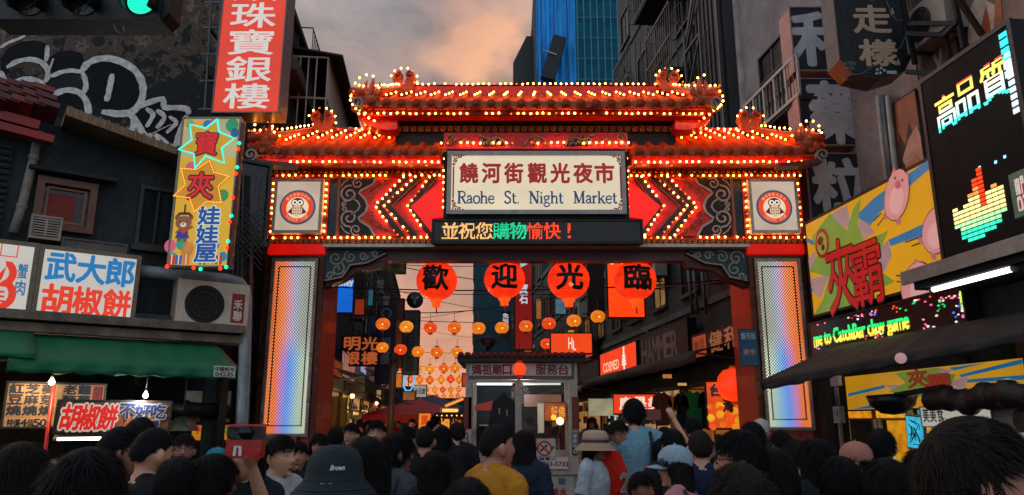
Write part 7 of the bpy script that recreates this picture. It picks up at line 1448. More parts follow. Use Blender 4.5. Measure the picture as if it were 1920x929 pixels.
pipe('wrapped_duct', 'dark crumpled duct running across under the inner billboard', [RW(1745, 752, -.3), RW(1780, 747, -.3), RW(1815, 754, -.3), RW(1850, 742, -.3), RW(1890, 738, -.3), RW(1935, 745, -.3)], .12, M('2a1a18', .5, dirt=.5, sc=5, bump=.6)); 
o = T('black_fan', 'black bowl-shaped fan hood hanging left of the wrapped duct', 'hood', RW(1672, 748, -.3), RS.a); P(o, 'bowl', MB().lathe([(.0, -.20), (.14, -.18), (.26, -.08), (.30, .04), (.05, .06)], 18), M('0c0d10', .4, .2, dirt=.2)); P(o, 'arm', MB().beam((.1, 0, .04), (1.0, 0, .10), .06), BLK)
m_ = T('meter_box', 'small grey meter box on a pale conduit beside the pillar', 'meter box', RW(1578, 778, -.02), RS.a); P(m_, 'box', MB().box(-.09, .09, -.08, 0, -.12, .12), M('a8a098', .5, dirt=.4)); P(m_, 'dial', MB().disc(0, .03, .05, -.09, -.08, 16), M('5a605c', .3, dirt=.2)); P(m_, 'conduit', MB().tube([(0, -.04, .12), (0, -.04, .5)], .03, 8).tube([(0, -.04, -.12), (0, -.04, -1.3)], .03, 8), M('8a8a84', .5, dirt=.4), kind='stuff'); P(m_, 'upper_box', MB().box(-.10, .10, -.07, 0, .42, .60), M('b0a8a0', .5, dirt=.3))
l = bpy.data.lights.new('shop_light', 'POINT'); l.energy = 60; l.color = (1, .85, .65); l.shadow_soft_size = .3; o = TF('ceiling_lamp', 'warm round ceiling lamp inside the claw-machine shop', 'lamp', RS, 2.6, 2.95, 1.2); lo = bpy.data.objects.new('shop_light', l); COL.objects.link(lo); lo.parent = o; lo.location = (0, 0, -.15); P(o, 'diffuser', MB().lathe([(0, -.06), (.14, -.04), (.16, 0)], 16), E('ffe8c8', 5, 0)); P(o, 'rim', MB().cyl((0, 0, .01), .18, .02, 16), WHITE)
# ================================================================== signs and banners above
PK = M('c08a80', .5, dirt=.35, sc=4)
def stack(label, tl, br, ch, ca, cc, Y=12.2):
    b_ = Board('box_sign', label, 'sign', FR(Y), tl, br, .5, fm=PK, facem=M('0b131c', .6, dirt=.25, sc=2), fw=.025); P(b_.root, 'face_rim', MB().frame(0, b_.w, 0, b_.h, .02, -.024, -.005), M('8a8c90', .4, .4, dirt=.3))
    x0, z0 = b_.q(*ca); x1, z1 = b_.q(*cc); b_.write(ch, x0/b_.w, x1/b_.w, z0/b_.h, z1/b_.h, M('bcc0c6', .6, dirt=.25, sc=3), bold=.035, gap=0, y=-.014)
    P(b_.root, 'wall_arm', MB().beam((b_.w, .25, b_.h*.5), (b_.w+.5, .25, b_.h*.5), .06), STEEL); return b_
stack('topmost of three stacked dark box signs, half hidden by the octagonal sign', (1478, 14), (1612, 134), '和', (1490, 122), (1590, 26)); stack('middle of three stacked dark box signs with a grey medicine character', (1492, 148), (1640, 274), '藥', (1522, 268), (1618, 156)); stack('lowest of three stacked dark box signs, above the yellow billboard', (1508, 288), (1643, 418), '粒', (1530, 396), (1620, 300))
# octagonal sign
OY = 10.0; p0 = at(1640, 60, OY); oc = T('octagonal_sign', 'dark octagonal hanging sign with beige characters, cut off by the top edge', 'sign', p0); ol = lambda px, py: (at(px, py, OY).x-p0.x, at(px, py, OY).z-p0.z)
out = [ol(1556, -60), ol(1574, 112), ol(1598, 138), ol(1650, 149), ol(1697, 134), ol(1710, 104), ol(1694, -60)]
P(oc, 'casing', MB().prism(out[::-1], .0, .42), M('5a5450', .35, .5, dirt=.35, sc=3)); P(oc, 'sign_face', MB().prism([(x*.96, z*.97) for x, z in out][::-1], -.012, -.001), M('0e1820', .4, dirt=.35, sc=3))
def ocw(s_, a, c, bold, mat): x0, z0 = ol(*a); x1, z1 = ol(*c); m = MB(); text(m, s_, x0, x1, z0, z1, -.014, .004, bold, 0, word=len(s_) > 2); P(oc, 'lettering', m, mat, kind='stuff')
BG = M('c8a88c', .5, dirt=.2); ocw('走', (1602, 62), (1664, 12), .03, BG); ocw('樣', (1614, 124), (1678, 76), .03, BG); ocw('EATEN', (1580, 124), (1602, 117), .01, M('7a8084', .5, dirt=0)); ocw('LANG', (1582, 132), (1600, 126), .01, M('7a8084', .5, dirt=0)); ocw('不', (1600, 0), (1662, -48), .03, BG)
m = MB(); [m.disc(*ol(px, py), .022, -.018, -.013, 8) for px, py in ((1644, 132), (1651, 129), (1657, 133), (1650, 138), (1643, 139))]; m.box(ol(1662, 136)[0], ol(1680, 136)[0], -.018, -.013, ol(1662, 140)[1], ol(1662, 134)[1]); P(oc, 'dot_emblem', m, M('b0b4b4', .5, dirt=0), kind='stuff')
m = MB(); m.ribbon([ol(1580, 142), (ol(1615, 140)), ol(1640, 122), ol(1688, 90), ol(1700, 60)], .012, -.017, -.013); m.ribbon([ol(1660, 0), ol(1672, 30), ol(1680, 40), ol(1700, 38)], .012, -.017, -.013); P(oc, 'line_print', m, M('5a7078', .5, dirt=0), kind='stuff'); m = MB(); 
for px, py in ((1672, 22), (1683, 117)): m.ribbon([ol(px-2, py+6), ol(px, py-6), ol(px+3, py+6)], .018, -.018, -.014)
P(oc, 'figure_print', m, M('b8b4a8', .5, dirt=0), kind='stuff')
P(oc, 'hanger', MB().beam((.35, .2, .9), (1.5, .9, .9), .06), STEEL)
fr_ = T('steel_frame', 'black steel frame braced between the octagonal sign and the big screen', 'frame', p0)
def fl(px, py, Y): return at(px, py, Y)-p0
for a, c in (((1705, 45, 9.6), (1795, 44, 9.0)), ((1700, 64, 9.6), (1770, 66, 9.2)), ((1700, 135, 9.6), (1770, 140, 9.2)), ((1752, -20, 9.3), (1782, 110, 9.3)), ((1785, -20, 9.0), (1808, 90, 9.0)), ((1792, -10, 8.8), (1842, 66, 8.8)), ((1770, 66, 9.2), (1795, 40, 9.0)), ((1692, 0, 9.7), (1716, 120, 9.7))): P(fr_, 'steel_bar', MB().beam(fl(*a), fl(*c), .06), M('0c0e12', .5, .4, dirt=.2))
# printed banners on the upper wall
def banner(label, tl, br, tr, bl, base, shapes, off=-.06):
    b_ = Board('food_banner', label, 'banner', RU, tl, br, .03, fm=M('3a2c24', .6, dirt=.3), facem=M(base, .6, dirt=.4, sc=3), fw=.01, tr=tr, bl=bl, off=off)
    for k, (c, pts) in enumerate(shapes): P(b_.root, 'printed_shape', MB().prism([(min(max(x, 0), b_.w), min(max(z, 0), b_.h)) for x, z in [b_.q(*p) for p in pts]][::-1], -.014-.002*k, -.0112-.002*(k-1)), M(c, .6, dirt=.35, sc=5))
    return b_
banner('brown printed food banner beside the screen, roast meat over black flames', (1662, 200), (1742, 400), (1722, 168), (1672, 420), 'a05a3c', [('1c1c1e', [(1690, 330), (1686, 250), (1700, 275), (1705, 230), (1716, 262), (1724, 240), (1732, 330), (1700, 345)]), ('d8a890', [(1694, 300), (1705, 262), (1720, 235), (1730, 260), (1736, 300), (1700, 312)]), ('c88a70', [(1700, 312), (1720, 290), (1738, 300), (1740, 345), (1706, 350)])])
banner('orange and cream printed banner at the top right corner', (1800, -20), (1925, 20), (1925, -120), (1826, 130), '8a6a5c', [('d8c0a8', [(1812, 80), (1820, 20), (1832, -10), (1850, 0), (1866, 10), (1876, 62), (1850, 100), (1830, 110)]), ('b85a34', [(1838, 96), (1842, 50), (1850, 10), (1856, 30), (1862, 70), (1850, 100)]), ('c86a40', [(1864, 70), (1868, 10), (1876, -20), (1882, 30), (1878, 66)])])
banner('grey-brown printed banner with pale strokes between the frame bars', (1706, -30), (1788, 130), (1788, -60), (1722, 190), '6a5c58', [('c8b8a8', [(1731, 82), (1744, 80), (1762, 118), (1762, 70), (1768, 86), (1766, 126), (1760, 126), (1742, 92)]), ('a86a48', [(1780, 60), (1790, 50), (1784, 100), (1780, 104)])])
for k, (px, c) in enumerate(((1651, 'a8a8a4'), (1660, '5a6064'), (1669, 'b4b4b0'))): pipe('downpipe', ['pale', 'dull grey', 'white'][k]+' vertical pipe on the upper right wall beside the food banner', [RU.w(*RU.hit(px-4, 180, -.12), -.12), RU.w(*RU.hit(px+18, 400, -.12), -.12)], .045, M(c, .4, dirt=.4), joints=False)
P_ = RU.w(4.5, 0, 0)
for k, (u, z) in enumerate(((1.8, 6.9),)): ac_unit('air_conditioner', ['outdoor unit half hidden behind the food banner', 'outdoor unit at the top right corner'][k], RU, u, z, -.4)

# ================================================================== people
def head_mb(m, yaw, pitch, c0):
    """one continuous head shape, turned on the neck; local +y is the face"""
    h = MB(); n, k = 28, 22; vs = []; fs = []
    for i in range(k+1):
        a = pi*i/k; z = cos(a); s_ = sin(a)
        for j in range(n):
            t = 2*pi*j/n; x, y = s_*cos(t), s_*sin(t)
            X, Y, Z = x*.077, y*.097, z*.122
            if z < 0: X *= 1-.30*(-z)**1.3; Y = Y*(1-.22*(-z))+.018*(-z)
            if z < -.25 and y > .3: Y += .012*(-z)                         # jaw and chin
            if y < -.2 and z < -.2: Y *= .80
            f = max(0, y)
            if abs(z-.12) < .22 and f > .5: Y -= .010*(1-abs(z-.12)/.22)*(1 if abs(x) > .15 else .2)   # eye sockets
            if .28 < z < .5 and f > .4: Y += .004                          # brow
            if abs(x) > .35 and -.4 < z < .05 and f > .3: Y += .003        # cheek
            vs.append((X, Y, Z))
        if i < k: fs += [(i*n+j, (i+1)*n+j, (i+1)*n+(j+1) % n, i*n+(j+1) % n) for j in range(n)]
    h.add(vs, fs)
    h.tube([(0, .088, .028), (0, .100, .004), (0, .108, -.022), (0, .094, -.034)], [.007, .010, .015, .010], 8)   # nose
    h.sph((-.012, .096, -.028), .008, 8, 6); h.sph((.012, .096, -.028), .008, 8, 6)
    h.sph((0, .086, -.062), .020, 10, 6, (1.1, .55, .28)); h.sph((0, .084, -.072), .018, 10, 6, (1, .6, .34)); h.sph((0, .080, -.100), .022, 10, 6, (1, .6, .7))
    for s_ in (-1, 1): h.sph((s_*.083, -.010, -.008), .034, 10, 8, (.42, .70, 1.0)); h.sph((s_*.080, .000, -.034), .014, 8, 6, (.7, .9, 1))
    R = Euler((pitch, 0, yaw)).to_matrix()
    for v in h.v: pass
    m.add([R @ Vector(v) + c0 for v in h.v], h.f); return R
POSES = {   # hand targets and elbows, metres, left and right; +y is forward
 'rest': (((-.235, -.03, 1.13), (-.245, .05, .88)), ((.235, -.03, 1.13), (.245, .05, .88))),
 'phone': (((-.25, -.02, 1.14), (-.10, .26, 1.22)), ((.25, -.02, 1.14), (.07, .27, 1.25))),
 'raise': (((-.24, .0, 1.14), (-.12, .25, 1.20)), ((.27, .16, 1.53), (.16, .26, 1.80))),
 'raiseL': (((-.19, .10, 1.33), (-.13, .20, 1.55)), ((.25, .02, 1.15), (.12, .24, 1.30))),
 'one': (((-.235, -.03, 1.13), (-.245, .05, .88)), ((.25, .02, 1.15), (.12, .24, 1.30))),
}
SH = ((-.178, 0, 1.405), (.178, 0, 1.405))
def hand(m, wrist, dirn, side):
    """palm, four curled fingers of unequal length, thumb off the side"""
    d = Vector(dirn).normalized(); up = Vector((0, 1, 0)) if abs(d.y) < .7 else Vector((0, 0, 1)); b = d.cross(up).normalized(); f = b.cross(d).normalized(); w = Vector(wrist)
    m.tube([w-d*.01, w+d*.03, w+d*.075, w+d*.085], [.022, .034, .037, .028], 8)
    for i, L_ in enumerate((.062, .072, .068, .052)):
        r0 = w+d*.078+b*(i-1.5)*.0185; m.tube([r0, r0+d*L_*.45+f*.006, r0+d*L_*.78+f*.020, r0+d*L_*.92+f*.038], [.0092, .009, .0082, .006], 6)
    r0 = w+d*.028+b*side*.030; m.tube([r0, r0+d*.022+b*side*.026+f*.008, r0+d*.048+b*side*.030+f*.020], [.0125, .011, .008], 6)
def remesh(me, vox, smooth=2, fold=False):
    o = bpy.data.objects.new('tmp', me); COL.objects.link(o); r = o.modifiers.new('r', 'REMESH'); r.mode = 'VOXEL'; r.voxel_size = vox; r.use_smooth_shade = True
    s_ = o.modifiers.new('s', 'SMOOTH'); s_.iterations = smooth; s_.factor = .5
    if fold: d_ = o.modifiers.new('d', 'DISPLACE'); d_.texture = FT; d_.strength = .022; d_.mid_level = .25
    dg = bpy.context.evaluated_depsgraph_get(); out = bpy.data.meshes.new_from_object(o.evaluated_get(dg)); bpy.data.objects.remove(o); return out
BODY = {}; CLOTH = {}
FT = bpy.data.textures.new('folds', 'CLOUDS'); FT.noise_scale = .11; FT.noise_depth = 2; FT.noise_basis = 'VORONOI_F2_F1'
def body_meshes(pose, yaw, pitch, fem):
    key = (pose, round(yaw, 1), pitch, fem)
    if key in BODY: return BODY[key]
    hc = Vector((0, .018, 1.585)); m = MB(); R = head_mb(m, yaw, pitch, hc)
    sw = .88 if fem else 1.0
    def torso(mb, g_, rows):
        vs = []; n = 20
        for z, rx, ry, y0 in rows: vs += [((rx*sw+g_)*cos(2*pi*j/n)*(1 if True else 1), y0+(ry+g_)*sin(2*pi*j/n), z) for j in range(n)]
        K = len(rows); mb.add(vs, [(i*n+j, i*n+(j+1) % n, (i+1)*n+(j+1) % n, (i+1)*n+j) for i in range(K-1) for j in range(n)]+[tuple(range(n))[::-1], tuple((K-1)*n+j for j in range(n))])
    rows = [(.84, .150, .105, 0), (.93, .168, .120, -.01), (1.06, .142, .102, 0), (1.18, .152, .108, .005), (1.30, .172, .116, .005), (1.38, .178, .102, -.005), (1.43, .13, .080, -.01), (1.465, .075, .062, -.01)]
    torso(m, 0, rows); m.tube([(0, -.012, 1.42), (0, -.008, 1.48), (0, .008, 1.55)], [.058, .050, .050], 14); [m.tube([(0, -.015, 1.47), (e_*.09*sw, -.015, 1.445), (e_*.165*sw, -.005, 1.41)], [.045, .050, .052], 10) for e_ in (-1, 1)]
    legs = [[(s_*.085, 0, .90), (s_*.095, .015, .50), (s_*.10, -.01, .09)] for s_ in (-1, 1)]
    for lg in legs: m.tube(lg, [.088, .056, .038], 12); m.tube([(lg[2][0], -.05, .04), (lg[2][0], .06, .035), (lg[2][0], .16, .025)], [.038, .042, .028], 10)
    arms = []
    for s_, (sh, (el, wr)) in zip((-1, 1), zip(SH, POSES[pose])):
        sh = Vector((sh[0]*sw, sh[1], sh[2])); el, wr = Vector((el[0]*sw, el[1], el[2])), Vector(wr); arms.append((sh, el, wr)); m.sph(sh-Vector((0, 0, .008)), .058, 12, 9)
        m.tube([sh, sh.lerp(el, .5), el], [.054, .048, .040], 12); m.sph(el, .040, 10, 8); m.tube([el, el.lerp(wr, .35), wr], [.040, .038, .026], 12); hand(m, wr, wr-el, -s_)
    bd = remesh(m.mesh('b', []), .0105, 2)
    # clothing shells from the same skeleton
    ck = (pose, fem)
    if ck in CLOTH: BODY[key] = dict(CLOTH[ck], body=bd, R=R, hc=hc, arms=arms); return BODY[key]
    t = MB(); trows = [(.86, .168, .120, 0), (.93, .178, .130, -.01), (1.06, .158, .118, 0), (1.18, .166, .122, .005), (1.30, .182, .128, .005), (1.38, .186, .114, -.005), (1.43, .145, .094, -.01), (1.462, .092, .078, -.01)]
    torso(t, .006, trows)
    for s_, (sh, el, wr) in zip((-1, 1), arms): t.sph(sh-Vector((0, 0, .010)), .067, 12, 9); t.tube([(0, -.015, 1.462), (sh.x*.5, -.015, 1.448), (sh.x*.95, -.005, 1.408)], [.050, .058, .062], 10); t.tube([sh, sh.lerp(el, .45), sh.lerp(el, .80)], [.066, .064, .070], 12)
    shirt = remesh(t.mesh('s', []), .0125, 2, True)
    t2 = MB(); torso(t2, .006, trows)
    for s_, (sh, el, wr) in zip((-1, 1), arms): t2.sph(sh-Vector((0, 0, .01)), .070, 12, 9); t2.tube([(0, -.015, 1.462), (sh.x*.5, -.015, 1.448), (sh.x*.95, -.005, 1.408)], [.050, .058, .062], 10); t2.tube([sh, sh.lerp(el, .5), el], [.072, .062, .054], 12); t2.sph(el, .054, 10, 8); t2.tube([el, wr-(wr-el).normalized()*.015], [.054, .038], 12)
    longs = remesh(t2.mesh('s', []), .0125, 2, True)
    p = MB(); torso(p, .008, rows[:2]+[(1.0, .15, .112, 0)])
    for lg in legs: p.tube([lg[0], lg[1], (lg[2][0], lg[2][1], .12)], [.098, .068, .062], 12)
    pants = remesh(p.mesh('p', []), .016, 2); sh_ = MB()
    for lg in legs: sh_.tube([(lg[2][0], -.075, .045), (lg[2][0], -.02, .06), (lg[2][0], .09, .045), (lg[2][0], .185, .03)], [.04, .052, .050, .032], 10)
    shoes = remesh(sh_.mesh('p', []), .014, 1)
    CLOTH[ck] = dict(tee=shirt, long=longs, pants=pants, shoes=shoes)
    BODY[key] = dict(body=bd, tee=shirt, long=longs, pants=pants, shoes=shoes, R=R, hc=hc, arms=arms); return BODY[key]
SKIN = [M('b8806a', .5, dirt=.12, sc=9, bump=.08, dark='6a3a2c'), M('d09a7c', .5, dirt=.12, sc=9, bump=.08, dark='7a4a38'), M('9a6850', .5, dirt=.12, sc=9, bump=.08, dark='5a2c20')]
HAIRM = M('060506', .8, dirt=.25, sc=14, bump=.3, dark='020203'); HAIRB = M('1a100b', .8, dirt=.3, sc=14, bump=.3)
def with_mat(me, mat, cache={}):
    k = (me.name, mat.name)
    if k not in cache:
        c = me.copy(); c.materials.clear(); c.materials.append(mat); cache[k] = c
    return cache[k]
HAIRC = {}
def hair_mesh(style, seed, dense, hat=False):
    """skull cap plus thousands of fine tapering locks that follow the head"""
    k = (style, seed, dense, hat)
    if k in HAIRC: return HAIRC[k]
    rnd = random.Random(seed*7+3); m = MB(); n, kk = 30, 18; vs = []; fs = []; grow = .004 if hat else (.013 if style != 'buzz' else .005)
    def skull(t, a, g_):
        z = cos(a); s_ = sin(a); x, y = s_*cos(t), s_*sin(t); X, Y, Z = x*(.079+g_), y*(.098+g_), z*(.122+g_)
        if y < -.2 and z < -.2: Y *= .84
        if z < 0: X *= 1-.18*(-z)
        return Vector((X, Y, Z))
    def limit(t):       # hairline: how far down the cap reaches round the head (angle from the crown)
        f = sin(t); side = max(0, abs(cos(t))-.55)/.45; base = (2.0 if style == 'short' else 1.9) if f < 0 else 1.98-.95*f**.45
        if f < 0: base -= .48*side
        else: base -= .30*side*(1-f)
        if style == 'buzz' and f >= 0: base -= .05
        if style in ('long', 'bob', 'pony', 'bun'): base = 2.1 if f < .1 else 2.1-1.02*((f-.1)/.9)**.6
        return base
    for i in range(kk+1):
        for j in range(n): t = 2*pi*j/n; a = limit(t)*i/kk; v = skull(t, a, grow*(1-.35*(i/kk)**3)); vs.append(v if hat else v*(1+(.018*sin(t*4+seed)*sin(a*3)+.012*sin(t*9+a*7+seed*2)+.02*sin(t+seed*2))*sin(a)))
    fs = [(i*n+j, (i+1)*n+j, (i+1)*n+(j+1) % n, i*n+(j+1) % n) for i in range(kk) for j in range(n)]; m.sm = True; m.add(vs, fs)
    if style in ('long', 'bob'):
        L_ = .34 if style == 'long' else .13; vs = []; J = 22
        for i in range(9):
            for j in range(J): t = radians(160)+radians(220)*j/(J-1); w = 1+.06*sin(j*1.9+seed)+.10*i/8*(1 if style == 'long' else .8); vs.append(((.088+.010*sin(i*.7+j))*cos(t)*w, (.088)*sin(t)*w-.01-.012*i/8, .0-.06*(1)-(L_)*i/8 if i else .01))
        m.add(vs, [(i*J+j, (i+1)*J+j, (i+1)*J+j+1, i*J+j+1) for i in range(8) for j in range(J-1)])
    if style == 'pony': m.tube([(0, -.10, .05), (0, -.14, .04), (.01, -.155, -.05), (0, -.14, -.20), (.01, -.13, -.30)], [.025, .034, .036, .028, .008], 10)
    if style == 'bun': m.sph((0, -.105, .085), .042, 12, 8)
    N_ = {'short': 1500, 'buzz': 900, 'long': 1700, 'bob': 1500, 'pony': 1300, 'bun': 1200}[style]*(2 if dense else 1)
    m.sm = False; down = Vector((0, 0, -1)); whorl = Vector((.15, -.55, .8)).normalized()
    for _ in range(N_):
        t = rnd.uniform(0, 2*pi); a = limit(t)*(1-.42*rnd.random() if hat else sqrt(rnd.random())); p = skull(t, a, grow*.7); nn_ = p.normalized(); tg = (nn_-whorl*nn_.dot(whorl))
        tg = tg if style in ('short', 'buzz') else (down*.9+tg*.4); tg = (tg-nn_*tg.dot(nn_)); tg = tg.normalized() if tg.length > 1e-4 else Vector((0, 1, 0))
        L_ = {'short': .036, 'buzz': .010}.get(style, .060)*rnd.uniform(.6, 1.25); lift = {'short': .16, 'buzz': .2}.get(style, .06)*rnd.uniform(.2, 1.6)*(2.2 if rnd.random() < .06 else 1)
        sd = tg.cross(nn_).normalized()*(.0016 if dense else .0024); jit = sd.normalized()*(rnd.uniform(-.22, .22)+.35*sin(t*7+a*4+seed)*sin(a*9+t*2)); q = p+(tg+nn_*lift+jit)*L_*.55; e = p+(tg*1.0+nn_*lift*.55+jit*1.6+down*.15)*L_
        m.add([p-sd, p+sd, q+sd*.8, q-sd*.8, e], [(0, 1, 2, 3), (3, 2, 4)])
    if style in ('long', 'bob'):
        for _ in range(N_):
            t = radians(rnd.uniform(158, 382)); z0 = rnd.uniform(-.02, .05); L_ = (.36 if style == 'long' else .17)*rnd.uniform(.75, 1.1); w = rnd.uniform(.98, 1.12); p = Vector((.090*cos(t)*w, .090*sin(t)*w-.005, z0)); w2 = w*rnd.uniform(1.0, 1.16); e = Vector((.090*cos(t)*w2, .088*sin(t)*w2-.02, z0-L_)); q = p.lerp(e, .5)*1+Vector((rnd.uniform(-.004, .004), rnd.uniform(-.004, .004), 0)); sd = Vector((-sin(t), cos(t), 0))*(.0018 if dense else .0028)
            m.add([p-sd, p+sd, q+sd, q-sd, e], [(0, 1, 2, 3), (3, 2, 4)])
    HAIRC[k] = m.mesh('hair', HAIRM); return HAIRC[k]
def face_parts(root, R, hc, o):
    sk = o
    def hp(nm, mb, mat): me = mb.mesh(nm, mat); x = link(nm, me, root); x.matrix_local = Matrix.Translation(hc) @ R.to_4x4(); return x
    for s_ in (-1, 1):
        e = hp('eye', MB().sph((s_*.031, .079, .013), .0105, 10, 8, (1.2, .7, .55)), M('a8a098', .4, dirt=0)); i_ = link('iris', MB().sph((s_*.031, .0842, .013), .0055, 8, 6, (1, .6, .9)).mesh('iris', M('120a08', .15, dirt=0)), e)
    hp('eyebrow', MB().tube([(.014, .094, .034), (.032, .092, .039), (.050, .078, .034)], [.0035, .004, .002], 6), HAIRM); hp('eyebrow', MB().tube([(-.014, .094, .034), (-.032, .092, .039), (-.050, .078, .034)], [.0035, .004, .002], 6), HAIRM)
    hp('lips', MB().sph((0, .0915, -.063), .021, 12, 6, (1.05, .45, .20)).sph((0, .0905, -.071), .018, 12, 6, (1.0, .45, .26)), M('7a3a34', .4, dirt=.1, sc=9), )
def glasses_on(root, R, hc):
    m = MB()
    for s_ in (-1, 1): m.tube([(s_*.032+.024*cos(t*pi/8), .103-.006*abs(cos(t*pi/8)), .010+.017*sin(t*pi/8)) for t in range(17)], .0022, 5, False); m.tube([(s_*.056, .096, .014), (s_*.078, .05, .016), (s_*.081, -.01, .006)], .002, 5)
    m.tube([(-.009, .104, .014), (.009, .104, .014)], .002, 5); x = link('glasses', m.mesh('glasses', M('0c0c0e', .3, .3, dirt=0)), root); x.matrix_local = Matrix.Translation(hc) @ R.to_4x4(); return x
def hat_on(root, R, hc, kind, hexc):
    def hp(nm, mb, mat, par=None): x = link(nm, mb.mesh(nm, mat), par or root); (setattr(x, 'matrix_local', Matrix.Translation(hc) @ R.to_4x4()) if par is None else None); return x
    mt = M(hexc, .75, dirt=.25, sc=8, bump=.3)
    if kind == 'cap':
        c = hp('cap', MB().lathe([(.093, .012), (.098, .045), (.093, .085), (.070, .122), (.035, .142), (0, .147)], 24, (0, 0, 0), 1, 1.16), mt); b = MB(); b.sm = True; vs = []
        for i in range(13):
            t = radians(20+140*i/12)
            for r_ in (0, .5, 1): vs.append(((.094+.0*r_)*cos(t)*(1-.05*r_), .108*sin(t)+.080*r_*sin(t)**1.2, .022-.018*r_-.012*abs(cos(t))**2))
        b.add(vs, [(i*3+j, (i+1)*3+j, (i+1)*3+j+1, i*3+j+1) for i in range(12) for j in range(2)]); pk = link('peak', b.mesh('peak', mt), c); pk.modifiers.new('s', 'SOLIDIFY').thickness = .005
        link('button', MB().sph((0, 0, .149), .008, 8, 6).mesh('button', mt), c)
        for k_ in range(6): t = k_*pi/3; link('seam', MB().tube([(.097*cos(t)*.96, .112*sin(t)*.96, .05), (.075*cos(t), .088*sin(t), .119), (0, 0, .149)], .0018, 4).mesh('seam', mt), c)
        link('strap_gap', MB().sph((0, -.104, .03), .03, 12, 6, (1, .25, .6)).mesh('strap_gap', HAIRM), c)
    elif kind == 'bucket':
        c = hp('bucket_hat', MB().lathe([(.185, -.060), (.180, -.054), (.116, .022), (.113, .045), (.104, .095), (.085, .128), (.05, .146), (0, .152)], 28, (0, 0, 0), 1, 1.14), mt)
        for zz, rr in ((.022, .1175), (-.012, .147), (-.030, .163)): link('stitch_line', MB().tube([(rr*cos(t*pi/16), rr*1.14*sin(t*pi/16), zz) for t in range(33)], .0018, 4, False).mesh('stitch_line', M('1c2426', .7, dirt=0)), c)
        m = MB(); put(m, 'Brown', -.020, .032, .060, .078, -.0015, 0, .03, .3)
        for i, v in enumerate(m.v):
            x, y, z = v; a = x/.11-pi/2+.35; r_ = .1135-(z-.05)*.18; m.v[i] = (cos(a)*(r_-y), sin(a)*(r_-y)*1.14, z)
        link('script_lettering', m.mesh('script_lettering', M('d8dcdc', .5, dirt=0)), c)['kind'] = 'stuff'
        for dx in (-.02, .02): a = -pi/2+.1+dx*6; link('eyelet', MB().tube([(cos(a)*.1255+.006*cos(t*pi/6), sin(a)*.1255*1.14, .010+.004*sin(t*pi/6)) for t in range(13)], .0018, 5, False).mesh('eyelet', M('8a8a88', .2, .9, dirt=0)), c)
    elif kind == 'straw':
        c = hp('straw_hat', MB().lathe([(.172, -.030), (.168, -.024), (.112, .028), (.108, .045), (.102, .105), (.088, .130), (.05, .142), (0, .145)], 32, (0, 0, 0), 1, 1.12), M('d8b898', .75, dirt=.3, sc=40, bump=.5, stretch=(1, 1, 6)))
        link('hat_band', MB().lathe([(.112, .034), (.1125, .060), (.111, .062)], 28, (0, 0, 0), 1, 1.12).mesh('hat_band', M('3a2430', .6, dirt=.1)), c); link('hat_band', MB().lathe([(.1085, .062), (.1075, .080)], 28, (0, 0, 0), 1, 1.12).mesh('hat_band', M('c08088', .6, dirt=.1)), c)
        for i in range(4): rr = .12+i*.014; zz = .026-.052*(rr-.112)/.058; link('straw_ring', MB().tube([(rr*cos(t*pi/16), rr*1.12*sin(t*pi/16), zz+.004) for t in range(33)], .0022, 4, False).mesh('straw_ring', M('c4a484', .7, dirt=.2)), c)
random.seed(5)
def person(px, top, w, face, label, shirt, hair='short', pose='rest', fem=False, slv='tee', yaw=0, pitch=0, glasses=False, hat=None, hatc='', skin=None, pants='1c2028', grp='people crowding towards the gate', Hf=None, Yf=None, dense=False):
    """px, top, w: head centre, top of hair and head width in the photograph; the body then stands on the ground"""
    Y = Yf or .180*FPX/w
    if Hf: H = Hf
    else:
        H = at(px, top, Y).z; H = min(max(H, 1.48), 1.84)
    s_ = (H-(.0 if hat else .0))/(1.72 if hat is None else 1.745); p = at(px, max(top, 640), Y)
    b = body_meshes(pose, yaw, pitch, fem); o = T('person', label, 'person', (p.x, Y, 0), radians(face), grp); o.scale = (s_, s_, s_)
    sk = SKIN[skin if skin is not None else random.randrange(2)]; bo = link('body', with_mat(b['body'], sk), o)
    link('t_shirt' if slv == 'tee' else 'long_shirt', with_mat(b['tee' if slv == 'tee' else 'long'], M(shirt, .8, dirt=.22, sc=7, bump=.5, dark='0a0c0e')), o); link('trousers', with_mat(b['pants'], M(pants, .8, dirt=.3, sc=6)), o); link('shoes', with_mat(b['shoes'], M('2a2a2c', .5, dirt=.3)), o)
    hm = link('hair', with_mat(hair_mesh(hair, random.randrange(4), dense, bool(hat)), random.choice((HAIRM, HAIRM, HAIRB))), o); hm.matrix_local = Matrix.Translation(b['hc']) @ b['R'].to_4x4()
    face_parts(o, b['R'], b['hc'], bo)
    if glasses: glasses_on(o, b['R'], b['hc'])
    if hat: hat_on(o, b['R'], b['hc'], hat, hatc)
    return o
def strap(o, c, both=True, pack=False):
    for s_ in ((-1, 1) if both else (1,)): link('bag_strap', MB().tube([(s_*.10, .125, 1.15), (s_*.115, .11, 1.34), (s_*.11, .03, 1.468), (s_*.11, -.06, 1.455), (s_*.12, -.125, 1.34), (s_*.10, -.135, 1.1)], .016, 6).mesh('bag_strap', M(c, .7, dirt=.2)), o)
    if pack: link('backpack', MB().sph((0, -.20, 1.20), .16, 14, 10, (1, .6, 1.3)).mesh('backpack', M(c, .7, dirt=.2, bump=.4)), o)
D_K = ('101418', '0e1216', '161a20', '12161c')
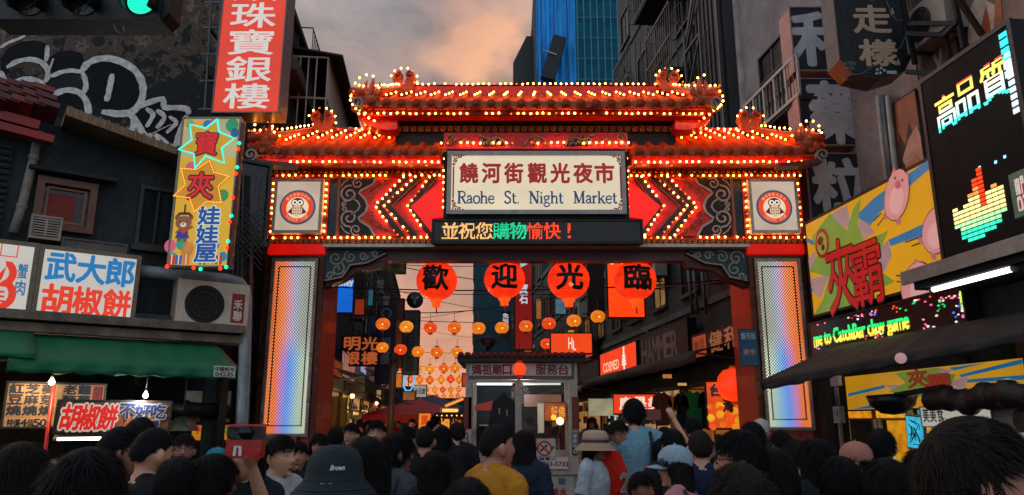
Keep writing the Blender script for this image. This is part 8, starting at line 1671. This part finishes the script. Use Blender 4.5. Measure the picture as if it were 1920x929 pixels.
# ---- left of the crowd
person(38, 828, 98, 6, 'black-haired woman from behind at the far left edge', '10141a', 'long', fem=True, dense=True)
person(158, 838, 128, -12, 'large dark-haired head and shoulders from behind, second from the left edge', '0e1218', 'bob', dense=True)
person(222, 800, 66, -40, 'man with short black hair behind the large dark head, ear showing', '14181e', 'short', yaw=-.3)
person(283, 798, 74, -28, 'man in a black t-shirt with bare neck, head bowed towards the stall', '0c1016', 'buzz', pitch=-.2, dense=True)
person(262, 782, 48, -20, 'man with dark hair further back beneath the stall sign', '2a2c30', 'short')
person(348, 812, 44, 200, 'man facing the camera under the dome lamp, mask and glasses', '3a3430', 'short', glasses=True)
person(333, 856, 84, 4, 'dark round head left of the raised camera, lower row', '101418', 'short', dense=True)
person(395, 850, 82, -25, 'dark head beside it with cheek and ear lit, lower row', '10141c', 'bob', yaw=-.4, dense=True)
person(408, 838, 46, 10, 'person with a turquoise cap behind the raised camera', '1c5a78', 'short', hat='cap', hatc='1a8aa0')
o = person(466, 838, 66, 172, 'long-haired woman holding a red camera up in front of her eyes', '14202a', 'long', 'raiseL', fem=True, pitch=.05, skin=1, dense=True, Hf=1.60)
cmr = T('camera', 'red and black instant camera held up by the long-haired woman', 'camera', at(461, 834, .180*FPX/66-.36), radians(0))
cmr.scale = (1.05,)*3; P(cmr, 'body', MB().box(-.075, .075, -.03, .03, -.055, .02), M('b01814', .35, dirt=.1, coat=.3)); P(cmr, 'top_plate', MB().box(-.074, .074, -.026, .026, .022, .075), M('0c0c10', .3, dirt=.1)); P(cmr, 'red_rim', MB().box(-.078, .078, -.031, .031, .076, .084), M('c82018', .4, dirt=0)); P(cmr, 'lens', MB().cyl((.01, -.04, .05), .026, .03, 16, 'y').cyl((.01, -.056, .05), .018, .006, 16, 'y'), M('1a1c24', .1, .4, dirt=0), kind='stuff')
P(cmr, 'white_mark', MB().ribbon([(-.035, -.045), (-.032, -.008), (-.012, -.008), (-.010, -.045)], .012, -.034, -.0305), M('d8d8d4', .5, dirt=0))
hd = MB(); 
person(524, 815, 58, 245, 'man in profile with short hair and a white shirt beside the raised camera', 'b8bcc0', 'short', skin=1)
person(562, 828, 40, 190, 'face looking out behind the bucket hat, left of the left pillar notice', '1c2026', 'short')
# bucket hat foreground
person(628, 832, 128, -4, 'person in a dark bucket hat with small white script, close to the camera', '0c1014', 'short', hat='bucket', hatc='1c2e34', dense=True, skin=0, Yf=2.75, Hf=1.575)
person(690, 818, 84, 8, 'long straight dark hair seen from behind, right of the bucket hat', '0e1216', 'long', fem=True, dense=True)
person(601, 812, 34, 175, 'small face of a woman between the left pillar and the bucket hat', '201c1c', 'long', fem=True)
person(630, 800, 32, 10, 'dark head just behind the bucket hat', '181a20', 'short')
person(662, 793, 30, 150, 'man with glasses turned half right in the middle distance', '24242a', 'short', glasses=True, yaw=.2, skin=1)
person(708, 787, 33, 182, 'man with glasses facing the camera in the middle distance', '22242c', 'short', glasses=True, skin=1)
o = person(741, 810, 56, -42, 'woman with tied black hair and a grey jacket, cheek towards the booth', '4a5054', 'pony', fem=True, slv='long', yaw=-.3, dense=True); strap(o, '2a3034', pack=False)
person(768, 800, 34, 120, 'man in profile beside the grey-jacketed woman', '2c2a2c', 'short', skin=1)
person(797, 797, 42, 4, 'man in a black t-shirt seen from behind, left of the booth', '0c0e12', 'buzz')
person(829, 798, 34, -8, 'woman with long black hair from behind, close to the booth post', '14161a', 'long', fem=True)
person(815, 845, 60, 6, 'dark-haired person low in front of the booth post', '0a0c10', 'long', fem=True)
person(858, 792, 30, 10, 'small dark head immediately left of the booth', '1c1c22', 'short')
person(927, 793, 62, -48, 'man in a mustard yellow t-shirt in front of the booth window', 'c88420', 'buzz', skin=0, yaw=-.2, dense=True, pants='2a2a30')
person(981, 806, 44, -12, 'woman with long black hair right of the yellow t-shirt', '1c2c40', 'long', fem=True, dense=True)
person(877, 898, 104, 0, 'top of a dark head at the bottom edge below the booth', '14181c', 'short', dense=True)
# right of the booth
person(1112, 803, 40, 238, 'woman in a banded straw hat and white t-shirt facing right', 'c0ccd4', 'bob', fem=True, hat='straw', hatc='d8b898', skin=2, dense=True)
o = person(1154, 788, 39, 215, 'man with glasses in a red t-shirt printed with a white 6', 'e02a14', 'short', glasses=True, skin=2); m = MB(); text(m, '26', -.10, .10, 1.14, 1.28, 0, .004, .05, .05); text(m, 'Fashion', -.08, .08, 1.09, 1.12, 0, .003, .02, 0, word=True)
m.v = [(-x, .145+.002*(y < -.001), z) for x, y, z in m.v]; link('printed_number', m.mesh('printed_number', M('d8c8c0', .6, dirt=0)), o)['kind'] = 'stuff'; link('bag_strap', MB().tube([(-.11, .13, 1.2), (-.12, .12, 1.34), (-.11, .03, 1.47), (-.12, -.1, 1.36)], .014, 6).mesh('bag_strap', M('c86a1c', .6, dirt=0)), o)
o = person(1189, 768, 38, -4, 'tall man in a pale blue shirt from behind with a dark shoulder strap', '7aa4b8', 'short', slv='long', skin=1, Hf=1.84, Yf=6.4); strap(o, '12161c', both=False)
person(1197, 880, 50, 225, 'boy with short hair facing right at the bottom edge', '6a2418', 'short', skin=2, Hf=1.36, Yf=4.6)
person(1222, 806, 36, -20, 'dark head beside the blue shirt', '8a2a1c', 'short'); person(1240, 822, 40, -30, 'person in a red top behind the white cap', 'd83018', 'short', skin=1)
o = person(1270, 830, 58, 62, 'woman in a pale blue cap and pink sleeveless top, long hair behind', 'c8888a', 'long', fem=True, hat='cap', hatc='9ab4c4', yaw=.25, dense=True, skin=1); strap(o, '1c2430')
person(1312, 804, 54, -6, 'man with cropped hair and a dark blue collar from behind', '142440', 'buzz', skin=1, dense=True); person(1262, 803, 46, 12, 'dark head behind the pale blue cap', '14161c', 'short')
person(1300, 782, 30, 4, 'small dark head under the hanging shirts', '1c1e24', 'short')
person(1395, 800, 84, 56, 'man with glasses and a teal shirt in profile, looking left', '2a8a8c', 'short', glasses=True, skin=0, yaw=.2, dense=True, Hf=1.62)
person(1392, 868, 132, 6, 'broad dark head close to the camera, right of the pink top', '10181c', 'short', dense=True)
person(1426, 783, 30, 150, 'person in a white cap beneath the right pillar', '2a2c30', 'short', hat='cap', hatc='c8c0b8')
person(1412, 790, 44, 4, 'dark tousled head in front of the white cap', '1a1c20', 'short'); person(1466, 806, 40, 12, 'dark head just below the right rainbow screen', '14181c', 'short')
person(1490, 822, 50, -10, 'dark head with a pale ear right of the rainbow screen', '12161a', 'short', yaw=.3); person(1532, 822, 62, 8, 'long dark hair from behind near the claw shop entrance', '10141a', 'long', fem=True, dense=True)
person(1450, 838, 78, -14, 'dark-haired shoulder figure behind the broad head', '12181c', 'bob', fem=True, dense=True)
person(1606, 824, 52, 20, 'person in a peach-pink cap from behind', '2c2420', 'short', hat='cap', hatc='c08070', yaw=.6, dense=True); person(1650, 803, 52, -14, 'man with round dark head beside the peach cap', '12161c', 'short', yaw=-.5, dense=True)
person(1578, 855, 80, 6, 'dark hair with a small hair clip, lower row right', '0e1218', 'bob', fem=True, dense=True); person(1664, 858, 88, -6, 'smooth dark head, lower row, left of the biggest head', '0e1218', 'bob', fem=True, dense=True)
person(1725, 842, 58, 10, 'dark-haired person partly behind the biggest head', '10141a', 'long', fem=True)
person(1800, 786, 178, -88, 'biggest head, a man very close to the camera at lower right, ear lit', '0c1016', 'short', skin=0, yaw=-.35, dense=True, Hf=1.66)
person(1902, 820, 60, 30, 'dark head at the right edge behind the biggest head', '14161c', 'short')
# hands with raised phone, right of centre
o = person(1247, 800, 34, 2, 'person from behind holding a dark phone up over the crowd', '1a1c22', 'short', 'raise', skin=1)
p = at(1222, 778, 6.9); ph = T('phone', 'dark phone held up in front of the low red sign', 'phone', p); P(ph, 'case', MB().box(-.085, .085, 0, .012, -.05, .05), M('3a1c18', .4, dirt=.3, sc=20)); P(ph, 'screen', MB().box(-.08, .08, -.002, 0, -.045, .045), E('5a2a20', .4, .3, 20))
# people deeper in the street, small in view
random.seed(11)
far_n = 0
for Y, n in ((16, 5), (19, 7), (23, 8), (28, 8)):
    for i in range(n):
        x = -3.2-.104*(Y-12)+(i+random.uniform(.1, .9))*6.4/n
        if abs(x-booth.location.x-1) < 1.4 and Y < 17: continue
        c = random.choice(('shirt red', 'shirt dark blue', 'shirt black', 'shirt grey', 'shirt olive', 'shirt white')); hx = {'red': '8a2018', 'blue': '1c2c48', 'black': '101216', 'grey': '5a5c60', 'olive': '4a4a2c', 'white': 'a8a8a8'}[c.split()[-1]]
        far_n += 1; fc = random.choice((0, 10, -15, 180, 170, 90)); o = person(0, 790, 10, fc, '', hx, random.choice(('short', 'long', 'bob')), Hf=random.uniform(1.55, 1.8), Yf=Y)
        o.location.x = x; o['label'] = f"{'walker' if fc in (180, 170) else 'shopper'} in {c.split(' ', 1)[1]}, {['first', 'second', 'third', 'fourth', 'fifth', 'sixth', 'seventh', 'eighth'][i]} from left in the {['nearest', 'second', 'third', 'farthest'][(16, 19, 23, 28).index(Y)]} line beyond the gate"; o['group'] = 'people deeper in the market street'
